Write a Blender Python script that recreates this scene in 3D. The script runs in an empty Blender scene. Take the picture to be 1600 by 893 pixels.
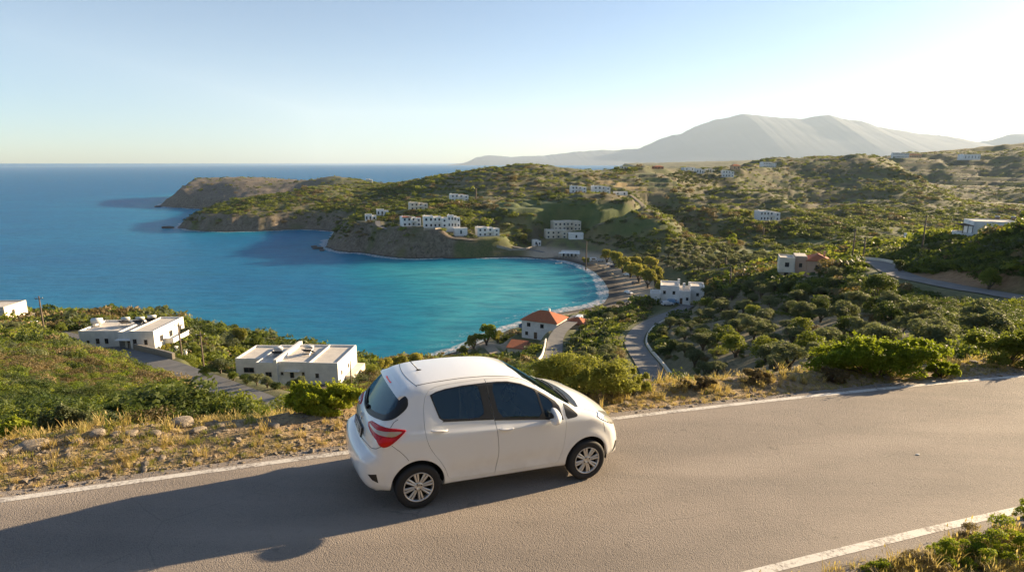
import bpy, bmesh, math, random
import numpy as np
from mathutils import Vector, Matrix
from mathutils.geometry import delaunay_2d_cdt
random.seed(7); RNG = np.random.default_rng(7)
R = math.radians
SC = bpy.context.scene
COL = SC.collection

# ---------------------------------------------------------------- camera, sky, sun, exposure
F_PX = 920.0
TILT = math.atan(191.5 / F_PX)
CAM_Z = 62.0
cam_d = bpy.data.cameras.new("camera")
cam_d.sensor_width = 36.0
cam_d.lens = 36.0 * F_PX / 1600.0
cam_d.clip_start = 0.1
cam_d.clip_end = 200000.0
cam = bpy.data.objects.new("camera", cam_d)
COL.objects.link(cam)
cam.location = (0, 0, CAM_Z)
cam.rotation_euler = (math.pi / 2 - TILT, 0, 0)
SC.camera = cam

SUN_AZ = R(62)     # clockwise from +Y (the view direction), so the sun stands to the right and ahead
SUN_EL = R(14)
world = bpy.data.worlds.new("World")
SC.world = world
world.use_nodes = True
wn = world.node_tree.nodes; wl = world.node_tree.links
sky = wn.new("ShaderNodeTexSky")
sky.sky_type = 'NISHITA'
sky.sun_disc = False
sky.sun_elevation = SUN_EL
sky.sun_rotation = SUN_AZ
sky.altitude = 60
sky.air_density = 0.82
sky.dust_density = 0.4
sky.ozone_density = 2.5
wn["Background"].inputs[1].default_value = 0.051
wl.new(sky.outputs[0], wn["Background"].inputs[0])

sun_d = bpy.data.lights.new("sun", 'SUN')
sun_d.energy = 5.0
sun_d.angle = R(0.6)
sun_d.color = (1.0, 0.76, 0.47)
sun = bpy.data.objects.new("sun", sun_d)
COL.objects.link(sun)
sun_dir = Vector((math.sin(SUN_AZ) * math.cos(SUN_EL), math.cos(SUN_AZ) * math.cos(SUN_EL), math.sin(SUN_EL)))
sun.rotation_euler = sun_dir.to_track_quat('Z', 'Y').to_euler()

SC.view_settings.view_transform = 'Standard'
SC.view_settings.look = 'None'
SC.view_settings.gamma = 1.0
SC.view_settings.use_curve_mapping = False
SC.view_settings.exposure = 1.87
SC.cycles.max_bounces = 8
SC.cycles.transparent_max_bounces = 16
SC.cycles.volume_bounces = 1
SC.cycles.volume_step_rate = 4.0

# ---------------------------------------------------------------- helpers
def new_mesh(name, V, Fc, mat=None, parent=None, smooth=True, mats=None, mi=None):
    me = bpy.data.meshes.new(name)
    V = np.asarray(V, float)
    if isinstance(Fc, np.ndarray) and Fc.ndim == 2:
        nf, k = Fc.shape
        me.vertices.add(len(V)); me.vertices.foreach_set("co", V.astype(np.float32).ravel())
        me.loops.add(nf * k); me.loops.foreach_set("vertex_index", Fc.astype(np.int32).ravel())
        me.polygons.add(nf)
        me.polygons.foreach_set("loop_start", np.arange(0, nf * k, k, dtype=np.int32))
        me.polygons.foreach_set("loop_total", np.full(nf, k, dtype=np.int32))
        if mi is not None: me.polygons.foreach_set("material_index", np.asarray(mi, np.int32))
        me.update(calc_edges=True)
    else:
        me.from_pydata([tuple(v) for v in V], [], [tuple(int(i) for i in f) for f in Fc])
        if mi is not None:
            me.polygons.foreach_set("material_index", np.asarray(mi, np.int32))
    me.polygons.foreach_set("use_smooth", np.full(len(me.polygons), smooth))
    for m in (mats or ([mat] if mat else [])):
        me.materials.append(m)
    o = bpy.data.objects.new(name, me)
    COL.objects.link(o)
    if parent: o.parent = parent
    return o

def tag(o, label=None, cat=None, group=None, kind=None):
    if label: o["label"] = label
    if cat: o["category"] = cat
    if group: o["group"] = group
    if kind: o["kind"] = kind
    return o

def empty(name, loc=(0, 0, 0), rz=0, label=None, cat=None, group=None):
    o = bpy.data.objects.new(name, None)
    o.empty_display_size = 0.3
    COL.objects.link(o)
    o.location = loc; o.rotation_euler = (0, 0, rz)
    return tag(o, label, cat, group)

def copy_tree(o, parent=None):
    c = o.copy(); COL.objects.link(c)
    if parent: c.parent = parent
    for ch in list(o.children): copy_tree(ch, c)
    return c

class MB:
    """collects primitives for ONE mesh object"""
    def __init__(s): s.V = []; s.F = []; s.M = []
    def add(s, V, Fc, m=0):
        n = len(s.V); s.V += [tuple(v) for v in V]; s.F += [tuple(i + n for i in f) for f in Fc]; s.M += [m] * len(Fc); return s
    def box(s, x0, x1, y0, y1, z0, z1, m=0, T=None):
        V = [(x, y, z) for x in (x0, x1) for y in (y0, y1) for z in (z0, z1)]
        if T is not None: V = [tuple(T @ Vector(v)) for v in V]
        return s.add(V, [(0, 1, 3, 2), (4, 6, 7, 5), (0, 4, 5, 1), (2, 3, 7, 6), (0, 2, 6, 4), (1, 5, 7, 3)], m)
    def tube(s, pts, r, n=8, m=0, cap=True):
        pts = [Vector(p) for p in pts]; rs = r if isinstance(r, (list, tuple)) else [r] * len(pts)
        V = []; Fc = []
        for i, p in enumerate(pts):
            t = (pts[min(i + 1, len(pts) - 1)] - pts[max(i - 1, 0)]).normalized()
            a = t.cross(Vector((0, 0, 1)) if abs(t.z) < .9 else Vector((1, 0, 0))).normalized(); b = t.cross(a)
            for k in range(n):
                w = 2 * math.pi * k / n; V.append(p + (a * math.cos(w) + b * math.sin(w)) * rs[i])
        for i in range(len(pts) - 1):
            for k in range(n):
                a = i * n + k; b = i * n + (k + 1) % n; Fc.append((a, b, b + n, a + n))
        if cap:
            Fc.append(tuple(range(n))[::-1]); Fc.append(tuple(range((len(pts) - 1) * n, len(pts) * n)))
        return s.add(V, Fc, m)
    def lathe(s, prof, n=32, axis='z', m=0, T=None):
        """prof: (r, h) closed or open list"""
        V = []; Fc = []
        for r, h in prof:
            for k in range(n):
                w = 2 * math.pi * k / n; c, q = r * math.cos(w), r * math.sin(w)
                v = (c, q, h) if axis == 'z' else ((c, h, q) if axis == 'y' else (h, c, q))
                V.append(tuple(T @ Vector(v)) if T is not None else v)
        for i in range(len(prof) - 1):
            for k in range(n):
                a = i * n + k; b = i * n + (k + 1) % n; Fc.append((a, b, b + n, a + n))
        return s.add(V, Fc, m)
    def prism(s, poly, z0, z1, m=0):
        n = len(poly); V = [(x, y, z0) for x, y in poly] + [(x, y, z1) for x, y in poly]
        Fc = [tuple(range(n))[::-1], tuple(range(n, 2 * n))] + [(i, (i + 1) % n, (i + 1) % n + n, i + n) for i in range(n)]
        return s.add(V, Fc, m)
    def build(s, name, mats, parent=None, smooth=False):
        if not isinstance(mats, (list, tuple)): mats = [mats]
        return new_mesh(name, s.V, s.F, None, parent, smooth, mats=mats, mi=s.M)

# ---------------------------------------------------------------- materials
def mat(name, col=(.5, .5, .5), rough=.6, metal=0., **k):
    m = bpy.data.materials.new(name); m.use_nodes = True
    b = m.node_tree.nodes["Principled BSDF"]
    b.inputs["Base Color"].default_value = (*col, 1); b.inputs["Roughness"].default_value = rough
    b.inputs["Metallic"].default_value = metal
    for kk, v in k.items(): b.inputs[kk.replace("_", " ")].default_value = v
    return m

class NT:
    """tiny node helper"""
    def __init__(s, m): s.n = m.node_tree.nodes; s.l = m.node_tree.links; s.b = s.n.get("Principled BSDF")
    def new(s, t, **k):
        n = s.n.new(t)
        for a, v in k.items(): setattr(n, a, v)
        return n
    def link(s, a, b): s.l.new(a, b)
    def put(s, n, i, v):
        if hasattr(v, "links") or hasattr(v, "is_output"): s.l.new(v, n.inputs[i])
        else: n.inputs[i].default_value = v
    def noise(s, vec, scale, detail=4, rough=.55, dist=0.):
        n = s.new("ShaderNodeTexNoise"); 
        if vec is not None: s.link(vec, n.inputs["Vector"])
        n.inputs["Scale"].default_value = scale; n.inputs["Detail"].default_value = detail
        n.inputs["Roughness"].default_value = rough; n.inputs["Distortion"].default_value = dist
        return n.outputs["Fac"]
    def ramp(s, fac, stops, interp='LINEAR'):
        n = s.new("ShaderNodeValToRGB"); cr = n.color_ramp; cr.interpolation = interp
        while len(cr.elements) < len(stops): cr.elements.new(0.5)
        for e, (p, c) in zip(cr.elements, stops):
            e.position = p; e.color = (*c, 1) if len(c) == 3 else c
        s.link(fac, n.inputs[0]); return n.outputs[0]
    def mix(s, f, a, b, mode='MIX'):
        n = s.new("ShaderNodeMix", data_type='RGBA', blend_type=mode)
        s.put(n, 0, f)
        for i, v in ((6, a), (7, b)):
            if isinstance(v, tuple): v = (*v, 1) if len(v) == 3 else v
            s.put(n, i, v)
        return n.outputs[2]
    def math(s, op, a, b=0., c=0., clamp=False):
        n = s.new("ShaderNodeMath", operation=op, use_clamp=clamp)
        s.put(n, 0, a); s.put(n, 1, b); s.put(n, 2, c); return n.outputs[0]
    def maprange(s, v, a, b, c=0., d=1., smooth=False):
        n = s.new("ShaderNodeMapRange"); n.interpolation_type = 'SMOOTHSTEP' if smooth else 'LINEAR'
        s.put(n, 0, v); s.put(n, 1, a); s.put(n, 2, b); s.put(n, 3, c); s.put(n, 4, d); return n.outputs[0]
    def attr(s, name, out="Fac"):
        n = s.new("ShaderNodeAttribute", attribute_name=name); return n.outputs[out]
    def bump(s, h, strength=.5, dist=.02, normal=None):
        n = s.new("ShaderNodeBump"); n.inputs["Strength"].default_value = strength; n.inputs["Distance"].default_value = dist
        s.link(h, n.inputs["Height"])
        if normal is not None: s.link(normal, n.inputs["Normal"])
        return n.outputs[0]
    def pos(s): return s.new("ShaderNodeNewGeometry").outputs["Position"]
    def obj(s): return s.new("ShaderNodeTexCoord").outputs["Object"]
    def sep(s, v): 
        n = s.new("ShaderNodeSeparateXYZ"); s.link(v, n.inputs[0]); return n.outputs
HAZE = 2.7e-5
def pose_matrix(X, Y, Z, yaw, pitch, roll):
    return Matrix.Translation((X, Y, Z)) @ Matrix.Rotation(yaw, 4, 'Z') @ Matrix.Rotation(pitch, 4, 'Y') @ Matrix.Rotation(roll, 4, 'X')
CAR_POSE = (-0.4066, 8.2527, CAM_Z - 4.5158, 0.39309, 0.054184, -0.022983)

# ---------------------------------------------------------------- the hatchback: body surface
# side profile (x,z) closed, upper loop rear bottom -> front bottom
CAR_PROF=np.array([(-1.66,.24),(-1.88,.27),(-1.99,.38),(-2.03,.50),(-2.03,.60),(-2.012,.67),(-1.945,.715),(-1.890,.745),(-1.875,.85),(-1.85,.94),(-1.805,1.02),(-1.65,1.20),(-1.50,1.36),(-1.455,1.405),(-1.38,1.445),(-1.25,1.477),(-1.1,1.50),(-.8,1.52),(-.45,1.528),(-.1,1.515),(.15,1.485),(.36,1.43),(.55,1.345),(.85,1.18),(1.10,1.045),(1.20,1.02),(1.38,.985),(1.58,.93),(1.75,.85),(1.89,.75),(1.97,.63),(2.015,.50),(2.02,.38),(2.0,.28),(1.92,.235),(1.70,.22),(0,.225)])
def cr(P,n=8,closed=True):
    P=np.asarray(P,float);N=len(P);out=[]
    for i in range(N if closed else N-1):
        if closed: a,b,c,d=P[(i-1)%N],P[i],P[(i+1)%N],P[(i+2)%N]
        else: a,b,c,d=P[max(i-1,0)],P[i],P[i+1],P[min(i+2,N-1)]
        # centripetal-ish
        for k in range(n):
            t=k/n
            out.append(.5*((2*b)+(-a+c)*t+(2*a-5*b+4*c-d)*t*t+(-a+3*b-3*c+d)*t**3))
    if not closed: out.append(P[-1])
    return np.array(out)
CAR_PL=cr(CAR_PROF,5)
def car_sd(x,z,P=CAR_PL):
    sh=x.shape;x=x.ravel();z=z.ravel();d=np.full(x.shape,1e9);s=np.ones(x.shape)
    n=len(P)
    for i in range(n):
        ax,az=P[i];bx,bz=P[(i+1)%n];ex,ez=bx-ax,bz-az
        wx,wz=x-ax,z-az;t=np.clip((wx*ex+wz*ez)/(ex*ex+ez*ez+1e-12),0,1)
        d=np.minimum(d,(wx-ex*t)**2+(wz-ez*t)**2)
        c1=z>=az;c2=z<bz;c3=ex*wz>ez*wx
        fl=(c1&c2&c3)|(~c1&~c2&~c3);s=np.where(fl,-s,s)
    return (s*np.sqrt(d)).reshape(sh)
def interp(v,xs,ys): return np.interp(v,xs,ys)
def sm(a,b,v): t=np.clip((v-a)/(b-a),0,1);return t*t*(3-2*t)
def ev(P,n=6): return cr(P,n,False)
CAR_WZ=ev([(.10,.72),(.2,.775),(.3,.815),(.42,.832),(.55,.845),(.7,.848),(.82,.847),(.885,.838),(.95,.805),(1.02,.775),(1.2,.69),(1.35,.62),(1.45,.575),(1.6,.50)])
CAR_WX=ev([(-2.0,.86),(-1.9,.89),(-1.75,.93),(-1.55,.965),(-1.3,.985),(-1.0,1.0),(0,1.0),(.9,1.0),(1.3,.985),(1.6,.945),(1.8,.895),(1.95,.83),(2.1,.74)])
def car_w(x,z):
    w=interp(z,CAR_WZ[:,0],CAR_WZ[:,1]);k=interp(x,CAR_WX[:,0],CAR_WX[:,1])
    # greenhouse narrows towards the tail and the windscreen
    up=sm(.9,1.35,z)
    k=k-up*(sm(-1.0,-1.8,x)*.035)-up*sm(.1,.9,x)*.06
    w=w*k
    for wx in (-1.255,1.255):
        r=np.hypot(x-wx,z-.31);w=w+.012*np.exp(-((r-.37)/.06)**2)*sm(.1,.3,z)
    w=w-.014*np.exp(-((z-.45)/.10)**2)*sm(-.95,-.6,x)*sm(1.0,.6,x)
    # shoulder crease above the handles
    w=w+.006*np.exp(-((z-.895+.045*x)/.028)**2)*sm(-1.7,-1.3,x)*sm(.9,.3,x)
    return w
def smax(a,b,r):
    h=np.clip(.5+.5*(a-b)/r,0,1);return b*(1-h)+a*h+r*h*(1-h)
ZS=1.065;YS=1.045
def car_f(x,y,z):
    z=z/(1+(ZS-1)*sm(.3,.9,z));y=y*(1+(1-YS)*0)/(1+(YS-1)*.0)
    y=y/YS
    ay=np.abs(y)
    bow=np.where(x<0, sm(-.9,-1.8,x)*interp(z,[.3,.7,1.0,1.4],[.14,.12,.13,.12]), -sm(1.0,1.9,x)*interp(z,[.3,.6,.9],[.26,.30,.34])-sm(.1,.6,x)*sm(1.0,.2,x-.3)*.10*sm(.95,1.1,z))
    crown=sm(.9,1.1,z)*.07+sm(.6,.9,z)*sm(.9,1.3,x)*.05
    xs=x-bow*y*y*1.0*np.where(x<0,1,1);zs=z+crown*y*y
    f1=car_sd(xs,zs)
    f2=(ay-car_w(x,z))*.93
    r=interp(z,[.2,.5,.9,1.2,1.5],[.10,.12,.10,.09,.11])+sm(1.3,1.8,x)*.08+sm(-1.5,-1.8,x)*.03
    return smax(f1,f2,r)
def car_org(p):
    o=np.empty_like(p);o[:,0]=np.clip(p[:,0]*.72,-1.2,1.25);o[:,1]=0
    o[:,2]=interp(o[:,0],[-1.2,.3,.8,1.25],[.85,.85,.65,.55]);return o
def car_solve(o,p,off=0.,lo=0.,hi=1.6,n=22):
    a=np.full(len(o),lo);b=np.full(len(o),hi)
    for _ in range(n):
        m=(a+b)/2;q=o+(p-o)*m[:,None];f=car_f(q[:,0],q[:,1],q[:,2])-off
        a=np.where(f<0,m,a);b=np.where(f<0,b,m)
    return o+(p-o)*((a+b)/2)[:,None]
def car_shell(nx=100,ny=42,nz=36,off=0.):
    L=np.array([-2.06,-.90,.15]);H=np.array([2.06,.90,1.66])
    idx={};V=[];Fc=[]
    def vid(i,j,k):
        if (i,j,k) not in idx:
            idx[(i,j,k)]=len(V);V.append((L[0]+(H[0]-L[0])*i/nx,L[1]+(H[1]-L[1])*j/ny,L[2]+(H[2]-L[2])*k/nz))
        return idx[(i,j,k)]
    def face(a,b,c,d): Fc.append((vid(*a),vid(*b),vid(*c),vid(*d)))
    for i in range(nx):
        for j in range(ny):
            face((i,j,nz),(i+1,j,nz),(i+1,j+1,nz),(i,j+1,nz));face((i,j,0),(i,j+1,0),(i+1,j+1,0),(i+1,j,0))
    for i in range(nx):
        for k in range(nz):
            face((i,0,k),(i+1,0,k),(i+1,0,k+1),(i,0,k+1));face((i,ny,k),(i,ny,k+1),(i+1,ny,k+1),(i+1,ny,k))
    for j in range(ny):
        for k in range(nz):
            face((0,j,k),(0,j,k+1),(0,j+1,k+1),(0,j+1,k));face((nx,j,k),(nx,j+1,k),(nx,j+1,k+1),(nx,j,k+1))
    V=np.array(V);P=car_solve(car_org(V),V,off)
    return P,np.array(Fc)

# ---------------------------------------------------------------- survey: photo bearings to places on the ground
def ray(px, py):
    a, b = (px - 800) / F_PX, (py - 446.5) / F_PX
    return np.array([a, math.cos(TILT) - b * math.sin(TILT), -math.sin(TILT) - b * math.cos(TILT)])
def at(px, py, Y=None, z=None):
    d = ray(px, py); k = Y / d[1] if Y is not None else (z - CAM_Z) / d[2]
    return np.array([0, 0, CAM_Z]) + d * k
CAR_M = pose_matrix(*CAR_POSE)
PLN = np.array(CAR_M.col[2][:3]); PLP = np.array(CAR_POSE[:3])
def plane_z(x, y): return PLP[2] - (PLN[0] * (x - PLP[0]) + PLN[1] * (y - PLP[1])) / PLN[2]
def Lx(x):
    """y of the far white line of the near road"""
    xc = np.clip(x, -30, 30); return 9.58 + .405 * xc - .0035 * xc * xc + (x - xc) * np.where(x < 0, .615, .195)
def smooth(a, b, v): t = np.clip((v - a) / (b - a), 0, 1); return t * t * (3 - 2 * t)
# value noise
_perm = np.random.default_rng(3).random((256, 256)).astype(np.float32)
def vnoise(x, y):
    xi = np.floor(x).astype(int); yi = np.floor(y).astype(int); fx = x - xi; fy = y - yi
    fx = fx * fx * fx * (fx * (fx * 6 - 15) + 10); fy = fy * fy * fy * (fy * (fy * 6 - 15) + 10)
    g = lambda a, b: _perm[a & 255, b & 255]
    return (g(xi, yi) * (1 - fx) + g(xi + 1, yi) * fx) * (1 - fy) + (g(xi, yi + 1) * (1 - fx) + g(xi + 1, yi + 1) * fx) * fy
def fbm(x, y, s, oct=4, gain=.5):
    v = 0; a = 1; t = 0
    for k in range(oct):
        v = v + a * vnoise(x / s + 17.3 * k, y / s - 9.1 * k); t += a; a *= gain; s *= .5
    return v / t * 2 - 1
# ---- spot heights (bearing x, bearing y, distance ahead)
SPOTS = [
 (100,660,18),(-200,680,18),(300,650,20),(200,630,30),(300,620,36),(50,600,45),(150,568,70),(0,540,85),(60,520,105),(-300,560,80),(-300,520,140),
 (190,548,112),(130,530,116),(250,552,110),(60,506,142),(10,512,150),(230,563,98),(330,600,78),(410,632,60),(480,660,40),(250,608,60),(330,640,46),
 (455,602,100),(370,590,106),(545,606,98),(500,562,128),(300,518,138),(400,542,132),(600,580,125),(560,572,138),(520,650,38),(620,640,40),(560,620,70),
 (650,575,140),(740,562,148),(700,556,168),(800,562,148),(840,532,180),(870,540,150),(860,556,138),(900,520,168),(940,542,138),(960,502,180),(920,562,108),
 (760,640,32),(760,600,75),(860,600,60),(900,620,30),
 (1055,488,185),(1000,510,150),(988,530,130),(1005,560,105),(1030,600,80),(1045,625,62),(1058,470,200),(1010,470,215),
 (1000,640,20),(1100,610,48),(1100,560,85),(1100,522,110),(1100,490,142),(1150,452,170),(1200,440,168),(1200,500,110),(1200,560,72),(1200,610,35),(1300,560,48),(1300,500,85),
 (1400,540,44),(1400,482,84),(1500,540,44),(1500,495,72),(1600,525,46),(1600,485,72),(1400,600,20),(1600,580,22),(1250,600,28),(1850,540,40),
 (1370,408,150),(1400,430,122),(1450,440,112),(1500,449,104),(1550,457,97),(1600,465,90),(1750,482,78),(1340,412,146),
 (1450,420,124),(1500,432,112),(1550,424,108),(1600,402,105),(1600,368,116),(1500,396,132),(1450,398,142),(1555,372,145),(1640,360,140),(1750,340,120),(1900,420,80),
 (1255,430,165),(1320,422,160),(1200,430,178),(1300,460,120),
 (1100,430,260),(1000,432,290),(1050,410,330),(1150,410,335),(1150,398,380),(1200,400,350),(1250,392,370),(1200,372,430),(1300,382,400),(1400,378,400),(1350,352,510),(1450,352,530),(1500,346,580),
 (1100,386,400),(1000,396,370),(920,410,330),(980,375,400),
 (905,302,520),(945,302,520),(1000,320,480),(900,330,450),(850,340,440),(830,318,500),(800,316,505),(780,345,440),(880,362,425),(930,376,380),(1050,345,440),(1080,370,415),(1000,358,405),(850,380,415),(800,330,450),
 (760,313,508),(800,280,600),(870,270,650),(740,266,740),(830,256,720),(900,262,720),(1000,264,770),(1060,270,840),(950,275,650),(1000,290,600),
 (560,349,430),(520,352,432),(600,352,425),(640,349,420),(690,354,405),(740,364,395),(780,377,405),(580,336,470),(650,323,490),(715,313,520),(660,298,620),(600,298,690),(560,308,660),(820,379,420),
 (320,332,580),(350,321,620),(400,309,650),(450,301,690),(500,291,730),(540,331,560),(450,340,560),(500,346,530),(620,288,740),(680,276,750),(550,295,760),
 (268,312,845),(290,309,852),(310,306,862),(325,302,872),(341,293,890),(362,287,900),(400,287,895),(430,288,890),(460,288,880),(520,276,900),(560,281,880),(600,288,850),(480,302,800),(280,316,840),
 (1100,270,850),(1145,264,850),(1150,284,650),(1185,295,600),(1220,306,560),(1250,324,520),(1280,341,480),(1310,362,445),(1100,300,620),(1100,340,480),(1180,346,465),(1060,312,560),(1200,331,515),(1330,365,440),
 (1200,250,1000),(1270,248,1050),(1330,247,1100),(1400,260,1000),(1450,286,850),(1510,330,650),(1300,300,800),(1250,290,820),(1350,330,620),(1380,300,750),
 (1390,245,1500),(1480,237,1550),(1600,226,1500),(1540,272,1200),(1500,302,1000),(1600,280,1100),(1600,325,720),(1570,348,540),(1800,230,1500),(2000,300,700),(2000,250,1400),(1800,345,400),
]
_pts = [at(a, b, Y=c) for a, b, c in SPOTS]
_pts += [np.array(p, float) for p in [(-250,1000,15),(0,980,20),(100,900,35),(300,950,30),(-60,900,25),(450,1300,30),(900,1600,60),(1500,2200,80),(600,2000,40),(1800,3000,90),(500,3500,40),(200,1500,15),
      (-120,30,50),(-120,70,38),(-200,120,25),(120,30,54),(200,60,56),(250,150,60),(300,250,55),(-60,20,53)]]
def _behind(px, py, Y, dY, dz): P = at(px, py, Y=Y); return P * np.array([(Y + dY) / Y, (Y + dY) / Y, 0]) + np.array([0, 0, P[2] + dz])
_pts += [_behind(*a) for a in ((1220,306,560,85,-17),(1280,341,480,75,-9),(1150,284,650,100,-14),(1250,324,520,80,-14),(1185,295,600,95,-16),(1400,260,1000,150,-24),(1450,286,850,130,-20),(1485,310,740,110,-14),(1060,345,430,70,-9),(1080,372,415,40,-4),(1030,325,470,80,-10))]
_pts = np.array(_pts)
def uv(x, y):
    r = np.hypot(x, y); th = np.clip(np.arctan2(x, y), -1.15, 1.15); return np.stack([th, .55 * np.log(np.maximum(r, 10))], -1)
_U = uv(_pts[:, 0], _pts[:, 1]); _N = len(_U)
def _phi(d2): return np.where(d2 > 1e-14, .5 * d2 * np.log(d2 + 1e-14), 0)
_A = np.zeros((_N + 3, _N + 3)); _d = ((_U[:, None] - _U[None]) ** 2).sum(-1)
_A[:_N, :_N] = _phi(_d) + np.eye(_N) * 2e-5; _A[:_N, _N] = 1; _A[:_N, _N + 1:] = _U; _A[_N, :_N] = 1; _A[_N + 1:, :_N] = _U.T
_w = np.linalg.solve(_A, np.concatenate([_pts[:, 2], np.zeros(3)]))
def land(x, y):
    sh = x.shape; q = uv(x.ravel(), y.ravel()); out = np.empty(len(q))
    for i in range(0, len(q), 20000):
        p = q[i:i + 20000]; d2 = ((p[:, None] - _U[None]) ** 2).sum(-1)
        out[i:i + 20000] = _phi(d2) @ _w[:_N] + _w[_N] + p @ _w[_N + 1:]
    return out.reshape(sh)
# ---- coast: (bearing x, y, steepness of the shore)
COAST_PX = [(-900,545,.5),(-400,532,.5),(-100,520,.5),(0,519,.5),(120,521,.5),(260,531,.5),(370,546,.5),(480,570,.5),(600,580,.5),(660,570,.4),(700,552,.14),(725,546,.14),(760,530,.3),
 (820,508,.3),(866,490,.12),(905,483,.07),(928,479,.07),(944,473,.07),(951,462,.07),(951,452,.07),(943,438,.07),(929,425,.07),(910,414,.07),(885,407,.08),(850,403,.10),(810,402,.3),(770,402,.6),(730,401,.9),
 (690,402,1.1),(655,404,1.2),(625,403,1.3),(600,400,1.4),(575,396,1.4),(545,394,1.3),(522,391,1.3),(508,386,1.3),(515,378,1.2),(532,368,1.0),(520,361,.9),(495,359,.9),(470,358,1.0),(430,360,1.2),(390,361,1.3),
 (350,362,1.3),(315,361,1.2),(292,358,1.0),(277,355,.9),(288,349,.9),(310,342,1.0),(345,330,.9),(325,327,1.1),(290,325,1.1),(262,323,.9),(250,321.5,.8),(268,315,.9),(282,306,1.0)]
_c = [(at(a, b, z=0)[0], at(a, b, z=0)[1], k) for a, b, k in COAST_PX]
_c += [(-500,1130,.8),(-380,1150,.7),(-250,1100,.6),(-120,1060,.5),(0,1060,.5),(150,1180,.5),(300,1500,.5),(420,2100,.5),(600,3200,.5),(900,5200,.5),(9000,5200,.5),(9000,-3000,.5),(-900,-3000,.5),(-900,-100,.5)]
COAST = np.array(_c)
def _wiggle(C):
    out = []
    n = len(C)
    for i in range(n):
        a, b = C[i], C[(i + 1) % n]; L = np.hypot(*(b - a)[:2])
        rough = (a[2] + b[2]) / 2
        k = int(max(1, min(16, L / 7))) if rough > .2 and a[1] > 100 and a[1] < 1200 else int(max(1, min(6, L / 8)))
        for j in range(k):
            t = j / k; p = a + (b - a) * t; nrm = np.array([-(b - a)[1], (b - a)[0]]) / L
            if rough > .2 and 0 < j: p = p.copy(); p[:2] += nrm * (vnoise(p[0:1] / 9., p[1:2] / 9.)[0] - .5) * min(L * .25, 9 if rough > .8 else 4)
            out.append(p)
    return np.array(out)
COASTW = _wiggle(COAST)
def coast_sd(x, y):
    """signed distance to the shore (land > 0) and the shore's steepness there"""
    sh = x.shape; x = x.ravel(); y = y.ravel(); d = np.full(len(x), 1e18); st = np.ones(len(x)); ins = np.zeros(len(x), bool); C = COASTW; n = len(C)
    for i in range(n):
        ax, ay, ak = C[i]; bx, by, bk = C[(i + 1) % n]; ex, ey = bx - ax, by - ay
        t = np.clip(((x - ax) * ex + (y - ay) * ey) / (ex * ex + ey * ey), 0, 1); dd = (x - ax - ex * t) ** 2 + (y - ay - ey * t) ** 2
        m = dd < d; d = np.where(m, dd, d); st = np.where(m, ak + (bk - ak) * t, st)
        if ay != by: ins ^= ((ay > y) != (by > y)) & (x < ex * (y - ay) / ey + ax)
    d = np.sqrt(d); return np.where(ins, d, -d).reshape(sh), st.reshape(sh)
TERR = [(*at(a, b, Y=c)[:2], R_, st) for a, b, c, R_, st in ((915,322,480,100,3.4),(1105,288,640,110,4.2),(1230,262,900,150,5.),(800,280,620,110,4.),(1260,300,760,90,4.6),(1480,262,1250,200,7.))]
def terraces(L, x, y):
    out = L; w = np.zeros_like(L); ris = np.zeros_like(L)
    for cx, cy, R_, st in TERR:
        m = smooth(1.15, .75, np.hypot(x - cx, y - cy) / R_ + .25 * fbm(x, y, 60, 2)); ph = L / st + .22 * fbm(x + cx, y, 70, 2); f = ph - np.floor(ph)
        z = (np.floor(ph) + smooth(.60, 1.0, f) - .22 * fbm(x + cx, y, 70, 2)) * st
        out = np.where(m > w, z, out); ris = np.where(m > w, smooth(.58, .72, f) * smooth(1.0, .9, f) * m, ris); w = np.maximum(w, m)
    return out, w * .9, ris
def smin(a, b, k): h = np.clip(.5 + .5 * (b - a) / k, 0, 1); return b * (1 - h) + a * h - k * h * (1 - h)
# ---- lanes: points (bearing x, y, distance), width
def lane_pts(L): return np.array([at(a, b, Y=c) for a, b, c in L])
LANES = {
 'valley_lane': (lane_pts([(1075,476,196),(1055,487,183),(1028,498,168),(1003,512,150),(991,530,130),(995,545,117),(1007,562,104),(1020,582,91),(1030,602,79),(1038,625,66)]), 4.2),
 'shore_lane': (lane_pts([(905,492,196),(892,503,182),(876,516,168),(868,530,156),(866,545,143),(862,560,132),(850,575,118)]), 4.2),
 'hillside_road': (lane_pts([(1345,408,152),(1372,410,148),(1396,424,128),(1425,434,118),(1460,441,111),(1500,449,104),(1550,457,97),(1600,465,90),(1680,474,84),(1760,482,78)]), 5.6),
 'village_road': (lane_pts([(85,521,128),(130,533,118),(180,548,107),(235,563,96),(285,581,86),(335,600,76),(380,619,66),(415,634,59),(460,650,50)]), 4.4),
 'headland_lane': (lane_pts([(590,345,432),(592,352,420),(606,358,412),(630,362,405),(660,366,400),(700,371,395),(740,375,395),(780,381,404),(820,388,402),(850,394,393)]), 3.5),
 'terrace_track': (lane_pts([(985,304,530),(1000,316,503),(1005,325,482),(996,334,462),(970,343,446),(935,350,432)]), 2.4),
 'side_track': (lane_pts([(775,552,165),(768,545,172),(762,538,182)]), 3.5),
}
HOUSE_PADS = []   # (x, y, z, radius), filled below
def near_blend(x, y): return y - Lx(x)
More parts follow.
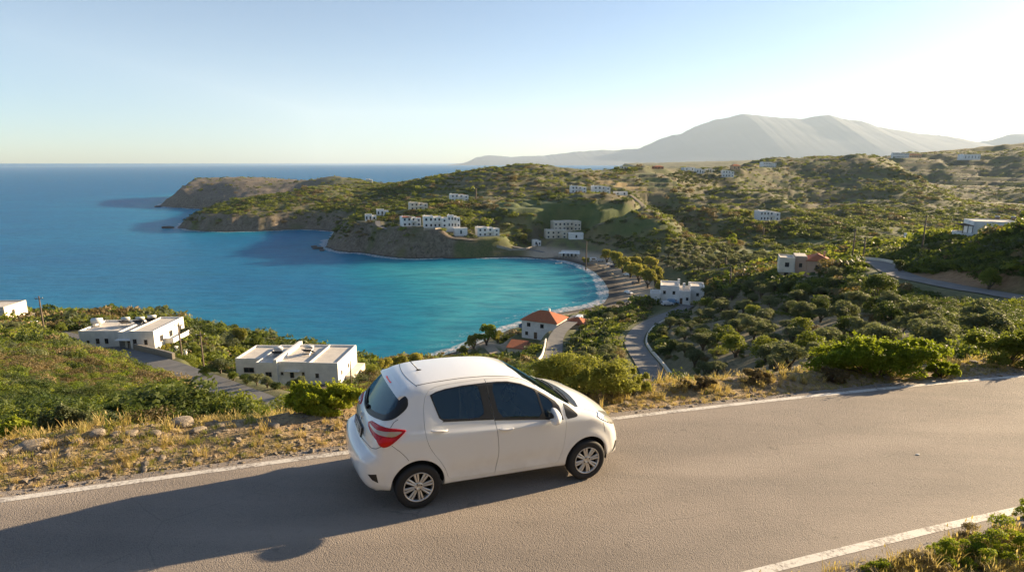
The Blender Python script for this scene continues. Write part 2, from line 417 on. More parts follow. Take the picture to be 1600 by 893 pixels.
def height(x, y, detail=True):
    L = land(x, y); s, k = coast_sd(x, y)
    r = np.hypot(x, y)
    if detail:
        q = near_blend(x, y)
        amp = np.clip(r * .010, .25, 5.5) * smooth(0, 14, q - 1)
        amp = amp * np.where(r > 300, smooth(-60, 80, x) * .75 + .25, 1)
        L = L + amp * fbm(x + 300, y, 60, 3) * .9 + np.clip(r * .004, .12, 1.6) * fbm(x, y, 13, 3) * smooth(0, 6, q - 1.5)
        rg = .62 - np.abs(fbm(x - 70, y + 40, 190, 3)) * 2.2; L = L + smooth(330, 520, r) * smooth(-40, 160, x) * np.clip(r * .007, 2, 6) * rg * smooth(10, 22, L)
        tz_, tw_, _ = terraces(L, x, y); L = L * (1 - tw_) + tz_ * tw_
        # terraced fields
        tz = 3.2; w = smooth(.05, .35, fbm(x - 900, y + 77, 210, 2)) * smooth(300, 420, r) * smooth(14, 24, L)
        ph = L / tz + .35 * fbm(x, y, 90, 2); f = ph - np.floor(ph); L = L + w * tz * .6 * (smooth(.30, .75, f) - f)
    shore = np.where(s > 0, np.minimum(s * k, 400), s * np.clip(k, .05, .5) * 1.0)
    beach = (k < .2)
    shore = np.where(s > 22, 22 * k + (s - 22) * np.interp(k, [.1, .25, .45], [.28, .7, 1.1]) + np.maximum(s - 55, 0) * .8, shore)
    if detail: shore = shore + np.where((k > .7) & (s > 1), smooth(0, 8, s) * fbm(x, y, 9, 3) * 3.2, 0)
    z = smin(np.maximum(L, 1.5), shore, np.where(beach, 1.0, 2.5))
    z = np.where(s < 0, np.maximum(shore, -9), z)
    # near road shelf
    q = near_blend(x, y); pz = plane_z(x, y)
    edge = np.interp(x, [-12, -8, -4, 3, 10, 15, 30], [2.4, 2.3, 2.0, 1.6, 1.3, 1.3, 1.5])
    dq = q - edge
    lim = smooth(85, 50, np.abs(x))
    drop = pz - np.maximum(dq, 0) * .55 * 1
    wv = smooth(0, 11, dq)
    z_up = pz + smooth(.3, 1.3, q) * .06 * (1 + fbm(x, y, 1.1, 3)) * 1.5 - .02
    zn = np.where(dq > 0, (pz - .45 * dq) * (1 - wv) + np.minimum(z, pz - .3) * wv, z_up)
    # bank on the camera's side of the road
    qb = -q - 5.45
    bank = pz + smooth(0, .8, qb) * .05 + np.where(qb > .6, (qb - .6) * .10, 0) + np.where(qb > 6.5, (qb - 6.5) * .50, 0)
    bank = bank + smooth(.2, 2, qb) * .05 * fbm(x, y, .8, 3)
    bank = np.minimum(bank, pz + 42)
    zn = np.where(qb > 0, bank, zn)
    inner = (dq < 11)
    z = np.where(inner, zn * lim + z * (1 - lim), z)
    return z, s, k
def lane_flatten(x, y, z):
    for nm, (P, w) in LANES.items():
        m = (x > P[:, 0].min() - 14) & (x < P[:, 0].max() + 14) & (y > P[:, 1].min() - 14) & (y < P[:, 1].max() + 14)
        if not m.any(): continue
        xx, yy = x[m], y[m]; best = np.full(len(xx), 1e9); bz = np.zeros(len(xx))
        for i in range(len(P) - 1):
            a, b = P[i], P[i + 1]; e = (b - a)[:2]; t = np.clip(((xx - a[0]) * e[0] + (yy - a[1]) * e[1]) / (e @ e), 0, 1)
            d = np.hypot(xx - a[0] - e[0] * t, yy - a[1] - e[1] * t); u = d < best; best = np.where(u, d, best); bz = np.where(u, a[2] + (b[2] - a[2]) * t, bz)
        wt = 1 - smooth(w * .5 + .8, w * .5 + 6, best); z[m] = z[m] * (1 - wt) + (bz - .12) * wt
    for hx, hy, hz, hr in HOUSE_PADS:
        d = np.hypot(x - hx, y - hy); wt = 1 - smooth(hr, hr * 1.7 + 2, d); z = z * (1 - wt) + (hz - .05) * wt
    return z
def smooth_lane(P, n=10): return cr(P, n, False)
for _k in list(LANES): LANES[_k] = (smooth_lane(LANES[_k][0], 6), LANES[_k][1])
def ground(x, y):
    x = np.atleast_1d(np.asarray(x, float)); y = np.atleast_1d(np.asarray(y, float))
    z, s, k = height(x, y); return lane_flatten(x, y, z), s, k

# ---------------------------------------------------------------- where the houses stand (bearings of left edge, right edge, top, foot)
def _march0(px, py):
    d = ray(px, py); t = np.exp(np.linspace(math.log(60), math.log(2500), 2500)); g, s, k = height(d[0] * t / d[1], t)
    w = np.where(CAM_Z + d[2] * t / d[1] < g)[0]; i = w[0] if len(w) else -1
    return np.array([d[0] * t[i] / d[1], t[i], max(g[i], 1.2)])
# kind, x0, x1, top, foot, style, label
VILLAGE = [
 ('cottage',570,587,336,345,'w1',"small white cottage at the seaward tip of the headland village"),
 ('cottage',588,606,328,337,'w1',"white cottage with two dark windows behind the headland's outermost cottage"),
 ('villa',639,666,317,328,'flat2',"pale two-storey villa above the village centre"),
 ('villa',626,655,339,353,'red',"white two-storey house with a reddish roof edge, left of the village's widest house"),
 ('villa',661,697,339,356,'w2',"widest white house of the village, two storeys with arched dark windows"),
 ('villa',699,718,338,356,'w2',"tall narrow white house right beside the widest village house"),
 ('house',709,729,358,369,'low',"low blank pale building below the tall narrow village house"),
 ('villa',744,778,356,369,'w2',"long white two-storey house at the right end of the village"),
 ('villa',703,730,304,314,'w2',"white villa alone on the slope above the village"),
 ('hotel',863,906,348,361,'beige',"long beige building with rows of windows above the beach, the upper of two"),
 ('hotel',852,885,360,372,'beige',"beige building with a row of balconies, lower one of the pair above the beach"),
 ('house',889,911,365,374,'low',"white flat-roofed building tucked right of the beige pair"),
 ('house',832,845,376,385,'w1',"small white block at the left end of the beach"),
 ('villa',892,915,291,301,'w2',"left one of two white villas on the terraced knoll"),
 ('villa',926,952,291,302,'w2',"right one of two white villas on the terraced knoll"),
 ('house',960,980,300,305,'low',"low pale outbuilding beside the knoll's right villa"),
 ('cottage',1087,1100,265,272,'w1',"small bluish white house, left of a pair on the ridge"),
 ('cottage',1103,1116,264,270,'cream',"small cream house, right of a pair on the ridge"),
 ('villa',1129,1146,267,277,'w2',"white house below the ridge top where the vineyard slope begins"),
 ('cottage',1143,1156,258,266,'tan',"tan house with a pitched roof on the ridge crest"),
 ('villa',1191,1212,254,262,'w2',"white villa alone on the dark slope of the round hilltop"),
 ('cottage',1021,1036,259,264,'terra',"terracotta coloured house on the skyline of the middle ridge"),
 ('cottage',970,983,260,264,'cream',"low cream house among the trees on the skyline"),
 ('cottage',1067,1085,262,267,'low',"long low pale house on the ridge among trees"),
 ('villa',1185,1217,330,344,'w2',"white villa on a terrace wall halfway down the valley slope"),
 ('villa',1398,1420,239,247,'w2',"white house of the hamlet on the far right skyline"),
 ('cottage',1422,1440,241,247,'tan',"tan house of the hamlet on the far right skyline"),
 ('house',1504,1532,243,251,'low',"long white building with a round tank on the far right hillside"),
 ('house',1418,1438,366,376,'low',"small blank white building among valley trees left of the pergola house"),
 ('cottage',572,581,280,285,'w1',"tiny white hut on the bare top of the outer headland"),
]
VPOS = []
for k_, x0_, x1_, t_, b_, st_, lb_ in VILLAGE:
    P_ = _march0((x0_ + x1_) / 2, b_); r_ = P_[1] / F_PX / .98; VPOS.append((P_, (x1_ - x0_) * r_, (b_ - t_) * r_))
    HOUSE_PADS.append((P_[0], P_[1], P_[2], (x1_ - x0_) * r_ * .55 + 2))
def hpos(px, py, Y): return at(px, py, Y=Y)
HA = hpos(190, 549, 110); HB = hpos(452, 607, 98); HC = hpos(848, 531, 180); HD = hpos(1056, 474, 200); HE = hpos(1257, 432, 163); HF = hpos(1550, 373, 145); HS = hpos(812, 560, 160); HL = hpos(6, 508, 150); HM = hpos(14, 524, 128)
for p_, r_ in ((HA, 9), (HB, 10), (HC, 8), (HD, 9), (HE, 6), (HF, 8), (HS, 4), (HL, 5), (HM, 4)): HOUSE_PADS.append((p_[0], p_[1] + r_ * .45, p_[2], r_))

# ---------------------------------------------------------------- terrain mesh: one sheet, finer towards the road
def poly_mask(x, y, P, soft):
    """soft membership of the ground polygon P (list of x, y)"""
    P = np.asarray(P); d = np.full(x.shape, 1e18); ins = np.zeros(x.shape, bool); n = len(P)
    for i in range(n):
        ax, ay = P[i]; bx, by = P[(i + 1) % n]; ex, ey = bx - ax, by - ay
        t = np.clip(((x - ax) * ex + (y - ay) * ey) / (ex * ex + ey * ey + 1e-9), 0, 1); d = np.minimum(d, (x - ax - ex * t) ** 2 + (y - ay - ey * t) ** 2)
        if ay != by: ins ^= ((ay > y) != (by > y)) & (x < ex * (y - ay) / ey + ax)
    d = np.sqrt(d); return smooth(-soft, soft, np.where(ins, d, -d))
def march(px, py):
    """where the line of sight through a photo position first meets the ground"""
    d = ray(px, py); t = np.exp(np.linspace(math.log(10), math.log(2500), 1400)); X = d[0] * t / d[1]; Y = t; Z = CAM_Z + d[2] * t / d[1]
    g, s, k = ground(X, Y); w = np.where(Z < g)[0]
    i = w[0] if len(w) else -1
    return np.array([X[i], Y[i], g[i]])
def build_terrain():
    ang = np.concatenate([np.linspace(-180, -62, 60, endpoint=False), np.linspace(-62, 62, 760, endpoint=False), np.linspace(62, 180, 60, endpoint=False)]) * math.pi / 180
    rad = np.concatenate([[0.6, 1.2, 2, 2.8], np.exp(np.linspace(math.log(3.6), math.log(7000), 760))])
    A_, R_ = np.meshgrid(ang, rad); X = R_ * np.sin(A_); Y = R_ * np.cos(A_)
    Z, S, K = height(X.ravel(), Y.ravel()); Z = lane_flatten(X.ravel(), Y.ravel(), Z)
    X = X.ravel(); Y = Y.ravel()
    # keep the sheet under the near asphalt
    q = near_blend(X, Y); m = (q < .35) & (q > -5.5) & (np.abs(X) < 80); Z = np.where(m, plane_z(X, Y) - .05, Z)
    na, nr = len(ang), len(rad); V = np.stack([X, Y, Z], 1)
    i, j = np.meshgrid(np.arange(nr - 1), np.arange(na), indexing='ij'); a = i * na + j; b = i * na + (j + 1) % na
    Fq = np.stack([a, a + na, b + na, b], -1).reshape(-1, 4)
    V = np.concatenate([V, [[0, 0, Z[:na].mean()]]])
    ter = new_mesh("terrain", V, Fq, None, None, True)
    # cap the small hole under the camera
    me = ter.data
    X = V[:, 0]; Y = V[:, 1]; Z = V[:, 2]; S = np.append(S, 100); K = np.append(K, .5); r = np.hypot(X, Y)
    att = {}
    att["sand"] = smooth(30, 20, S) * smooth(.30, .16, K) * smooth(7, 4, Z)
    att["rock"] = smooth(34, 6, S) * smooth(.6, .9, K) * smooth(.0, .6, fbm(X, Y, 16, 3) + .45)
    oh = smooth(-240, -300, X) * smooth(770, 810, Y); att["rock"] = np.maximum(att["rock"], oh * smooth(-1.2, -.2, fbm(X, Y, 40, 3) - .2))
    q = near_blend(X, Y)
    att["verge"] = smooth(6.5, 2.2, q) * smooth(90, 60, np.abs(X)) * (q > -14)
    fld = lambda L: [tuple(march(*p)[:2]) for p in L]
    green = [[(800,338),(870,330),(985,326),(990,338),(940,350),(850,352)], [(760,318),(830,312),(900,320),(880,330),(800,336)], [(930,356),(990,345),(1040,352),(1060,366),(1000,366)],
             [(1100,392),(1180,386),(1220,392),(1180,402),(1110,402)], [(1240,372),(1310,372),(1300,382),(1240,380)]]
    gold = [[(960,397),(1040,394),(1050,400),(975,405)], [(1080,424),(1190,420),(1225,428),(1150,434),(1085,432)], [(925,276),(985,288),(1010,296),(960,292)], [(820,405),(900,402),(935,412),(960,440),(1000,445),(1010,420),(960,404),(900,398)][:0] or [(985,396),(1030,398),(1000,404)]]
    g = np.zeros(len(X)); far = r > 60
    for P in green: g[far] = np.maximum(g[far], poly_mask(X[far], Y[far], fld(P), 4))
    att["green"] = g
    Lr = land(X, Y); rg_ = .62 - np.abs(fbm(X - 70, Y + 40, 190, 3)) * 2.2; Lr = Lr + np.clip(r * .010, .25, 5.5) * fbm(X + 300, Y, 60, 3) * .9 + np.clip(r * .004, .12, 1.6) * fbm(X, Y, 13, 3) + smooth(330, 520, r) * smooth(-40, 160, X) * np.clip(r * .007, 2, 6) * rg_ * smooth(10, 22, Lr)
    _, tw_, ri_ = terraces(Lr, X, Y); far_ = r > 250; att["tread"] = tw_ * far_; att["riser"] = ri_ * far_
    g2 = np.zeros(len(X))
    for P in gold: g2[far] = np.maximum(g2[far], poly_mask(X[far], Y[far], fld(P), 4))
    att["gold"] = g2
    orchard = fld([(1032,502),(1090,468),(1200,450),(1330,468),(1480,520),(1470,560),(1250,592),(1080,600),(1048,570)])
    g3 = np.zeros(len(X)); nearb = (r > 20) & (r < 400); g3[nearb] = poly_mask(X[nearb], Y[nearb], orchard, 6); att["orchard"] = g3
    bare = fld([(70,585),(105,560),(135,590),(165,612),(180,640),(120,652),(60,625)])
    g4 = np.zeros(len(X)); g4[nearb] = poly_mask(X[nearb], Y[nearb], bare, 3)
    bank = fld([(1420,425),(1500,420),(1600,425),(1600,455),(1500,446),(1430,436)])
    g4[nearb] = np.maximum(g4[nearb], poly_mask(X[nearb], Y[nearb], bank, 2)); att["bare"] = g4
    for nm, v in att.items():
        at_ = me.attributes.new(nm, 'FLOAT', 'POINT'); at_.data.foreach_set("value", np.asarray(v, np.float32))
    m = mat("ground", (.2, .15, .08), .95); nt = NT(m); P_ = nt.pos(); sx = nt.sep(P_)
    n1 = nt.noise(P_, .02, 5, .6); n2 = nt.noise(P_, .11, 6, .65); n3 = nt.noise(P_, .9, 6, .7); n4 = nt.noise(P_, 7, 6, .7)
    dry = nt.ramp(n2, [(.30, (.060, .056, .022)), (.5, (.105, .096, .038)), (.72, (.175, .145, .066))])
    scrub = nt.ramp(n3, [(.30, (.035, .048, .014)), (.5, (.078, .092, .026)), (.70, (.125, .130, .042))])
    cov = nt.maprange(nt.math('ADD', nt.math('MULTIPLY', n1, .9), nt.math('MULTIPLY', n2, .55)), .66, .84, 0, 1)
    c = nt.mix(cov, scrub, dry)
    # terrace walls follow the contours
    wv = nt.new("ShaderNodeTexWave", wave_type='BANDS', bands_direction='Z', wave_profile='SAW'); nt.link(P_, wv.inputs[0])
    wv.inputs["Scale"].default_value = .10; wv.inputs["Distortion"].default_value = 2.5; wv.inputs["Detail"].default_value = 3; wv.inputs["Detail Scale"].default_value = .25
    tb = nt.maprange(wv.outputs["Fac"], .0, .28, 1, 0)
    tmask = nt.math('MULTIPLY', tb, nt.maprange(n1, .48, .58))
    c = nt.mix(nt.math('MULTIPLY', tmask, .75), c, nt.mix(n3, (.10, .085, .06), (.21, .18, .13)))
    tr_ = nt.mix(nt.maprange(nt.noise(P_, .035, 2, .5), .42, .58), nt.mix(n3, (.07, .105, .026), (.13, .155, .042)), nt.mix(n3, (.15, .12, .05), (.25, .20, .09)))
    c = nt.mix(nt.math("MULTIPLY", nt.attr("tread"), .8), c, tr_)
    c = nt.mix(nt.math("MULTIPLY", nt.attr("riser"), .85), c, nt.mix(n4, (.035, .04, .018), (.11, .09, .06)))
    gr = nt.ramp(n2, [(.3, (.045, .078, .018)), (.7, (.105, .130, .034))])
    c = nt.mix(nt.math('MULTIPLY', nt.attr("green"), nt.maprange(n3, .2, .5, .7, 1)), c, gr)
    c = nt.mix(nt.attr("gold"), c, nt.ramp(n3, [(.3, (.24, .17, .07)), (.7, (.34, .25, .11))]))
    c = nt.mix(nt.attr("orchard"), c, nt.ramp(n3, [(.35, (.085, .070, .036)), (.5, (.13, .11, .055)), (.7, (.19, .15, .085))]))
    c = nt.mix(nt.attr("bare"), c, nt.ramp(n3, [(.3, (.20, .115, .055)), (.6, (.33, .20, .105)), (.8, (.42, .30, .17))]))
    rk = nt.mix(nt.maprange(nt.noise(P_, .35, 8, .75, .6), .35, .65), (.055, .042, .030), (.23, .185, .135))
    c = nt.mix(nt.math('MULTIPLY', nt.attr("rock"), nt.maprange(n2, .25, .5, .65, 1)), c, rk)
    sandc = nt.ramp(n3, [(.3, (.33, .26, .185)), (.7, (.46, .37, .27))])
    c = nt.mix(nt.attr("sand"), c, sandc)
    wet = nt.maprange(sx[2], .9, .25, 0, 1)
    c = nt.mix(wet, c, (.045, .04, .035))
    vg = nt.ramp(n4, [(.25, (.13, .085, .045)), (.45, (.25, .17, .09)), (.6, (.36, .26, .15)), (.8, (.44, .36, .25))])
    vg = nt.mix(nt.maprange(n3, .45, .62), vg, (.22, .17, .07))
    c = nt.mix(nt.attr("verge"), c, vg)
    nt.link(c, nt.b.inputs["Base Color"])
    h = nt.math('ADD', nt.math('MULTIPLY', n3, .6), nt.math('MULTIPLY', n4, .08))
    b1 = nt.bump(h, .8, .5); nt.link(b1, nt.b.inputs["Normal"])
    me.materials.append(m); tag(ter, kind="structure")
    return ter
TERRAIN = build_terrain()

# ---------------------------------------------------------------- sea
def build_sea():
    # depth of the bed under each place sets how turquoise the water looks
    bay = [at(*p, z=0)[:2] for p in [(560,400),(640,410),(760,404),(850,404),(910,414),(945,438),(955,462),(930,482),(860,495),(800,512),(720,548),(690,575),(640,560),(600,520),(570,470),(545,430)]]
    xs = np.concatenate([-np.exp(np.linspace(math.log(90000), math.log(900), 30)), np.linspace(-890, 250, 230), np.exp(np.linspace(math.log(270), math.log(60000), 24))])
    ys = np.concatenate([np.linspace(60, 1300, 260), np.exp(np.linspace(math.log(1330), math.log(120000), 40))])
    X, Y = np.meshgrid(xs, ys); nx, ny = len(xs), len(ys)
    V = np.stack([X.ravel(), Y.ravel(), 0 * X.ravel()], 1)
    i, j = np.meshgrid(np.arange(ny - 1), np.arange(nx - 1), indexing='ij'); a = i * nx + j
    Fq = np.stack([a, a + 1, a + nx + 1, a + nx], -1).reshape(-1, 4)
    o = new_mesh("sea", V, Fq, None)
    X, Y = X.ravel(), Y.ravel(); s, k = coast_sd(X, Y); d = -s
    shelf = np.exp(-np.maximum(d - 2, 0) / 75.) * .55
    b = poly_mask(X, Y, bay, 55)
    sh = np.clip(np.maximum(shelf * .9, b * np.clip(.62 + .38 * np.exp(-np.maximum(d, 0) / 38.), 0, 1)), 0, 1)
    sh = np.maximum(sh, .0)
    at_ = o.data.attributes.new("shallow", 'FLOAT', 'POINT'); at_.data.foreach_set("value", sh.astype(np.float32))
    at_ = o.data.attributes.new("shore", 'FLOAT', 'POINT'); at_.data.foreach_set("value", np.clip(d, -50, 200).astype(np.float32))
    m = mat("sea_water", (.01, .08, .16), .12); nt = NT(m); P_ = nt.pos()
    mp = nt.new("ShaderNodeMapping"); mp.inputs["Rotation"].default_value = (0, 0, R(12)); mp.inputs["Scale"].default_value = (.5, 1.6, 1); nt.link(P_, mp.inputs[0])
    big = nt.noise(mp.outputs[0], .012, 4, .55, .6)
    sh = nt.math('ADD', nt.attr("shallow"), nt.math('MULTIPLY', nt.math('SUBTRACT', big, .5), .35), clamp=True)
    c = nt.ramp(sh, [(0, (.002, .110, .275)), (.22, (.003, .160, .33)), (.5, (.010, .235, .34)), (.72, (.055, .36, .40)), (.88, (.19, .50, .49)), (1, (.30, .50, .42))])
    patches = nt.noise(mp.outputs[0], .035, 5, .6, 1.0)
    c = nt.mix(nt.maprange(patches, .52, .68, 0, .35), c, (.004, .10, .17))
    wavec = nt.noise(mp.outputs[0], .14, 5, .65, .3)
    c = nt.mix(nt.maprange(wavec, .36, .64, .46, 0), c, (.0, .06, .15))
    wv2 = nt.noise(mp.outputs[0], .42, 4, .7, .2)
    c = nt.mix(nt.maprange(wv2, .42, .66, 0, .16), c, (.10, .30, .42))
    stk = nt.noise(mp.outputs[0], .05, 4, .6, 1.6)
    c = nt.mix(nt.math('MULTIPLY', nt.maprange(stk, .5, .64), nt.maprange(nt.attr('shallow'), .6, .95, 0, .42)), c, (.34, .56, .52))
    # foam lines close to the shore
    mp2 = nt.noise(P_, .06, 3, .6); fo = nt.noise(P_, .55, 6, .75)
    sd = nt.math('ADD', nt.attr("shore"), nt.math('MULTIPLY', nt.math('SUBTRACT', mp2, .5), 9.))
    l1 = nt.math('MULTIPLY', nt.maprange(sd, 6.0, 4.0, 0, 1, True), nt.maprange(fo, .40, .60))
    l2 = nt.math('MULTIPLY', nt.math('MULTIPLY', nt.maprange(sd, 7.5, 9.5, 0, 1, True), nt.maprange(sd, 13., 10.5, 0, 1, True)), nt.maprange(fo, .52, .64))
    foam = nt.math('MAXIMUM', l1, nt.math('MULTIPLY', l2, nt.maprange(nt.attr("shallow"), .5, .75)))
    c = nt.mix(foam, c, (.75, .76, .75))
    w1 = nt.noise(mp.outputs[0], .10, 6, .62, .2); w2 = nt.noise(mp.outputs[0], .9, 4, .6)
    h = nt.math('ADD', nt.math('MULTIPLY', w1, 2.2), nt.math('MULTIPLY', w2, .35))
    bp = nt.bump(h, .55, 1.0)
    df = nt.new("ShaderNodeBsdfPrincipled"); df.subsurface_method = 'BURLEY'; nt.link(c, df.inputs["Base Color"]); nt.link(bp, df.inputs["Normal"]); df.inputs["Specular IOR Level"].default_value = 0; df.inputs["Roughness"].default_value = 1
    df.inputs["Subsurface Weight"].default_value = .85; df.inputs["Subsurface Radius"].default_value = (.5, 1, 1); df.inputs["Subsurface Scale"].default_value = 45. # light spreads through the water
    gl = nt.new("ShaderNodeBsdfGlossy"); gl.inputs["Roughness"].default_value = .18; gl.inputs[0].default_value = (.80, .90, 1, 1); nt.link(bp, gl.inputs["Normal"])
    fr = nt.new("ShaderNodeFresnel"); fr.inputs[0].default_value = 1.33; nt.link(bp, fr.inputs["Normal"])
    # a wind-roughened sea never mirrors fully at grazing angles
    fac = nt.math('MULTIPLY', nt.math('MINIMUM', nt.math('MULTIPLY', fr.outputs[0], .55), .17), nt.maprange(foam, 0, 1, 1, .1))
    ms = nt.new("ShaderNodeMixShader"); nt.link(fac, ms.inputs[0]); nt.link(df.outputs[0], ms.inputs[1]); nt.link(gl.outputs[0], ms.inputs[2]); nt.link(ms.outputs[0], nt.n["Material Output"].inputs[0]); nt.n.remove(nt.b)
    o.data.materials.append(m); tag(o, kind="structure"); return o
SEA = build_sea()

# ---------------------------------------------------------------- far mountains across the water
def build_mountains():
    sky_px = [(715,256),(728,254),(735,251),(745,246),(765,243),(800,244),(850,243),(880,240),(905,238),(935,235),(970,234),(1000,231),(1020,222),(1045,213),(1065,209),(1085,198),(1110,190),(1135,184),(1160,179),(1185,179),(1215,184),(1250,187),(1275,182),(1295,180),(1315,185),(1345,189),(1370,198),(1400,204),(1440,209),(1490,215),(1530,222),(1560,216),(1580,210),(1620,208),(1700,200),(1800,210),(2000,225),(2300,250)]
    D = 20000.
    xs = np.linspace(-2600, 36000, 1100); A = np.array([at(a, b, Y=D) for a, b in sky_px])
    top = np.interp(xs, A[:, 0], A[:, 2] - 0, left=0, right=0)
    top = top + np.where(top > 60, 1, 0) * (38 * fbm(xs, xs * 0 + 7, 900, 5, .6) + 14 * fbm(xs, xs * 0 + 3, 160, 3, .6))
    nv = 61; vv = np.linspace(0, 1, nv); V = []
    for v in vv:
        y = D + 2500 + (v - .5) * 9000
        prof = np.where(v < .5, (v / .5) ** .9, (1 - (v - .5) / .5) ** .9)
        ridge = fbm(xs + 50, np.full_like(xs, y), 3200, 6, .6)
        z = top * (1 + 2500 / D * (top > 0)) * prof * (1 + .08 * ridge * (1 - abs(v - .5) * .4) * (v != .5)) - 2
        V.append(np.stack([xs * (1 + 2500 / D), np.full_like(xs, y), z], 1))
    V = np.concatenate(V); n = len(xs)
    i, j = np.meshgrid(np.arange(nv - 1), np.arange(n - 1), indexing='ij'); a = i * n + j
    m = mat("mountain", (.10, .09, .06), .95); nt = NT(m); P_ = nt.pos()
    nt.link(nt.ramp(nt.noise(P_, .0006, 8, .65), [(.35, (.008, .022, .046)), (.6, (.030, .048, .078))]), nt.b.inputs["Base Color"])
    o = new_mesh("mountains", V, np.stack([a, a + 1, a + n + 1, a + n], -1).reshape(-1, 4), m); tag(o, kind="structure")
build_mountains()

# ---------------------------------------------------------------- roads
def asphalt_mat():
    m = mat("asphalt", (.1, .09, .085), .85); nt = NT(m); P_ = nt.pos()
    g = nt.noise(P_, 90, 5, .8); g2 = nt.noise(P_, 26, 4, .7); b = nt.noise(P_, .6, 5, .6)
    mp = nt.new("ShaderNodeMapping"); mp.inputs["Rotation"].default_value = (0, 0, R(-22)); mp.inputs["Scale"].default_value = (.12, 1.3, 1); nt.link(P_, mp.inputs[0])
    st = nt.noise(mp.outputs[0], 1.0, 5, .6)
    vo = nt.new("ShaderNodeTexVoronoi"); vo.inputs["Scale"].default_value = 75; nt.link(P_, vo.inputs[0])
    stone = nt.ramp(vo.outputs["Distance"], [(.0, (.38, .33, .28)), (.35, (.24, .205, .175)), (.7, (.075, .065, .058))])
    c = nt.mix(nt.maprange(g2, .3, .7), stone, nt.ramp(g, [(.3, (.07, .06, .055)), (.5, (.21, .175, .15)), (.72, (.40, .345, .295))]))
    c = nt.mix(.36, c, (.212, .188, .168))
    c = nt.mix(nt.maprange(st, .35, .7, .0, .5), c, (.31, .262, .222))
    c = nt.mix(nt.maprange(b, .35, .62, .30, 0), c, (.11, .095, .083))
    # polished tyre tracks along the road, cracks and darker spots
    tp = nt.new("ShaderNodeMapping"); tp.inputs["Rotation"].default_value = (0, 0, R(-21.5)); nt.link(P_, tp.inputs[0]); ty = nt.sep(tp.outputs[0])[1]
    w1 = nt.math('SINE', nt.math('ADD', nt.math('MULTIPLY', ty, 2.9), nt.math('MULTIPLY', nt.noise(P_, .12, 2, .5), 2.2)))
    c = nt.mix(nt.math('MULTIPLY', nt.maprange(w1, .1, 1, 0, 1), nt.maprange(st, .3, .6, .1, .42)), c, (.34, .29, .245))
    vc = nt.new("ShaderNodeTexVoronoi", feature='DISTANCE_TO_EDGE'); vc.inputs["Scale"].default_value = .55
    wob = nt.new("ShaderNodeMix", data_type='VECTOR'); nt.put(wob, 0, .06); nt.link(P_, wob.inputs[4]); nc = nt.new("ShaderNodeTexNoise"); nc.inputs["Scale"].default_value = 3; nc.inputs["Detail"].default_value = 6; nt.link(P_, nc.inputs[0]); nt.link(nc.outputs["Color"], wob.inputs[5]); nt.link(wob.outputs[1], vc.inputs[0])
    crk = nt.math('MULTIPLY', nt.maprange(vc.outputs["Distance"], .0, .006, 1, 0), nt.maprange(nt.noise(P_, .35, 3, .5), .54, .62))
    c = nt.mix(nt.math('MULTIPLY', crk, .28), c, (.035, .03, .028))
    sp = nt.maprange(nt.noise(P_, 3.1, 3, .6), .68, .74); c = nt.mix(nt.math('MULTIPLY', sp, .35), c, (.07, .06, .055))
    nt.link(c, nt.b.inputs["Base Color"])
    h = nt.math('ADD', nt.math('MULTIPLY', vo.outputs["Distance"], -.5), nt.math('ADD', nt.math('MULTIPLY', g, .5), nt.math('MULTIPLY', g2, .8)))
    nt.link(nt.bump(h, 1.0, .016), nt.b.inputs["Normal"]); return m
ASPHALT = asphalt_mat()
def strip(name, q0, q1, dz, m, x0=-75, x1=75, n=900, rag=0.):
    xs = np.linspace(x0, x1, n); rows = 8 if q1 - q0 > 1 else 2; V = []
    for k in range(rows):
        t = k / (rows - 1); q = q0 + (q1 - q0) * t; qq = np.full_like(xs, q)
        if rag:
            if k == 0: qq = qq + rag * fbm(xs * 1., np.full_like(xs, 3.3), .9, 4)
            if k == rows - 1: qq = qq + rag * fbm(xs * 1., np.full_like(xs, 8.3), .9, 4)
        y = Lx(xs) + qq; V.append(np.stack([xs, y, plane_z(xs, y) + dz], 1))
    V = np.concatenate(V); i, j = np.meshgrid(np.arange(rows - 1), np.arange(n - 1), indexing='ij'); a = i * n + j
    return tag(new_mesh(name, V, np.stack([a, a + 1, a + n + 1, a + n], -1).reshape(-1, 4), m), kind="structure")
strip("road", -5.25, .30, 0.0, ASPHALT, n=3000, rag=.07)
def paint_mat():
    m = mat("road_paint", (.62, .60, .56), .7); nt = NT(m); P_ = nt.pos()
    w = nt.noise(P_, 22, 6, .75); w2 = nt.noise(P_, 2.2, 4, .6)
    wear = nt.maprange(nt.math('ADD', nt.math('MULTIPLY', w, .8), nt.math('MULTIPLY', w2, .45)), .61, .74)
    nt.link(nt.mix(wear, (.60, .57, .52), (.20, .17, .15)), nt.b.inputs["Base Color"])
    nt.link(nt.bump(nt.noise(P_, 90, 5, .8), .6, .008), nt.b.inputs["Normal"]); return m
PAINT = paint_mat()
strip("road_marking", -.07, .07, .004, PAINT, n=2400, rag=.006)
strip("road_marking", -4.86, -4.72, .004, PAINT, n=2400, rag=.006)

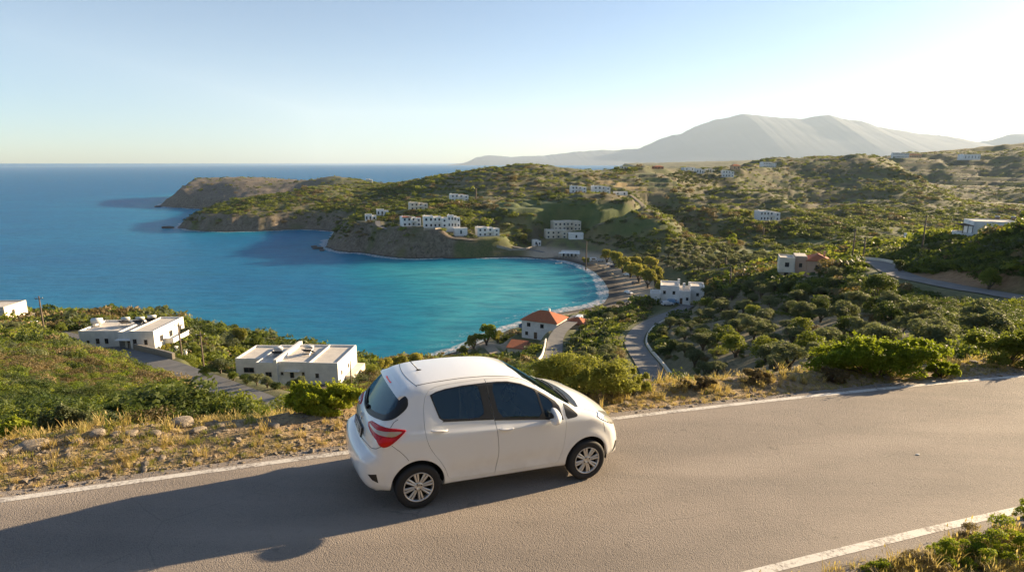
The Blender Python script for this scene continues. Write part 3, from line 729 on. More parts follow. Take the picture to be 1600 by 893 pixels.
lane_m = mat("lane_asphalt", (.15, .15, .155), .9); _nt = NT(lane_m); _P = _nt.pos()
_nt.link(_nt.ramp(_nt.noise(_P, .5, 5, .6), [(.3, (.11, .11, .112)), (.7, (.175, .168, .16))]), _nt.b.inputs["Base Color"])
track_m = mat("track_dirt", (.30, .24, .17), .95); kerb_m = mat("kerb_concrete", (.42, .39, .34), .9)
for nm, (P, w) in LANES.items():
    T = np.gradient(P[:, :2], axis=0); T /= np.linalg.norm(T, axis=1)[:, None]; N_ = np.stack([-T[:, 1], T[:, 0]], 1); V = []
    for e in (-1, -.33, .33, 1): V.append(np.concatenate([P[:, :2] + N_ * e * w / 2, P[:, 2:] + .03], 1))
    n = len(P); V = np.concatenate(V); i, j = np.meshgrid(np.arange(3), np.arange(n - 1), indexing='ij'); a = i * n + j
    tag(new_mesh(nm, V, np.stack([a, a + n, a + n + 1, a + 1], -1).reshape(-1, 4), track_m if 'track' in nm else lane_m), kind="structure")

# ---------------------------------------------------------------- air
def build_haze():
    mb = MB(); mb.box(-9000, 42000, -5000, 28000, -12, 2350)
    m = bpy.data.materials.new("haze_air"); m.use_nodes = True; n = m.node_tree.nodes; n.remove(n["Principled BSDF"])
    v = n.new("ShaderNodeVolumePrincipled"); v.inputs["Color"].default_value = (.70, .85, 1, 1); v.inputs["Density"].default_value = HAZE; v.inputs["Anisotropy"].default_value = .05
    m.node_tree.links.new(v.outputs[0], n["Material Output"].inputs["Volume"])
    o = mb.build("haze", m); tag(o, kind="stuff"); return o

# ---------------------------------------------------------------- foliage materials and prototypes
def leaf_mat(name, c1, c2, c3, tr=.35, rough=.55):
    """c1..c3: dark, mid, light leaf colours, mixed per plant and per clump"""
    m = mat(name, c2, rough); nt = NT(m)
    oi = nt.new("ShaderNodeObjectInfo"); P_ = nt.obj()
    n = nt.noise(P_, 2.4, 4, .6); n2 = nt.noise(P_, 19, 2, .6)
    f = nt.math('ADD', nt.math('MULTIPLY', n, .75), nt.math('ADD', nt.math('MULTIPLY', n2, .45), nt.math('MULTIPLY', oi.outputs["Random"], .42)))
    c = nt.ramp(f, [(.48, c1), (.80, c2), (1.0, c3)])
    nt.link(c, nt.b.inputs["Base Color"]); nt.b.inputs["Specular IOR Level"].default_value = .25
    t = nt.new("ShaderNodeBsdfTranslucent"); mixc = nt.mix(.5, c, (c3[0] * 1.25, c3[1] * 1.3, c3[2] * .6)); nt.link(mixc, t.inputs[0])
    ms = nt.new("ShaderNodeMixShader"); ms.inputs[0].default_value = tr
    nt.link(nt.b.outputs[0], ms.inputs[1]); nt.link(t.outputs[0], ms.inputs[2]); nt.link(ms.outputs[0], nt.n["Material Output"].inputs[0])
    return m
L_MACCHIA = leaf_mat("macchia_leaves", (.052, .084, .014), (.125, .168, .028), (.23, .245, .040), .50)
L_DARK = leaf_mat("dark_leaves", (.024, .042, .011), (.058, .090, .020), (.115, .140, .032), .42)
L_OLIVE = leaf_mat("olive_leaves", (.055, .072, .036), (.110, .132, .066), (.20, .215, .10), .42)
L_BRIGHT = leaf_mat("bright_leaves", (.080, .130, .012), (.18, .25, .020), (.33, .36, .036), .50)
L_GOLD = leaf_mat("golden_leaves", (.115, .125, .026), (.25, .245, .045), (.38, .34, .065), .48)
L_BROWN = leaf_mat("dry_scrub", (.080, .060, .026), (.155, .118, .055), (.25, .19, .09), .3)
L_GRASS = leaf_mat("dry_grass_blades", (.22, .155, .055), (.42, .31, .12), (.54, .43, .20), .4)
L_GRASS2 = leaf_mat("green_grass_blades", (.10, .13, .022), (.22, .235, .036), (.34, .31, .07), .4)
L_PALE = leaf_mat("pale_leaves", (.15, .17, .035), (.30, .32, .065), (.44, .42, .11), .45)
BARK = mat("bark", (.09, .07, .05), .95)
BARK_PALE = mat("dry_twig", (.30, .23, .15), .9)

def leaf_quads(C, N, size, rng, aspect=.55, bend=.25):
    """C centres, N facing, one folded leaf (2 quads -> 4 tris worth) each"""
    n = len(C); N = N / (np.linalg.norm(N, axis=1)[:, None] + 1e-9)
    r = rng.normal(size=(n, 3)); U = np.cross(N, r); U /= np.linalg.norm(U, axis=1)[:, None] + 1e-9; Vv = np.cross(N, U)
    s = (size * (.6 + .8 * rng.random(n)))[:, None]
    a = C - U * s * .5; b = C + Vv * s * aspect * .5 - N * s * bend * .3; c = C + U * s * .5 - N * s * bend * .4; d = C - Vv * s * aspect * .5 - N * s * bend * .3
    V = np.stack([a, b, c, d], 1).reshape(-1, 3)
    Fq = np.arange(4 * n).reshape(n, 4)
    return V, Fq
def crown_points(n, rng, lobes=12, flat=.75, base=-.15, spread=.62, lr=(.28, .48), dome=True):
    """leaf positions on the shells of overlapping uneven lobes; unit crown radius"""
    L = []
    for i in range(lobes):
        a = rng.random() * 6.283; q = spread * math.sqrt(rng.random()); h = (rng.random() ** .8) * flat * (1 - .5 * q * q)
        L.append((q * math.cos(a), q * math.sin(a), h * (1 if dome else 1) + base, rng.uniform(*lr) * (1.05 - .35 * q)))
    L = np.array(L); w = L[:, 3] ** 2; k = rng.choice(lobes, n, p=w / w.sum())
    D = rng.normal(size=(n, 3)); D /= np.linalg.norm(D, axis=1)[:, None]; D[:, 2] = np.where(D[:, 2] < -.35, -D[:, 2], D[:, 2])
    rr = L[k, 3] * (1 - .35 * rng.random(n) ** 2) * (1 + .18 * np.sin(D[:, 0] * 7 + k) * np.cos(D[:, 1] * 6 - k))
    C = L[k, :3] + D * rr[:, None] * np.array([1, 1, .85]); C[:, 2] = np.maximum(C[:, 2], base * .3 + rng.random(n) * .08)
    return C, D
def plant_mesh(name, n, size, seed, m, **k):
    asp = k.pop('aspect', .55)
    rng = np.random.default_rng(seed); C, D = crown_points(n, rng, **k)
    V, Fq = leaf_quads(C, D + rng.normal(size=D.shape) * .55, size, rng, asp)
    o = new_mesh(name, V, Fq, m, None, False); COL.objects.unlink(o); return o
def gn_scatter(name, protos, P, rot, scl, idx, label=None, kind="stuff"):
    me = bpy.data.meshes.new(name); n = len(P); me.vertices.add(n); me.vertices.foreach_set("co", np.asarray(P, np.float32).ravel())
    for nm, v in (("rot", rot), ("scl", scl)):
        a = me.attributes.new(nm, 'FLOAT_VECTOR', 'POINT'); a.data.foreach_set("vector", np.asarray(v, np.float32).ravel())
    a = me.attributes.new("idx", 'INT', 'POINT'); a.data.foreach_set("value", np.asarray(idx, np.int32))
    o = bpy.data.objects.new(name, me); COL.objects.link(o)
    cl = bpy.data.collections.new(name + "_kinds")
    for i, p in enumerate(protos): p.name = "k%02d_" % i + p.name.split("_", 1)[-1] if p.name.startswith("k") else "k%02d_" % i + p.name; cl.objects.link(p)
    g = bpy.data.node_groups.new(name, 'GeometryNodeTree'); g.interface.new_socket("Geometry", in_out='INPUT', socket_type='NodeSocketGeometry'); g.interface.new_socket("Geometry", in_out='OUTPUT', socket_type='NodeSocketGeometry')
    N = g.nodes; Lk = g.links; gi = N.new('NodeGroupInput'); go = N.new('NodeGroupOutput'); ip = N.new('GeometryNodeInstanceOnPoints')
    ci = N.new('GeometryNodeCollectionInfo'); ci.inputs[0].default_value = cl; ci.inputs['Separate Children'].default_value = True; ci.inputs['Reset Children'].default_value = True
    def na(nm, t): a = N.new('GeometryNodeInputNamedAttribute'); a.data_type = t; a.inputs[0].default_value = nm; return [x for x in a.outputs if x.enabled and x.name == 'Attribute'][0]
    Lk.new(gi.outputs[0], ip.inputs['Points']); Lk.new(ci.outputs[0], ip.inputs['Instance']); ip.inputs['Pick Instance'].default_value = True
    Lk.new(na('idx', 'INT'), ip.inputs['Instance Index']); Lk.new(na('scl', 'FLOAT_VECTOR'), ip.inputs['Scale'])
    e = N.new('FunctionNodeEulerToRotation'); Lk.new(na('rot', 'FLOAT_VECTOR'), e.inputs[0]); Lk.new(e.outputs[0], ip.inputs['Rotation'])
    Lk.new(ip.outputs[0], go.inputs[0]); md = o.modifiers.new("scatter", 'NODES'); md.node_group = g
    return tag(o, label, kind=kind)

# far scrub: coarse clumps; near shrubs: fine leaves
FAR = [plant_mesh("scrub", 150, .24, 10 + i, [L_MACCHIA, L_DARK, L_OLIVE, L_MACCHIA, L_BROWN, L_OLIVE][i], lobes=7, flat=.6) for i in range(6)]
MID = [plant_mesh("shrub", 1500, .085, 30 + i, [L_MACCHIA, L_DARK, L_MACCHIA, L_OLIVE, L_BROWN, L_BRIGHT][i], lobes=12, flat=.6) for i in range(6)]

def lane_dist(x, y):
    best = np.full(len(x), 1e9)
    for nm, (P, w) in LANES.items():
        for i in range(len(P) - 1):
            a, b = P[i], P[i + 1]; e = (b - a)[:2]; t = np.clip(((x - a[0]) * e[0] + (y - a[1]) * e[1]) / (e @ e), 0, 1)
            best = np.minimum(best, np.hypot(x - a[0] - e[0] * t, y - a[1] - e[1] * t) - w / 2)
    return best
def pad_dist(x, y):
    best = np.full(len(x), 1e9)
    for hx, hy, hz, hr in HOUSE_PADS: best = np.minimum(best, np.hypot(x - hx, y - hy) - hr)
    return best
def img_xy(x, y, z):
    d = y * math.cos(TILT) - (z - CAM_Z) * math.sin(TILT); u = y * math.sin(TILT) + (z - CAM_Z) * math.cos(TILT)
    return 800 + F_PX * x / d, 446.5 - F_PX * u / d
GREEN_P = [[tuple(march(*p)[:2]) for p in L] for L in ([(800,338),(870,330),(985,326),(990,338),(940,350),(850,352)], [(760,318),(830,312),(900,320),(880,330),(800,336)], [(930,356),(990,345),(1040,352),(1060,366),(1000,366)],
             [(1100,392),(1180,386),(1220,392),(1180,402),(1110,402)], [(1240,372),(1310,372),(1300,382),(1240,380)], [(960,397),(1040,394),(1050,400),(975,405)], [(1080,424),(1190,420),(1225,428),(1150,434),(1085,432)], [(925,276),(985,288),(1010,296),(960,292)])]
ORCHARD_P = [tuple(march(*p)[:2]) for p in [(1032,502),(1090,468),(1200,450),(1330,468),(1480,520),(1470,560),(1250,592),(1080,600),(1048,570)]]
GROVE_P = [[tuple(march(*p)[:2]) for p in L] for L in ([(985,412),(1060,392),(1120,388),(1215,405),(1230,418),(1150,418),(1060,424),(1000,424)], [(1000,262),(1060,262),(1060,290),(1040,312),(1010,300),(990,275)], [(850,262),(960,262),(960,270),(850,270)], [(1040,270),(1140,266),(1140,280),(1060,290)])]
BARE_P = [[tuple(march(*p)[:2]) for p in L] for L in ([(70,585),(105,560),(135,590),(165,612),(180,640),(120,652),(60,625)], [(1420,425),(1500,420),(1600,425),(1600,455),(1500,446),(1430,436)])]
def inside(P, x, y): return poly_mask(x, y, P, 1e-3) > .5

# lines of sight kept open by the residents: no tall growth stands before these stretches of lane
OPEN_PX = [np.array(p, float) for p in ([(105,522),(150,530),(230,548),(290,560),(340,584),(385,606),(450,630),(460,652),(415,650),(360,632),(300,612),(215,572),(140,545)], [(978,530),(992,500),(1050,476),(1068,486),(1022,506),(1012,530),(1032,575),(1044,610),(1010,612),(990,560)],
           [(1338,400),(1400,403),(1440,422),(1600,448),(1640,470),(1600,477),(1500,460),(1400,443),(1350,420)], [(862,515),(905,492),(918,503),(890,530),(885,560),(848,560)], [(1008,500),(1008,470),(1062,470),(1100,476),(1050,495)], [(800,520),(880,500),(880,535),(806,538)], [(1215,410),(1300,400),(1300,434),(1218,436)], [(120,505),(265,505),(262,545),(125,540)], [(365,570),(545,565),(545,606),(470,612),(365,588)])]
def blocks_lane(x, y, ztop):
    u, v = img_xy(x, y, ztop); m = np.zeros(len(u), bool)
    for P in OPEN_PX: m |= poly_mask(u, v, P, 1e-3) > .5
    return m
def scatter_scrub():
    rng = np.random.default_rng(5); n = 570000
    r = np.exp(rng.uniform(math.log(16), math.log(1900), n)); th = rng.uniform(-1.2, 1.2, n); x = r * np.sin(th); y = r * np.cos(th)
    keep = (near_blend(x, y) > 3.0); x, y, r = x[keep], y[keep], r[keep]
    z, s, k = ground(x, y)
    dens = fbm(x, y, 45, 3) * .6 + fbm(x + 99, y, 9, 2) * .45 + .10
    left = (x < -6) & (r < 130); dens = dens + np.where(left, .14, 0) + np.where((r < 170) & (x > 0), .18, 0) + np.where(r > 320, .17, 0)
    ok = (s > np.where(k > .5, 5, 9)) & (z > 2.0) & ((s > 40) | (k > .2)) & (lane_dist(x, y) > np.where(r < 230, 2.4, 1.5)) & ~((r < 150) & (x > 55) & (lane_dist(x, y) < 4.5)) & (pad_dist(x, y) > .5)
    cliff = (k > .7) & (s < 22); ok &= ~cliff | (rng.random(len(x)) < .35)
    for P in GREEN_P: ok &= ~inside(P, x, y) | (rng.random(len(x)) < .10)
    for P in BARE_P: ok &= ~inside(P, x, y) | (rng.random(len(x)) < .16)
    for P in GROVE_P: ok &= ~inside(P, x, y) | (rng.random(len(x)) < .04)
    ok &= ~inside(ORCHARD_P, x, y) | (rng.random(len(x)) < .025)
    _, tw_, ri_ = terraces(land(x, y), x, y); ok &= (tw_ < .4) | (rng.random(len(x)) < .36) | (r < 250)
    ok &= ~((x < -240) & (y > 780)) | (rng.random(len(x)) < .06)
    ok &= dens > rng.normal(0, .22, len(x)) + .04
    x, y, z, r, s, k = x[ok], y[ok], z[ok], r[ok], s[ok], k[ok]
    b_ = blocks_lane(x, y, z + np.clip(r * .0105, .45, 3.2) * .7); x, y, z, r, s, k = x[~b_], y[~b_], z[~b_], r[~b_], s[~b_], k[~b_]
    n = len(x)
    size = np.clip(r * .0105, .45, 3.2) * np.exp(rng.normal(-.05, .38, n)) * np.where(r > 260, .74, 1)
    kind = rng.choice(6, n, p=[.30, .20, .15, .17, .10, .08])
    blend = fbm(x, y, 70, 2); kind = np.where((blend < -.25) & (rng.random(n) < .6), 1, kind)
    dry = fbm(x + 500, y, 30, 2); kind = np.where((dry > .3) & (rng.random(n) < .35), 4, kind)
    sc = np.stack([size * rng.uniform(.8, 1.35, n), size * rng.uniform(.8, 1.35, n), size * rng.uniform(.65, 1.15, n)], 1)
    ro = np.stack([rng.normal(0, .08, n), rng.normal(0, .08, n), rng.random(n) * 6.28], 1)
    P = np.stack([x, y, z - .08 * size], 1)
    near = r < 115
    print("scrub", n, near.sum())
    gn_scatter("hillside_scrub", FAR, P[~near], ro[~near], sc[~near], kind[~near], "low green and brown scrub growing over the far hillsides")
    gn_scatter("hillside_shrubbery", MID, P[near], ro[near], sc[near], kind[near], "dense low shrubbery covering the near slopes")
scatter_scrub()

# ---------------------------------------------------------------- houses
def plaster(name, col, rough=.85):
    m = mat(name, col, rough); nt = NT(m); P_ = nt.obj(); n = nt.noise(P_, .8, 5, .65); n2 = nt.noise(P_, 9, 4, .6)
    d = tuple(c * .78 for c in col); nt.link(nt.mix(nt.maprange(nt.math('ADD', n, nt.math('MULTIPLY', n2, .2)), .45, .85), col, d), nt.b.inputs["Base Color"])
    nt.link(nt.bump(n2, .2, .02), nt.b.inputs["Normal"]); return m
M_WHITE = plaster("white_plaster", (.82, .805, .77)); M_CREAM = plaster("cream_plaster", (.72, .65, .53)); M_TAN = plaster("tan_plaster", (.52, .36, .22)); M_TERRA = plaster("terracotta_plaster", (.48, .19, .09))
M_PINK = plaster("pink_plaster", (.60, .40, .28)); M_BEIGE = plaster("beige_plaster", (.64, .57, .46)); M_ROOF = plaster("roof_screed", (.62, .57, .50)); M_ROOF2 = plaster("roof_grey", (.45, .43, .41))
M_GLASS = mat("window_glass", (.02, .028, .035), .08); M_FRAME = mat("window_frame", (.12, .08, .055), .6); M_FRAMEW = mat("white_frame", (.7, .69, .66), .5); M_DOOR = mat("wood_door", (.10, .06, .035), .6); M_BLUE = mat("blue_shutter", (.06, .14, .26), .6)
M_STONE = plaster("dry_stone", (.33, .29, .235)); M_METAL = mat("galvanised", (.55, .55, .55), .35, .8); M_PANEL = mat("solar_glass", (.012, .016, .03), .12); M_WOOD = mat("grey_wood", (.13, .10, .075), .9)
def tile_mat():
    m = mat("roof_tiles", (.40, .12, .05), .8); nt = NT(m); P_ = nt.obj(); n = nt.noise(P_, 3, 5, .7)
    wv = nt.new("ShaderNodeTexWave", wave_type='BANDS', bands_direction='X'); nt.link(P_, wv.inputs[0]); wv.inputs["Scale"].default_value = 1.6; wv.inputs["Distortion"].default_value = .4
    c = nt.ramp(n, [(.3, (.30, .075, .028)), (.6, (.46, .145, .055)), (.8, (.55, .24, .12))]); nt.link(nt.mix(nt.maprange(wv.outputs["Fac"], .0, .4, .45, 0), c, (.12, .035, .015)), nt.b.inputs["Base Color"])
    nt.link(nt.bump(wv.outputs["Fac"], .5, .05), nt.b.inputs["Normal"]); return m
M_TILE = tile_mat()

def add_window(par, x, y, z, w, h, face='front', frame=None, fine=True, sill=True, shutters=None, name="window"):
    """x, y: centre on the wall plane; z: sill height; front faces -y, right faces +x, left faces -x"""
    fr = frame or M_FRAME
    T = Matrix.Translation((x, y, z)) @ (Matrix.Rotation({'front': 0, 'right': math.pi / 2, 'left': -math.pi / 2, 'back': math.pi}[face], 4, 'Z'))
    mb = MB(); t = .07 if fine else .10
    mb.box(-w / 2, -w / 2 + t, -.05, .02, 0, h, 0, T); mb.box(w / 2 - t, w / 2, -.05, .02, 0, h, 0, T); mb.box(-w / 2 + t, w / 2 - t, -.05, .02, h - t, h, 0, T); mb.box(-w / 2 + t, w / 2 - t, -.05, .02, 0, t, 0, T)
    if fine and w > .7: mb.box(-.03, .03, -.045, .02, t, h - t, 0, T)
    if not fine:
        mb.box(-w / 2 + t, w / 2 - t, -.02, .02, t, h - t, 1, T)
        return mb.build(name, [fr, M_GLASS], par)
    o = mb.build(name, fr, par)
    g = MB(); g.box(-w / 2 + t * .9, w / 2 - t * .9, -.02, .02, t * .9, h - t * .9, 0, T); g.build("pane", M_GLASS, o)
    if sill: s = MB(); s.box(-w / 2 - .08, w / 2 + .08, -.12, .02, -.07, -.005, 0, T); s.build("sill", M_FRAMEW, o)
    if shutters:
        for e in (-1, 1):
            s = MB(); x0, x1 = sorted((e * (w / 2 + .03), e * (w / 2 + w * .5))); s.box(x0, x1, -.06, .02, 0, h, 0, T); s.build("shutter", shutters, o)
    return o
def add_door(par, x, y, z, w, h, face='front', m=None):
    T = Matrix.Translation((x, y, z)) @ Matrix.Rotation({'front': 0, 'right': math.pi / 2, 'left': -math.pi / 2}[face], 4, 'Z')
    mb = MB(); mb.box(-w / 2, w / 2, -.04, .02, 0, h, 0, T); o = mb.build("door", m or M_DOOR, par)
    s = MB(); s.box(w * .3, w * .36, -.09, -.045, h * .46, h * .52, 0, T); s.build("handle", M_METAL, o); return o
def flat_block(par, x0, x1, y0, y1, z0, z1, wall=None, roof=None, para=.35, t=.22):
    wall = wall or M_WHITE; roof = roof or M_ROOF
    mb = MB(); mb.box(x0, x1, y0, y1, z0, z1 - .02)
    for a in ((x0, x1, y0, y0 + t), (x0, x1, y1 - t, y1), (x0, x0 + t, y0 + t, y1 - t), (x1 - t, x1, y0 + t, y1 - t)): mb.box(*a, z1 - .02, z1 + para)
    w = mb.build("wall", wall, par); r = MB(); r.box(x0 + t + .002, x1 - t - .002, y0 + t + .002, y1 - t - .002, z1 - .018, z1 + .06); r.build("roof", roof, par); return w
def hip_roof(par, x0, x1, y0, y1, z, h, over=.4, m=None, name="roof"):
    x0 -= over; x1 += over; y0 -= over; y1 += over; L = x1 - x0; D = y1 - y0; k = min(L, D) / 2
    if L >= D: R1, R2 = (x0 + k, (y0 + y1) / 2), (x1 - k, (y0 + y1) / 2)
    else: R1, R2 = ((x0 + x1) / 2, y0 + k), ((x0 + x1) / 2, y1 - k)
    V = [(x0, y0, z), (x1, y0, z), (x1, y1, z), (x0, y1, z), (*R1, z + h), (*R2, z + h), (x0, y0, z - .12), (x1, y0, z - .12), (x1, y1, z - .12), (x0, y1, z - .12)]
    Fc = [(0, 1, 5, 4), (1, 2, 5), (2, 3, 4, 5), (3, 0, 4)] if L >= D else [(0, 1, 4), (1, 2, 5, 4), (2, 3, 5), (3, 0, 4, 5)]
    Fc += [(6, 7, 1, 0), (7, 8, 2, 1), (8, 9, 3, 2), (9, 6, 0, 3), (9, 8, 7, 6)]
    mb = MB(); mb.add(V, Fc); return mb.build(name, m or M_TILE, par)
def solar_heater(x, y, z, label, rz=0, tilt=.6):
    e = empty("solar_water_heater", (x, y, z), rz, label, "water heater", "solar water heaters on the flat roofs")
    mb = MB(); T = Matrix.Rotation(-tilt, 4, 'X')
    mb.box(-.95, .95, -.9, .9, .55, .63, 0, Matrix.Translation((0, 0, .1)) @ T); mb.build("collector", M_PANEL, e)
    mb = MB(); mb.tube([(-.75, .95, 1.15), (.75, .95, 1.15)], .3, 14); mb.build("tank", M_FRAMEW, e, True)
    mb = MB()
    for sx in (-.7, .7): mb.tube([(sx, -.8, -.1), (sx, -.8, .2)], .03, 6); mb.tube([(sx, .95, -.1), (sx, .95, 1.0)], .03, 6); mb.tube([(sx, -.8, .15), (sx, .95, .95)], .03, 6)
    mb.build("frame", M_METAL, e); return e
def W2(e, x, y, z): return tuple(Matrix.Translation(e.location) @ Matrix.Rotation(e.rotation_euler[2], 4, 'Z') @ Vector((x, y, z)))

def village_house(i):
    k_, x0_, x1_, t_, b_, st, lb = VILLAGE[i]; P, w, h = VPOS[i]; rng = random.Random(i + 3)
    rz = -math.atan2(P[0], P[1]) * .5 + rng.uniform(.05, .42)
    e = empty("house" if k_ != 'hotel' else "apartment_building", tuple(P + [0, w * .22, -.3]), rz, lb, {'cottage': 'cottage', 'villa': 'villa', 'house': 'building', 'hotel': 'building'}[k_], "houses scattered over the far slopes")
    wall = {'cream': M_CREAM, 'tan': M_TAN, 'terra': M_TERRA, 'beige': M_BEIGE, 'flat2': M_CREAM}.get(st, M_WHITE); roof = {'red': M_TILE}.get(st, M_ROOF)
    d = min(w * .6, 11); h = max(h, 2.6) + .3; fl = h > 4.6
    def wins(x0, x1, y0, z, hh, n, y1=None):
        ww = min(1.3, (x1 - x0) / n * .42)
        for q in range(n):
            x = x0 + (x1 - x0) * (q + .5) / n; add_window(e, x, y0 - .001, z + hh * .30, ww, hh * .46, 'front', M_FRAME if q % 2 else M_BLUE, False)
        if y1: add_window(e, x1 - .0 + .001, (y0 + y1) / 2, z + hh * .3, ww, hh * .45, 'right', M_FRAME, False)
    if st in ('w1', 'cream', 'tan', 'terra'):
        if st in ('tan', 'terra') :
            mb = MB(); mb.box(-w / 2, w / 2, -d / 2, d / 2, -1.5, h * .72); mb.build("wall", wall, e); hip_roof(e, -w / 2, w / 2, -d / 2, d / 2, h * .72, h * .28, .3)
            wins(-w / 2, w / 2, -d / 2, 0, h * .72, max(2, int(w / 4)), d / 2)
        else:
            flat_block(e, -w / 2, w * .12, -d / 2, d / 2, -1.5, h, wall); flat_block(e, w * .12 + .01, w / 2, -d / 2 + .8, d / 2, -1.5, h * .8, wall)
            wins(-w / 2, w * .12, -d / 2, 0, h, max(1, int(w / 4))); wins(w * .12, w / 2, -d / 2 + .8, 0, h * .8, 1, d / 2)
        add_door(e, -w * .05, -d / 2 - .001, 0, .9, min(2.1, h * .62))
    elif st == 'low':
        flat_block(e, -w / 2, w / 2, -d / 2, d / 2, -1.5, h, wall, para=.25); wins(-w / 2, w / 2, -d / 2, 0, h, max(1, int(w / 6)), d / 2)
        if 'tank' in lb: mb = MB(); mb.lathe([(w * .12, 0), (w * .12, h * .8), (w * .09, h * 1.05), (0, h * 1.12)], 20, T=Matrix.Translation((-w * .42, -d * .2, 0))); mb.build("tank", M_WHITE, e, True)
    else:
        f = h / 2 if fl else h
        a = -w / 2; b = w * rng.uniform(-.12, .0); c = w * .24
        flat_block(e, a, b, -d / 2, d / 2, -2, h * .98, wall, roof if st != 'red' else M_TILE); flat_block(e, b + .01, c, -d / 2 + 1.2, d / 2, -2, h * (1.0 if st == 'beige' else .9), wall)
        flat_block(e, c + .01, w / 2, -d / 2 + .2, d / 2 - 1, -2, h * (.98 if st == 'beige' else .8), wall)
        if st == 'red':
            for (u0, u1, yy) in ((a, b, -d / 2), (c, w / 2, -d / 2 + .2)): mb = MB(); mb.box(u0 - .15, u1 + .15, yy - .35, yy - .004, h * .93, h * 1.03); mb.build("roof_edge", M_TILE, e)
        for lv in range(2 if fl else 1):
            wins(a, b, -d / 2, lv * f, f * .95, max(2, int((b - a) / 2.6))); wins(b, c, -d / 2 + 1.2, lv * f, f * .85, max(1, int((c - b) / 2.4))); wins(c, w / 2, -d / 2 + .2, lv * f * .85, f * .75, max(1, int((w / 2 - c) / 2.4)), d / 2 - 1)
        mb = MB(); mb.box(b + .02, c - .02, -d / 2 - .2, -d / 2 + 1.198, f - .14, f + .0); 
        mb.box(b + .02, c - .02, -d / 2 - .2, -d / 2 - .12, f, f + .8); mb.build("balcony", M_WHITE if st != 'beige' else wall, e)
        mb = MB(); mb.box(a + .6, a + 1.3, 0, .7, h, h + 1.0); mb.build("chimney", wall, e)
        if rng.random() < .4 and 'flat2' not in st: mb = MB(); mb.box(-w / 2 - 1.5, w / 2 + 2.5, -d / 2 - 2.6, -d / 2 - 2.3, -2.5, .25); mb.build("terrace_wall", M_STONE if rng.random() < .5 else M_WHITE, e)
    return e
for _i in range(len(VILLAGE)): village_house(_i)

# house A: flat-roofed white bungalow over the sea, left
A = empty("house", (HA[0] - .3, HA[1] + .2, HA[2]), R(1), "long white house above the sea with solar panels and a tank on its roof", "house")
flat_block(A, -9.2, .4, .9, 9, -1.5, 3.6); flat_block(A, .41, 3.9, -.7, 9, -1.5, 3.8); flat_block(A, 3.91, 9.0, -2.2, 8.6, -3.5, 4.4, para=.3)
for x in (-5.3, -3.4): add_window(A, x, .899, 1.3, .75, 1.05, frame=M_FRAME)
add_window(A, -7.4, .899, 1.4, .6, .6)
add_door(A, 1.1, -.701, .2, 1.2, 2.3, m=mat("grey_door", (.20, .21, .23), .5)); add_door(A, 2.7, -.701, .3, .9, 2.2)
add_window(A, 4.9, -2.201, 2.0, .75, 1.1); add_window(A, 7.2, -2.201, 2.0, .7, 1.0)
for y, z in ((0.2, 2.0), (3.5, 2.0), (6.8, 2.0)): add_window(A, 9.001, y, z, 1.1, 1.2, 'right', shutters=None)
for y in (-.2, 2.2, 4.8): add_door(A, 9.001, y, -2.2, 1.0, 2.1, 'right')
mb = MB(); mb.box(9.003, 11.0, 1.0, 8.2, 1.35, 1.5); mb.box(10.92, 11.0, 1.0, 8.2, 1.5, 2.3); mb.box(9.003, 10.92, 1.0, 1.08, 1.5, 2.3); mb.build("balcony", M_WHITE, A)
mb = MB(); [mb.box(.0 + .28 * i, .28 + .28 * i, -2.2 + .0, -.702, -1.2, -.9 + .19 * i) for i in range(6)]; mb.build("stairs", M_ROOF2, A)
mb = MB(); mb.box(.3, 3.6, -1.9, -.702, 2.65, 2.78); mb.build("porch_canopy", M_WHITE, A)
for (x, y, rz, lb) in ((-1.9, 5.0, .2, "dark tilted solar water heater in the middle of the long white house's roof"), (.9, 5.2, .2, "solar water heater nearest the raised roof block of the long white house"), (2.6, 6.6, .3, "rearmost solar water heater on the long white house")):
    solar_heater(*W2(A, x, y, 3.9), lb, rz)
T_ = empty("water_tank", W2(A, -7.4, 5.2, 3.66), .2, "white round water tank on a stand at the left end of the long house's roof", "water tank"); mb = MB(); mb.tube([(-.9, 0, 1.1), (.9, 0, 1.1)], .62, 18); mb.build("barrel", M_FRAMEW, T_, True)
mb = MB(); [mb.box(x, x + .1, -.5, .5, -.02, .6) for x in (-.6, .5)]; mb.build("stand", M_METAL, T_)

A.scale = (.9, 1, 1)
# house B: two white blocks below the road
Bh = empty("house", (HB[0] - .6, HB[1] + .5, HB[2]), R(-3), "pair of joined white flat-roofed houses just below the road, left of the car", "house")
flat_block(Bh, -10.6, -5.4, 3.0, 11, -1.5, 3.9); flat_block(Bh, -5.39, -1.3, .2, 10.5, -1.5, 4.2); flat_block(Bh, -1.29, 4.8, -.6, 9.5, -1.5, 4.7); flat_block(Bh, 4.81, 9.9, -1.4, 9.0, -1.5, 4.9)
mb = MB(); mb.box(-1.6, -1.0, -1.0, 10.2, -1.5, 5.5); mb.build("party_wall", M_WHITE, Bh)
add_window(Bh, -8.2, 2.999, 1.6, 1.9, .95); add_window(Bh, -3.2, .199, 1.9, 1.1, .9); add_window(Bh, -.35, -.601, 2.6, .45, .55); add_window(Bh, 1.4, -.601, 2.1, .7, 1.1); add_window(Bh, 3.4, -.601, 2.6, .45, .6); add_window(Bh, 6.2, -1.401, 2.5, .6, .8)
add_door(Bh, 3.5, -.601, -.6, 1.0, 2.2, m=M_FRAMEW); add_door(Bh, 8.3, -1.401, -.6, 1.1, 2.2); add_window(Bh, 6.2, -1.401, .3, .7, .8)
for y, z in ((.4, 2.6), (4.0, 2.6)): add_window(Bh, 9.901, y, z, .6, .7, 'right')
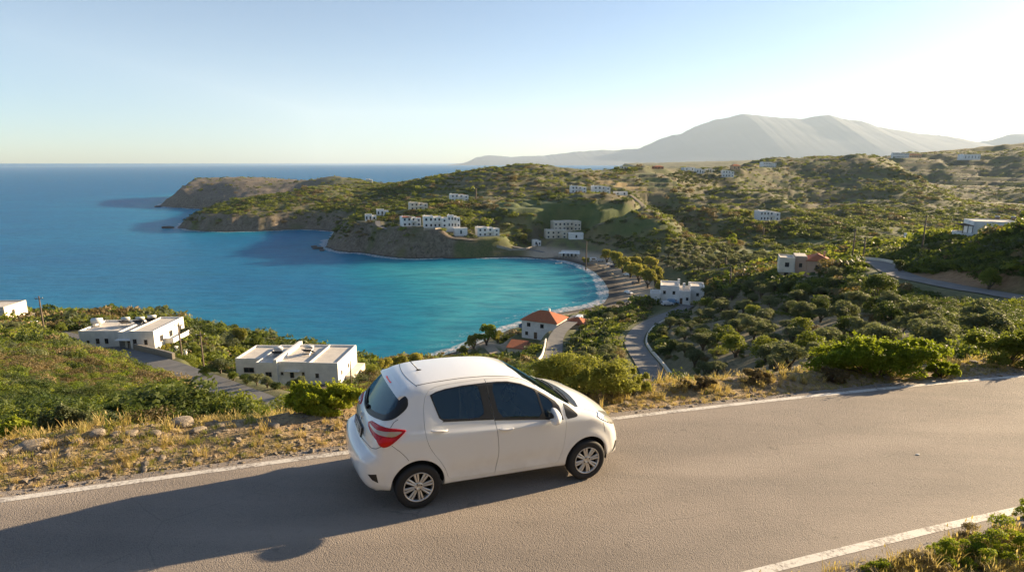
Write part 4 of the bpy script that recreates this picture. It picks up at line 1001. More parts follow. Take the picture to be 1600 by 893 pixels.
mb = MB(); mb.box(.2, 2.9, -1.2, -.602, 3.35, 3.45); mb.build("canopy", M_FRAMEW, Bh); mb = MB(); mb.box(4.9, 9.6, -3.6, -1.402, 1.25, 1.4); [mb.box(x, x + .12, -3.6, -3.48, -1.5, 1.25) for x in (4.95, 9.4)]; mb.build("pergola", M_WOOD, Bh)
mb = MB(); mb.box(10.0, 11.4, 2, 9, -1.5, 1.7); mb.build("garden_wall", M_CREAM, Bh)
solar_heater(*W2(Bh, -3.4, 4.5, 4.3), "solar water heater with a white tank on the left roof of the joined houses", .1); solar_heater(*W2(Bh, 2.4, 4.2, 4.8), "low solar water heater on the middle roof of the joined houses", -.1)

# house C: red hipped roof by the shore
Ch = empty("house", (HC[0] - 1.2, HC[1] + .5, HC[2]), R(-26), "white two-storey house with a red tiled hip roof by the shore", "house")
mb = MB(); mb.box(-6.0, 6.0, 0, 9, -1.5, 6.0); mb.build("wall", M_WHITE, Ch); hip_roof(Ch, -6, 6, 0, 9, 6.0, 2.6, .5)
for x in (-3.6, 1.0): add_window(Ch, x, -.001, 3.9, 1.2, 1.3)
add_window(Ch, -4.3, -.001, 1.0, 1.0, 1.2); add_door(Ch, -1.2, -.001, .1, 1.1, 2.2)
for y in (2.2, 5.6): add_window(Ch, 6.001, y, 3.9, 1.1, 1.3, 'right'); add_window(Ch, 6.001, y, .9, 1.1, 1.3, 'right')
mb = MB(); mb.box(-7.6, -6.003, 1, 8, 2.8, 2.95); mb.box(-7.6, -7.5, 1, 8, 2.95, 3.8); mb.box(-7.5, -6.003, 1, 1.1, 2.95, 3.8); mb.build("balcony", M_BLUE, Ch)
mb = MB(); mb.box(1.2, 1.8, 4.4, 5.0, 7.4, 9.3); mb.build("chimney", M_WHITE, Ch)
Ch2 = empty("house", W2(Ch, 8.8, 6.5, .5), R(-26), "low annexe with a small red tiled roof behind the red-roofed shore house", "annexe"); mb = MB(); mb.box(-2.6, 4, 0, 6, -1.5, 4.2); mb.build("wall", M_CREAM, Ch2); hip_roof(Ch2, -2.6, 4, 0, 6, 4.2, 1.7, .4); add_window(Ch2, 1, -.001, 1.6, 1.0, 1.1)
S_ = empty("shed", (HS[0] - .5, HS[1], HS[2]), R(-20), "small shed with a red tiled lean-to roof below the shore house", "shed"); mb = MB(); mb.box(-3.2, 1.6, 0, 4, -1.5, 3.0); mb.box(1.61, 4.2, .8, 4, -1.5, 2.7); mb.build("wall", M_CREAM, S_)
mb = MB(); mb.add([(-3.5, -.4, 3.0), (1.9, -.4, 3.0), (1.9, 4.3, 4.1), (-3.5, 4.3, 4.1), (-3.5, -.4, 3.15), (1.9, -.4, 3.15), (1.9, 4.3, 4.25), (-3.5, 4.3, 4.25)], [(0, 3, 2, 1), (4, 5, 6, 7), (0, 1, 5, 4), (1, 2, 6, 5), (2, 3, 7, 6), (3, 0, 4, 7)]); mb.build("roof", M_TILE, S_)
mb = MB(); mb.add([(1.95, .4, 2.75), (4.6, .4, 2.75), (4.6, 4.2, 3.6), (1.95, 4.2, 3.6), (1.95, .4, 2.9), (4.6, .4, 2.9), (4.6, 4.2, 3.75), (1.95, 4.2, 3.75)], [(0, 3, 2, 1), (4, 5, 6, 7), (0, 1, 5, 4), (1, 2, 6, 5), (2, 3, 7, 6), (3, 0, 4, 7)]); mb.build("roof", M_TILE, S_)
add_window(S_, 2.9, .799, .6, .8, .8); add_door(S_, -1.6, -.001, 0, 1.0, 2.0)

# group D: white cubes at the bend of the lane
D_ = empty("house", (HD[0], HD[1] + 1, HD[2]), R(-14), "cluster of white cube-shaped rooms with chimneys at the head of the winding lane", "house")
flat_block(D_, -8.6, -5.2, -1.2, 5, -2, 3.0); flat_block(D_, -5.19, 1.2, 0, 9, -2, 5.6, para=.5); flat_block(D_, 1.21, 5.0, -1.6, 8, -2, 4.4); flat_block(D_, 5.01, 9.6, 1.0, 9, -2, 5.6, para=.5)
for x in (-3.8, -.6): add_window(D_, x, -.001, 3.0, .9, 1.2)
add_door(D_, 1.9, -1.601, .1, .9, 2.1); add_window(D_, 3.9, -1.601, 1.4, .8, 1.1); add_window(D_, 7.4, .999, 2.6, .9, 1.1); add_window(D_, 9.601, 4, 2.6, .9, 1.1, 'right')
for x, y, z in ((2.4, 3, 4.4), (.6, 4, 5.6), (4.4, 5.5, 4.4)): mb = MB(); mb.box(x, x + .8, y, y + .8, z, z + 2.2); mb.build("chimney", M_WHITE, D_)
# house E: pale and pink pair
E_ = empty("house", (HE[0], HE[1] + .5, HE[2]), R(-20), "cream and pink house on the spur, its pink half under a red hip roof", "house")
flat_block(E_, -6.6, -2.6, -.6, 6, -3, 4.8, M_CREAM, para=.4); mb = MB(); mb.box(-2.59, 0.6, .6, 7, -3, 5.4); mb.box(.61, 6.4, 0, 7.5, -3, 4.6); mb.build("wall", M_PINK, E_)
hip_roof(E_, .61, 6.4, 0, 7.5, 4.6, 1.6, .4); mb = MB(); mb.box(-2.5, .5, .7, 6.9, 5.402, 5.6); mb.build("roof", M_ROOF, E_)
add_window(E_, -4.6, -.601, 2.5, 1.1, 1.3); add_window(E_, -4.6, -.601, -.6, 1.1, 1.5); add_window(E_, -1.0, .599, 2.4, .8, 1.2); add_window(E_, 3.2, -.001, 2.0, 1.0, 1.4); add_window(E_, 6.401, 3.5, 2.0, 1.0, 1.3, 'right')
mb = MB(); mb.box(-6.9, -2.6, -2.2, -.603, 1.2, 1.4); mb.box(-6.9, -2.6, -2.2, -2.1, 1.4, 2.2); mb.build("balcony", M_CREAM, E_); mb = MB(); mb.box(4.9, 5.4, 3, 3.5, 5.4, 7.0); mb.build("chimney", M_PINK, E_)
# house F: large white house above the right-hand road
F_ = empty("house", (HF[0], HF[1] + .5, HF[2]), R(-22), "large plain white house with a pergola on the right hillside", "house")
flat_block(F_, -4.6, 6.6, 0, 9, -2.5, 4.4, para=.25); flat_block(F_, -7.6, -4.61, -.6, 8, -2.5, .9); flat_block(F_, 6.61, 9.0, 1, 8, -2.5, 4.0, para=.2)
add_window(F_, 2.2, -.001, .6, 1.3, 1.5); add_window(F_, -6.2, -.601, -.9, .8, .7)
mb = MB(); [mb.box(x, x + .16, y, y + .16, .9, 3.3) for x in (-7.4, -4.95) for y in (-.4, 3.5, 7.4)]; [mb.box(-7.7, -4.62, y, y + .12, 3.3, 3.42) for y in np.arange(-.5, 7.8, .7)]; mb.build("pergola", M_WOOD, F_)
_s1 = solar_heater(*W2(F_, 2.0, 4, 4.4), "solar water heater on the left of the large white house's roof", -.6); _s2 = solar_heater(*W2(F_, 5.4, 4.5, 4.4), "solar water heater on the right of the large white house's roof", -.6)
_s1.scale = _s2.scale = (.62, .62, .62)
F_.scale = (.82, .9, .9)
# far left pair
Lh = empty("house", (HL[0] - 2.4, HL[1], HL[2]), R(4), "beige two-storey house cut by the left edge of the view", "house"); flat_block(Lh, -6, 3.0, 0, 8, -2, 4.6, M_CREAM); add_window(Lh, -1.2, -.001, 2.4, .9, 1.1); add_window(Lh, 3.001, 3, 2.4, .9, 1.1, 'right'); flat_block(Lh, 3.01, 6.5, 2, 8, -2, .9, M_CREAM)
Mh = empty("building", (HM[0], HM[1], HM[2]), R(6), "low white outbuilding with a tan roof at the far left", "outbuilding"); flat_block(Mh, -5, 3.2, 0, 5, -2, 1.9, M_WHITE, M_TAN, .12); add_window(Mh, .5, -.001, .5, .8, .8)

# ---------------------------------------------------------------- walls
def wall_along(name, P, w, h, m, label, cat="wall", base=.6, cap=None):
    P = np.array(P, float); T = np.gradient(P[:, :2], axis=0); T /= np.linalg.norm(T, axis=1)[:, None]; N_ = np.stack([-T[:, 1], T[:, 0]], 1) * w / 2; n = len(P); V = []
    for e, zz in ((-1, -base), (-1, h), (1, h), (1, -base)): V.append(np.concatenate([P[:, :2] + N_ * e, P[:, 2:] + zz], 1))
    V = np.concatenate(V); Fc = []
    for k in range(4):
        a = k * n; b = ((k + 1) % 4) * n
        for i in range(n - 1): Fc.append((a + i, b + i, b + i + 1, a + i + 1))
    Fc += [(0, n, 2 * n, 3 * n), (n - 1, 4 * n - 1, 3 * n - 1, 2 * n - 1)]
    o = new_mesh(name, V, Fc, m, None, False); return tag(o, label, cat)
def offset_lane(nm, off, a=0, b=None, dz=0):
    P, w = LANES[nm]; P = P[a:b]; T = np.gradient(P[:, :2], axis=0); T /= np.linalg.norm(T, axis=1)[:, None]
    return np.concatenate([P[:, :2] + np.stack([-T[:, 1], T[:, 0]], 1) * off, P[:, 2:] + dz], 1)
wall_along("stone_wall", offset_lane('village_road', -2.8, 5, 22), .45, .95, M_STONE, "low stone retaining wall between the lane and the long white house") if False else wall_along("stone_wall", offset_lane('village_road', 2.8, 5, 20), .45, .95, M_STONE, "low stone retaining wall between the lane and the long white house")
wall_along("lane_wall", offset_lane('valley_lane', 2.7, 12, None), .3, .45, M_CREAM, "low pale wall along the outer edge of the winding lane")
wall_along("lane_wall", offset_lane('shore_lane', -2.5, 19, 33), .3, .7, M_WHITE, "white parapet wall along the lane behind the shore house")
wall_along("lane_wall", offset_lane('hillside_road', 2.9, 0, 11), .3, .7, M_CREAM, "pale curved parapet around the bend of the hillside road")
wall_along("terrace_wall", [march(*p) for p in ((662, 360), (680, 359), (700, 359), (712, 360))], .4, .8, M_STONE, "tan terrace wall in front of the widest village house")
wall_along("beach_wall", [march(*p) for p in ((776, 392), (800, 392), (822, 390), (838, 387))], .4, 1.2, M_STONE, "stone sea wall at the left end of the beach")

# ---------------------------------------------------------------- trees and shrubs that stand alone
def tree_proto(name, kind, seed):
    """unit tree: crown radius 1; returns (crown mesh, trunk mesh, crown z)"""
    rng = np.random.default_rng(seed)
    spec = dict(olive=dict(n=3600, size=.125, m=L_OLIVE, lobes=13, flat=.75, base=.55, lr=(.26, .44), dome=True, aspect=.32), broad=dict(n=3800, size=.13, m=L_GOLD, lobes=14, flat=.95, base=.5, lr=(.26, .46), aspect=.5),
                tall=dict(n=3200, size=.12, m=L_BRIGHT, lobes=15, flat=1.3, base=.45, lr=(.25, .42), aspect=.5), dark=dict(n=3600, size=.10, m=L_DARK, lobes=16, flat=1.0, base=.15, lr=(.30, .5), aspect=.5),
                green=dict(n=3000, size=.11, m=L_MACCHIA, lobes=13, flat=.9, base=.4, lr=(.28, .46), aspect=.5))[kind]
    m = spec.pop('m'); n = spec.pop('n'); sz = spec.pop('size'); asp = spec.pop('aspect')
    C, D = crown_points(n, rng, **spec); V, Fq = leaf_quads(C, D + rng.normal(size=D.shape) * .6, sz, rng, asp)
    cm = new_mesh("crown", V, Fq, m, None, False); me = cm.data; bpy.data.objects.remove(cm)
    mb = MB(); z0 = spec['base']
    for k in range(5):
        a = k * 1.26 + rng.random(); q = .35 + .2 * rng.random()
        mb.tube([(0, 0, -.15), (.04 * math.cos(a), .04 * math.sin(a), z0 * .5), (q * .5 * math.cos(a), q * .5 * math.sin(a), z0 * .9 + .1), (q * math.cos(a), q * math.sin(a), z0 + .45)], [.085, .065, .04, .012], 6)
    t = mb.build("trunk", BARK, None, True); tm = t.data; bpy.data.objects.remove(t)
    return me, tm
PROTO = {k: [tree_proto(k, k, s + 40 * i) for s in range(3)] for i, k in enumerate(("olive", "broad", "tall", "dark", "green"))}
_rt = random.Random(11)
def tree(kind, P, r, label, cat, group, name=None, zs=1., mi=None):
    cm, tm = PROTO[kind][_rt.randrange(3) if mi is None else mi]
    e = empty(name or {'olive': 'olive_tree', 'broad': 'tamarisk_tree', 'tall': 'tree', 'dark': 'evergreen_tree', 'green': 'tree'}[kind], (P[0], P[1], P[2] - .05), _rt.random() * 6.28, label, cat, group)
    for nm, me in (("crown", cm), ("trunk", tm)):
        o = bpy.data.objects.new(nm, me); COL.objects.link(o); o.parent = e; o.scale = (r * _rt.uniform(.9, 1.1), r * _rt.uniform(.9, 1.1), r * zs * _rt.uniform(.9, 1.1))
    return e
def tree_at(kind, px, py, wpx, label, group=None, cat="tree", zs=1., name=None):
    P = march(px, py); r = wpx * .5 * P[1] / F_PX / .97; return tree(kind, P, r, label, cat, group, name, zs)
# single trees worth a name
tree_at('dark', 1372, 474, 62, "tall dark dome-shaped evergreen standing below the hillside road", zs=1.15, cat="evergreen")
tree_at('dark', 1405, 424, 26, "dark round tree at the inside of the hillside road's bend", zs=1.1)
tree_at('dark', 1440, 424, 20, "dark bush beside the tallest pole", zs=.9, cat="bush")
tree_at('tall', 1138, 446, 26, "bright yellow-green tree standing out from the valley trees", zs=1.0)
tree_at('broad', 818, 381, 16, "golden tree on its own left of the beige buildings", zs=1.1)
tree_at('broad', 1169, 341, 14, "golden tree left of the valley villa", zs=1.2)
tree_at('tall', 1145, 388, 16, "pale yellow-green poplar between grove and meadow", zs=1.6)
tree_at('green', 1545, 452, 44, "round green bush on the bank above the hillside road", zs=1.0, cat="bush")
for k, (px, py, w, kd, lb) in enumerate([(740, 546, 34, 'broad', "left-hand golden tree of the shore clump"), (760, 540, 40, 'tall', "tallest tree of the shore clump left of the red-roofed house"), (778, 536, 26, 'broad', "small golden tree at the right of the shore clump"), (725, 556, 26, 'green', "low green tree at the water's edge of the shore clump")]): tree_at(kd, px, py, w, lb, "tree clump on the shore")
for k, (px, py, w, kd, lb) in enumerate([(583, 590, 28, 'green', "leftmost tree of the row seen over the car's roof"), (603, 584, 32, 'broad', "second tree from the left in the row over the car's roof"), (625, 582, 30, 'broad', "middle golden tree in the row over the car's roof"), (650, 580, 36, 'broad', "largest golden tree in the row over the car's roof"), (668, 576, 22, 'green', "rightmost small tree of the row over the car's roof"), (487, 560, 20, 'tall', "lone yellow-green tree behind the joined white houses")]): tree_at(kd, px, py, w, lb, "row of trees over the car's roof", zs=1.05)
for k, (px, py, w) in enumerate([(948, 411, 20), (961, 418, 22), (973, 426, 22), (985, 434, 24), (998, 443, 26), (1012, 450, 30), (1024, 446, 26), (1005, 432, 22), (1018, 424, 20), (990, 422, 20), (1034, 458, 22), (915, 414, 13)]): tree_at('broad', px, py, w * 1.35, "grey-gold tamarisk behind the beach, " + ["farthest of the front row", "second from the far end in front", "third from the far end in front", "fourth from the far end in front", "fifth, just before the cube houses", "largest, next to the cube houses", "in the back row nearest the cube houses", "middle of the back row", "back row, standing over a dry field", "farthest of the back row", "the one touching the cube houses' left side", "small and alone beside the taverna"][k], "tamarisk trees behind the beach")
# garden and slope trees at the left
GARDEN = ['leftmost, low before the sea pole', 'right of the first, before the sea pole', "just left of the sea pole's foot", 'between the sea pole and the long house', "right behind the long house's balcony", "second behind the long house's balcony", 'third, above the gate poles', 'fourth, right of the gate poles at the sea', 'left of a golden tree above the lane', 'the golden one above the lane', 'farthest right before the joined houses', 'big silvery one left of the joined houses', 'small one on the lane verge', "dark one before the joined houses' left wall", 'silvery one below the wide window', 'silvery one below the party wall', "largest, before the joined houses' white front", "tiny one at the left wall's foot", 'dark one between two silvery ones', "small golden one at the long house's corner", "tiny one before the long house's front door", 'between the two gate poles']
for k, (px, py, w, kd) in enumerate([(20, 524, 30, 'olive'), (45, 522, 26, 'green'), (62, 526, 24, 'olive'), (95, 522, 26, 'green'), (270, 534, 24, 'olive'), (292, 532, 28, 'olive'), (312, 536, 24, 'green'), (340, 548, 30, 'olive'), (362, 552, 34, 'olive'), (378, 540, 34, 'broad'), (402, 546, 28, 'green'), (345, 584, 38, 'olive'), (322, 588, 22, 'green'), (385, 600, 26, 'dark'), (402, 602, 28, 'olive'), (418, 606, 28, 'olive'), (465, 618, 40, 'olive'), (365, 596, 22, 'green'), (430, 608, 22, 'dark'), (260, 552, 22, 'broad'), (205, 548, 14, 'green'), (305, 556, 26, 'green')]):
    tree_at(kd, px, py, w, "garden tree by the left-hand houses, " + GARDEN[k], "garden trees around the left-hand houses")
# olive slope at the right
ORD = "first second third fourth fifth sixth seventh eighth ninth tenth eleventh twelfth thirteenth fourteenth fifteenth sixteenth seventeenth eighteenth nineteenth twentieth".split() + ["twenty-" + w for w in "first second third fourth fifth sixth seventh eighth ninth".split()] + ["thirtieth"] + ["thirty-" + w for w in "first second third fourth fifth sixth seventh eighth ninth".split()]
def label_rows(items, rows, text, key):
    """items (object, x, depth): name each by its row, nearest row first, and its place in the row from the left"""
    items = sorted(items, key=lambda t: t[2]); n = len(items); per = -(-n // rows)
    for r_ in range(rows):
        row = sorted(items[r_ * per:(r_ + 1) * per], key=lambda t: t[1] / t[2])
        for i, t in enumerate(row): t[0]["label"] = text(i, r_, t[0])
SLOPE = []
def plant_slope():
    rr = random.Random(4); done = []; c = 0
    cand = [(rr.uniform(900, 1600), rr.uniform(432, 600)) for _ in range(3000)]
    poly = [(895, 505), (950, 470), (1000, 478), (1010, 490), (1060, 488), (1095, 462), (1140, 448), (1205, 438), (1300, 440), (1330, 440), (1345, 470), (1420, 500), (1540, 520), (1590, 560), (1500, 570), (1400, 555), (1250, 585), (1120, 590), (1060, 595), (1030, 560), (1005, 510), (985, 520), (985, 560), (1010, 600), (900, 600), (880, 560)]
    pol = np.array(poly, float)
    for px, py in cand:
        if poly_mask(np.array([px]), np.array([py]), pol, 1e-3)[0] < .5: continue
        P = march(px, py)
        if P[1] < 26 or P[1] > 215: continue
        if lane_dist(P[:1], P[1:2])[0] < 3.6 or pad_dist(P[:1], P[1:2])[0] < 2: continue
        r = rr.uniform(1.5, 2.7) * (1.0 if P[1] > 60 else .8)
        if blocks_lane(P[:1], P[1:2], P[2:3] + r * 1.3)[0] or blocks_lane(P[:1], P[1:2], P[2:3] + r * .5)[0]: continue
        if any((P[0] - q[0]) ** 2 + (P[1] - q[1]) ** 2 < ((r + q[2]) * .98) ** 2 for q in done): continue
        done.append((P[0], P[1], r)); kd = rr.choice(['olive', 'olive', 'olive', 'green', 'dark', 'olive'])
        lb = {'olive': "grey-green olive tree on the slope below the hillside road", 'green': "green tree or tall shrub among the olives below the hillside road", 'dark': "dark green tree among the olives below the hillside road"}[kd]
        e_ = tree(kd, P, r, lb, "olive tree" if kd == 'olive' else "tree", {'olive': "olive trees on the right-hand slope", 'green': "green trees on the right-hand slope", 'dark': "dark trees on the right-hand slope"}[kd], zs=.9); SLOPE.append((e_, kd, P)); c += 1
        if c >= 150: break
    for kd, nm in (("olive", "grey-green olive tree on the right slope"), ("green", "mid-green tree on the right slope"), ("dark", "dark tree on the right slope")):
        it = [(e, P[0], P[1]) for e, k2, P in SLOPE if k2 == kd]
        label_rows(it, max(1, len(it) // 12), lambda i, r_, o: "%s, %s from left in %s" % (nm, ORD[i], "the nearest row" if r_ == 0 else "the " + ORD[r_] + " row back"), None)
    print("slope trees", c)
plant_slope()
# the groves: rows of olives, the nearest as trees of their own
def plant_grove():
    rng = np.random.default_rng(8); pts = []
    for gi, G in enumerate(GROVE_P):
        G = np.array(G); x0, y0 = G.min(0); x1, y1 = G.max(0); st = 8.4 if gi == 0 else 10.5; a = .35
        gx, gy = np.meshgrid(np.arange(-400, 400, st), np.arange(-400, 400, st)); cx, cy = (x0 + x1) / 2, (y0 + y1) / 2
        X = (cx + gx * math.cos(a) - gy * math.sin(a)).ravel() + rng.normal(0, .9, gx.size); Y = (cy + gx * math.sin(a) + gy * math.cos(a)).ravel() + rng.normal(0, .9, gx.size)
        m = inside(G, X, Y) & (lane_dist(X, Y) > 2) & (pad_dist(X, Y) > 1); pts.append(np.stack([X[m], Y[m]], 1))
    P = np.concatenate(pts); z, s, k = ground(P[:, 0], P[:, 1]); P = np.concatenate([P, z[:, None]], 1); P = P[s > 28] if True else P; P = P[np.argsort(P[:, 1])]
    print("grove", len(P)); n1 = 190
    GR = []
    for p in P[:n1]: GR.append((tree('olive', p, 3.1 * rng.uniform(.8, 1.15), "round olive tree planted in rows in the grove behind the beach", "olive tree", "olive trees of the grove behind the beach"), p[0], p[1]))
    label_rows(GR, 10, lambda i, r_, o: "round grove olive behind the beach, %s from left in %s" % (ORD[i], "the nearest row" if r_ == 0 else "the " + ORD[r_] + " row back"), None)
    Q = P[n1:]; n = len(Q)
    if n:
        sc = 3.2 * rng.uniform(.8, 1.2, (n, 1)) * np.ones((1, 3)); lo = [plant_mesh("olive", 420, .20, 70 + i, L_OLIVE, lobes=9, flat=.8, base=.35, aspect=.5) for i in range(3)]
        gn_scatter("far_olive_groves", lo, Q, np.stack([0 * Q[:, 0], 0 * Q[:, 0], rng.random(n) * 6.28], 1), sc, rng.integers(0, 3, n), "far olive trees planted in rows over the hilltops")
plant_grove()
# ---- shrubs close to the road, leaf by leaf
def shrub(name, px, py, w, h, label, m, n, leaf, seed, cat="bush", group=None, lobes=18, d=.6, sink=0., Y=None, stems=True, asp=.55):
    P = march(px, py) if Y is None else at(px, py, Y=Y)
    r = w * .5 * P[1] / F_PX / .95; hh = h * P[1] / F_PX / .95; rng = np.random.default_rng(seed)
    C, D = crown_points(n, rng, lobes=lobes, flat=.78, base=.0, spread=.74, lr=(.16, .34))
    C = C / np.array([1, 1, .95]); C = C * np.array([r, r * d, hh]); g = np.array([P[0], P[1]]) + C[:, :2]
    zz = ground(g[:, 0], g[:, 1])[0]; base = P[2] - sink
    C[:, 2] = np.maximum(C[:, 2] + base, zz + .02) - P[2]
    # sprigs that break the outline
    ns = max(20, n // 260); top = rng.choice(np.where(D[:, 2] > .1)[0], ns); SC = []; SD = []
    for t_ in top:
        ln = rng.uniform(.06, .20) * min(1.6, r); dv = D[t_] * .6 + np.array([rng.normal(0, .3), rng.normal(0, .3), .9]); dv /= np.linalg.norm(dv)
        for q_ in np.linspace(0, 1, 16): SC.append(C[t_] + dv * ln * q_ + rng.normal(0, .012, 3)); SD.append(rng.normal(size=3))
    C = np.concatenate([C, SC]); D = np.concatenate([D, SD]); n = len(C)
    V, Fq = leaf_quads(C, D + rng.normal(size=D.shape) * .7, leaf, rng, asp)
    e = empty(name, tuple(P), 0, label, cat, group); new_mesh("foliage", V, Fq, m, e, False)
    if stems:
        mb = MB()
        for k in range(14):
            c = C[rng.integers(n)]; mb.tube([(c[0] * .15, c[1] * .15, -.1 - sink), (c[0] * .5, c[1] * .5, c[2] * .55), tuple(c)], [.022, .014, .004], 5)
        mb.build("stems", BARK, e, True)
    return e
shrub("bush", 1372, 583, 245, 62, "widest bright green bush, spreading over the far verge right of the car", L_BRIGHT, 36000, .055, 1, lobes=48, d=.36)
shrub("bush", 1470, 590, 60, 30, "low green tuft at the right foot of the widest bush", L_BRIGHT, 5000, .045, 2, lobes=14)
shrub("bush", 1570, 566, 160, 56, "rounded green bush at the right edge beyond the verge", L_MACCHIA, 18000, .055, 3, lobes=26, d=.5)
shrub("bush", 908, 613, 195, 64, "pale yellow-green bush rising behind the car's bonnet", L_PALE, 30000, .042, 4, lobes=46, d=.45, asp=.4)
shrub("bush", 985, 612, 70, 52, "small pale bush at the right end of the one behind the bonnet", L_PALE, 8000, .040, 5, lobes=14, asp=.4)
shrub("bush", 505, 648, 150, 46, "bright green bush just behind the back of the car", L_BRIGHT, 20000, .055, 6, lobes=28, d=.5)
shrub("bush", 105, 682, 95, 62, "pale olive-green sapling bush on the left verge", L_OLIVE, 9000, .05, 7, lobes=20)
for k, (px, py, w, h, m, lb) in enumerate([(30, 690, 90, 40, L_BRIGHT, "green leafy bush cut by the left edge beside the verge"), (180, 668, 80, 42, L_DARK, "dark green bush right of the pale sapling"), (245, 660, 100, 44, L_MACCHIA, "mid-green bush in the middle of the row behind the verge"), (330, 655, 100, 46, L_MACCHIA, "large mid-green bush behind the crest boulder"), (405, 648, 70, 26, L_OLIVE, "low silvery bush where the lane passes out of sight"), (150, 640, 90, 46, L_DARK, "dark bush behind the pale sapling"), (450, 640, 60, 30, L_BRIGHT, "small bright bush left of the one behind the car"), (1180, 596, 60, 20, L_BROWN, "brown dome-shaped shrub on the verge"), (1090, 606, 60, 18, L_BROWN, "low rusty shrub on the verge near the flat slab"), (1300, 596, 60, 22, L_BROWN, "brown twiggy shrub left of the widest bush")]):
    shrub("bush", px, py, w, h, lb, m, 6500, .05, 20 + k, lobes=18)

# ---------------------------------------------------------------- poles, cables, beach things
def pole(px, py, Y, hpx, label, arm=True, lamp=False, r=.11):
    P = at(px, py, Y=Y); g = ground(P[0], P[1])[0][0]; z = max(g, -50); top = P[2] + hpx * Y / F_PX * 1.02
    e = empty("utility_pole" if not lamp else "lamp_post", (P[0], P[1], g), .3, label, "pole" if not lamp else "street lamp", "wooden poles carrying cables" if not lamp else None)
    H = top - g
    r = max(r * 1.15, Y * .0011); mb = MB(); mb.tube([(0, 0, -.5), (0, 0, H * .5), (.02, 0, H)], [r * 1.3, r * 1.1, r * .8], 8); mb.build("post", M_WOOD, e, True)
    if arm: mb = MB(); mb.box(-.7, .7, -.05, .05, H - .55, H - .43); mb.build("cross_arm", M_WOOD, e); [ (lambda m_: (m_.lathe([(.05, 0), (.07, .06), (.03, .14), (0, .16)], 8, T=Matrix.Translation((x, 0, H - .43))), m_.build("insulator", M_FRAMEW, e, True)))(MB()) for x in (-.6, .6)]
    if lamp: mb = MB(); mb.tube([(0, 0, H - .3), (.5, 0, H), (1.0, 0, H)], .04, 6); mb.box(.8, 1.4, -.12, .12, H - .06, H + .06); mb.build("lamp_head", M_METAL, e)
    return Vector((P[0], P[1], g + H - .45))
PT = [pole(70, 520, 118, 60, "dark pole standing apart by the sea at the far left", True, False, .13),
      pole(285, 562, 100, 62, "left pole of the pair beside the lane gate", True), pole(319, 578, 92, 64, "right pole of the pair beside the lane gate", True, False, .10),
      pole(549, 600, 92, 40, "thin pale pole at the right end of the joined white houses", False, False, .07),
      pole(1330, 415, 158, 58, "pole behind the tall dark bush on the right", True), pole(1348, 408, 170, 38, "shorter pole just right of the pole behind the tall dark bush", False),
      pole(1439, 398, 140, 62, "tallest pole, at the foot of the slope left of the large white house", True, False, .13),
      pole(1140, 452, 178, 34, "thin pole in front of the bright yellow-green tree", False, False, .08), pole(1133, 420, 300, 18, "small distant pole at the edge of the olive grove", False, False, .09),
      pole(744, 315, 520, 20, "slender mast beside the villa above the village", False, False, .14), pole(916, 395, 345, 18, "pole at the back of the beach by the taverna", False, False, .1), pole(1192, 372, 440, 16, "pole on the slope below the valley villa", False, False, .12)]
def cable(a, b, sag, label):
    pts = [a.lerp(b, t) - Vector((0, 0, sag * 4 * t * (1 - t))) for t in np.linspace(0, 1, 14)]; mb = MB(); mb.tube(pts, .02, 5); tag(mb.build("cable", mat("cable_black", (.01, .01, .01), .7) if "cable_black" not in bpy.data.materials else bpy.data.materials["cable_black"]), label, "cable")
cable(PT[1], PT[2], .5, "short cable between the two poles by the lane gate"); cable(PT[1] + Vector((-.1, 0, -.1)), Vector(W2(A, 8.9, 1, 4.2)), .8, "cable from the lane poles to the long white house"); cable(PT[2], Vector(W2(Bh, -10, 4, 4.2)), .8, "cable from the lane poles down to the joined houses")
# gate posts
for k, (px, py, lb) in enumerate(((277, 556, "left white gate post beside the lane poles"), (291, 560, "right white gate post beside the lane poles"))):
    P = march(px, py); mb = MB(); mb.box(P[0] - .22, P[0] + .22, P[1] - .22, P[1] + .22, P[2] - .3, P[2] + 1.7); mb.box(P[0] - .28, P[0] + .28, P[1] - .28, P[1] + .28, P[2] + 1.7, P[2] + 1.8); tag(mb.build("gate_post", M_WHITE), lb, "gate post", "gate posts by the lane")

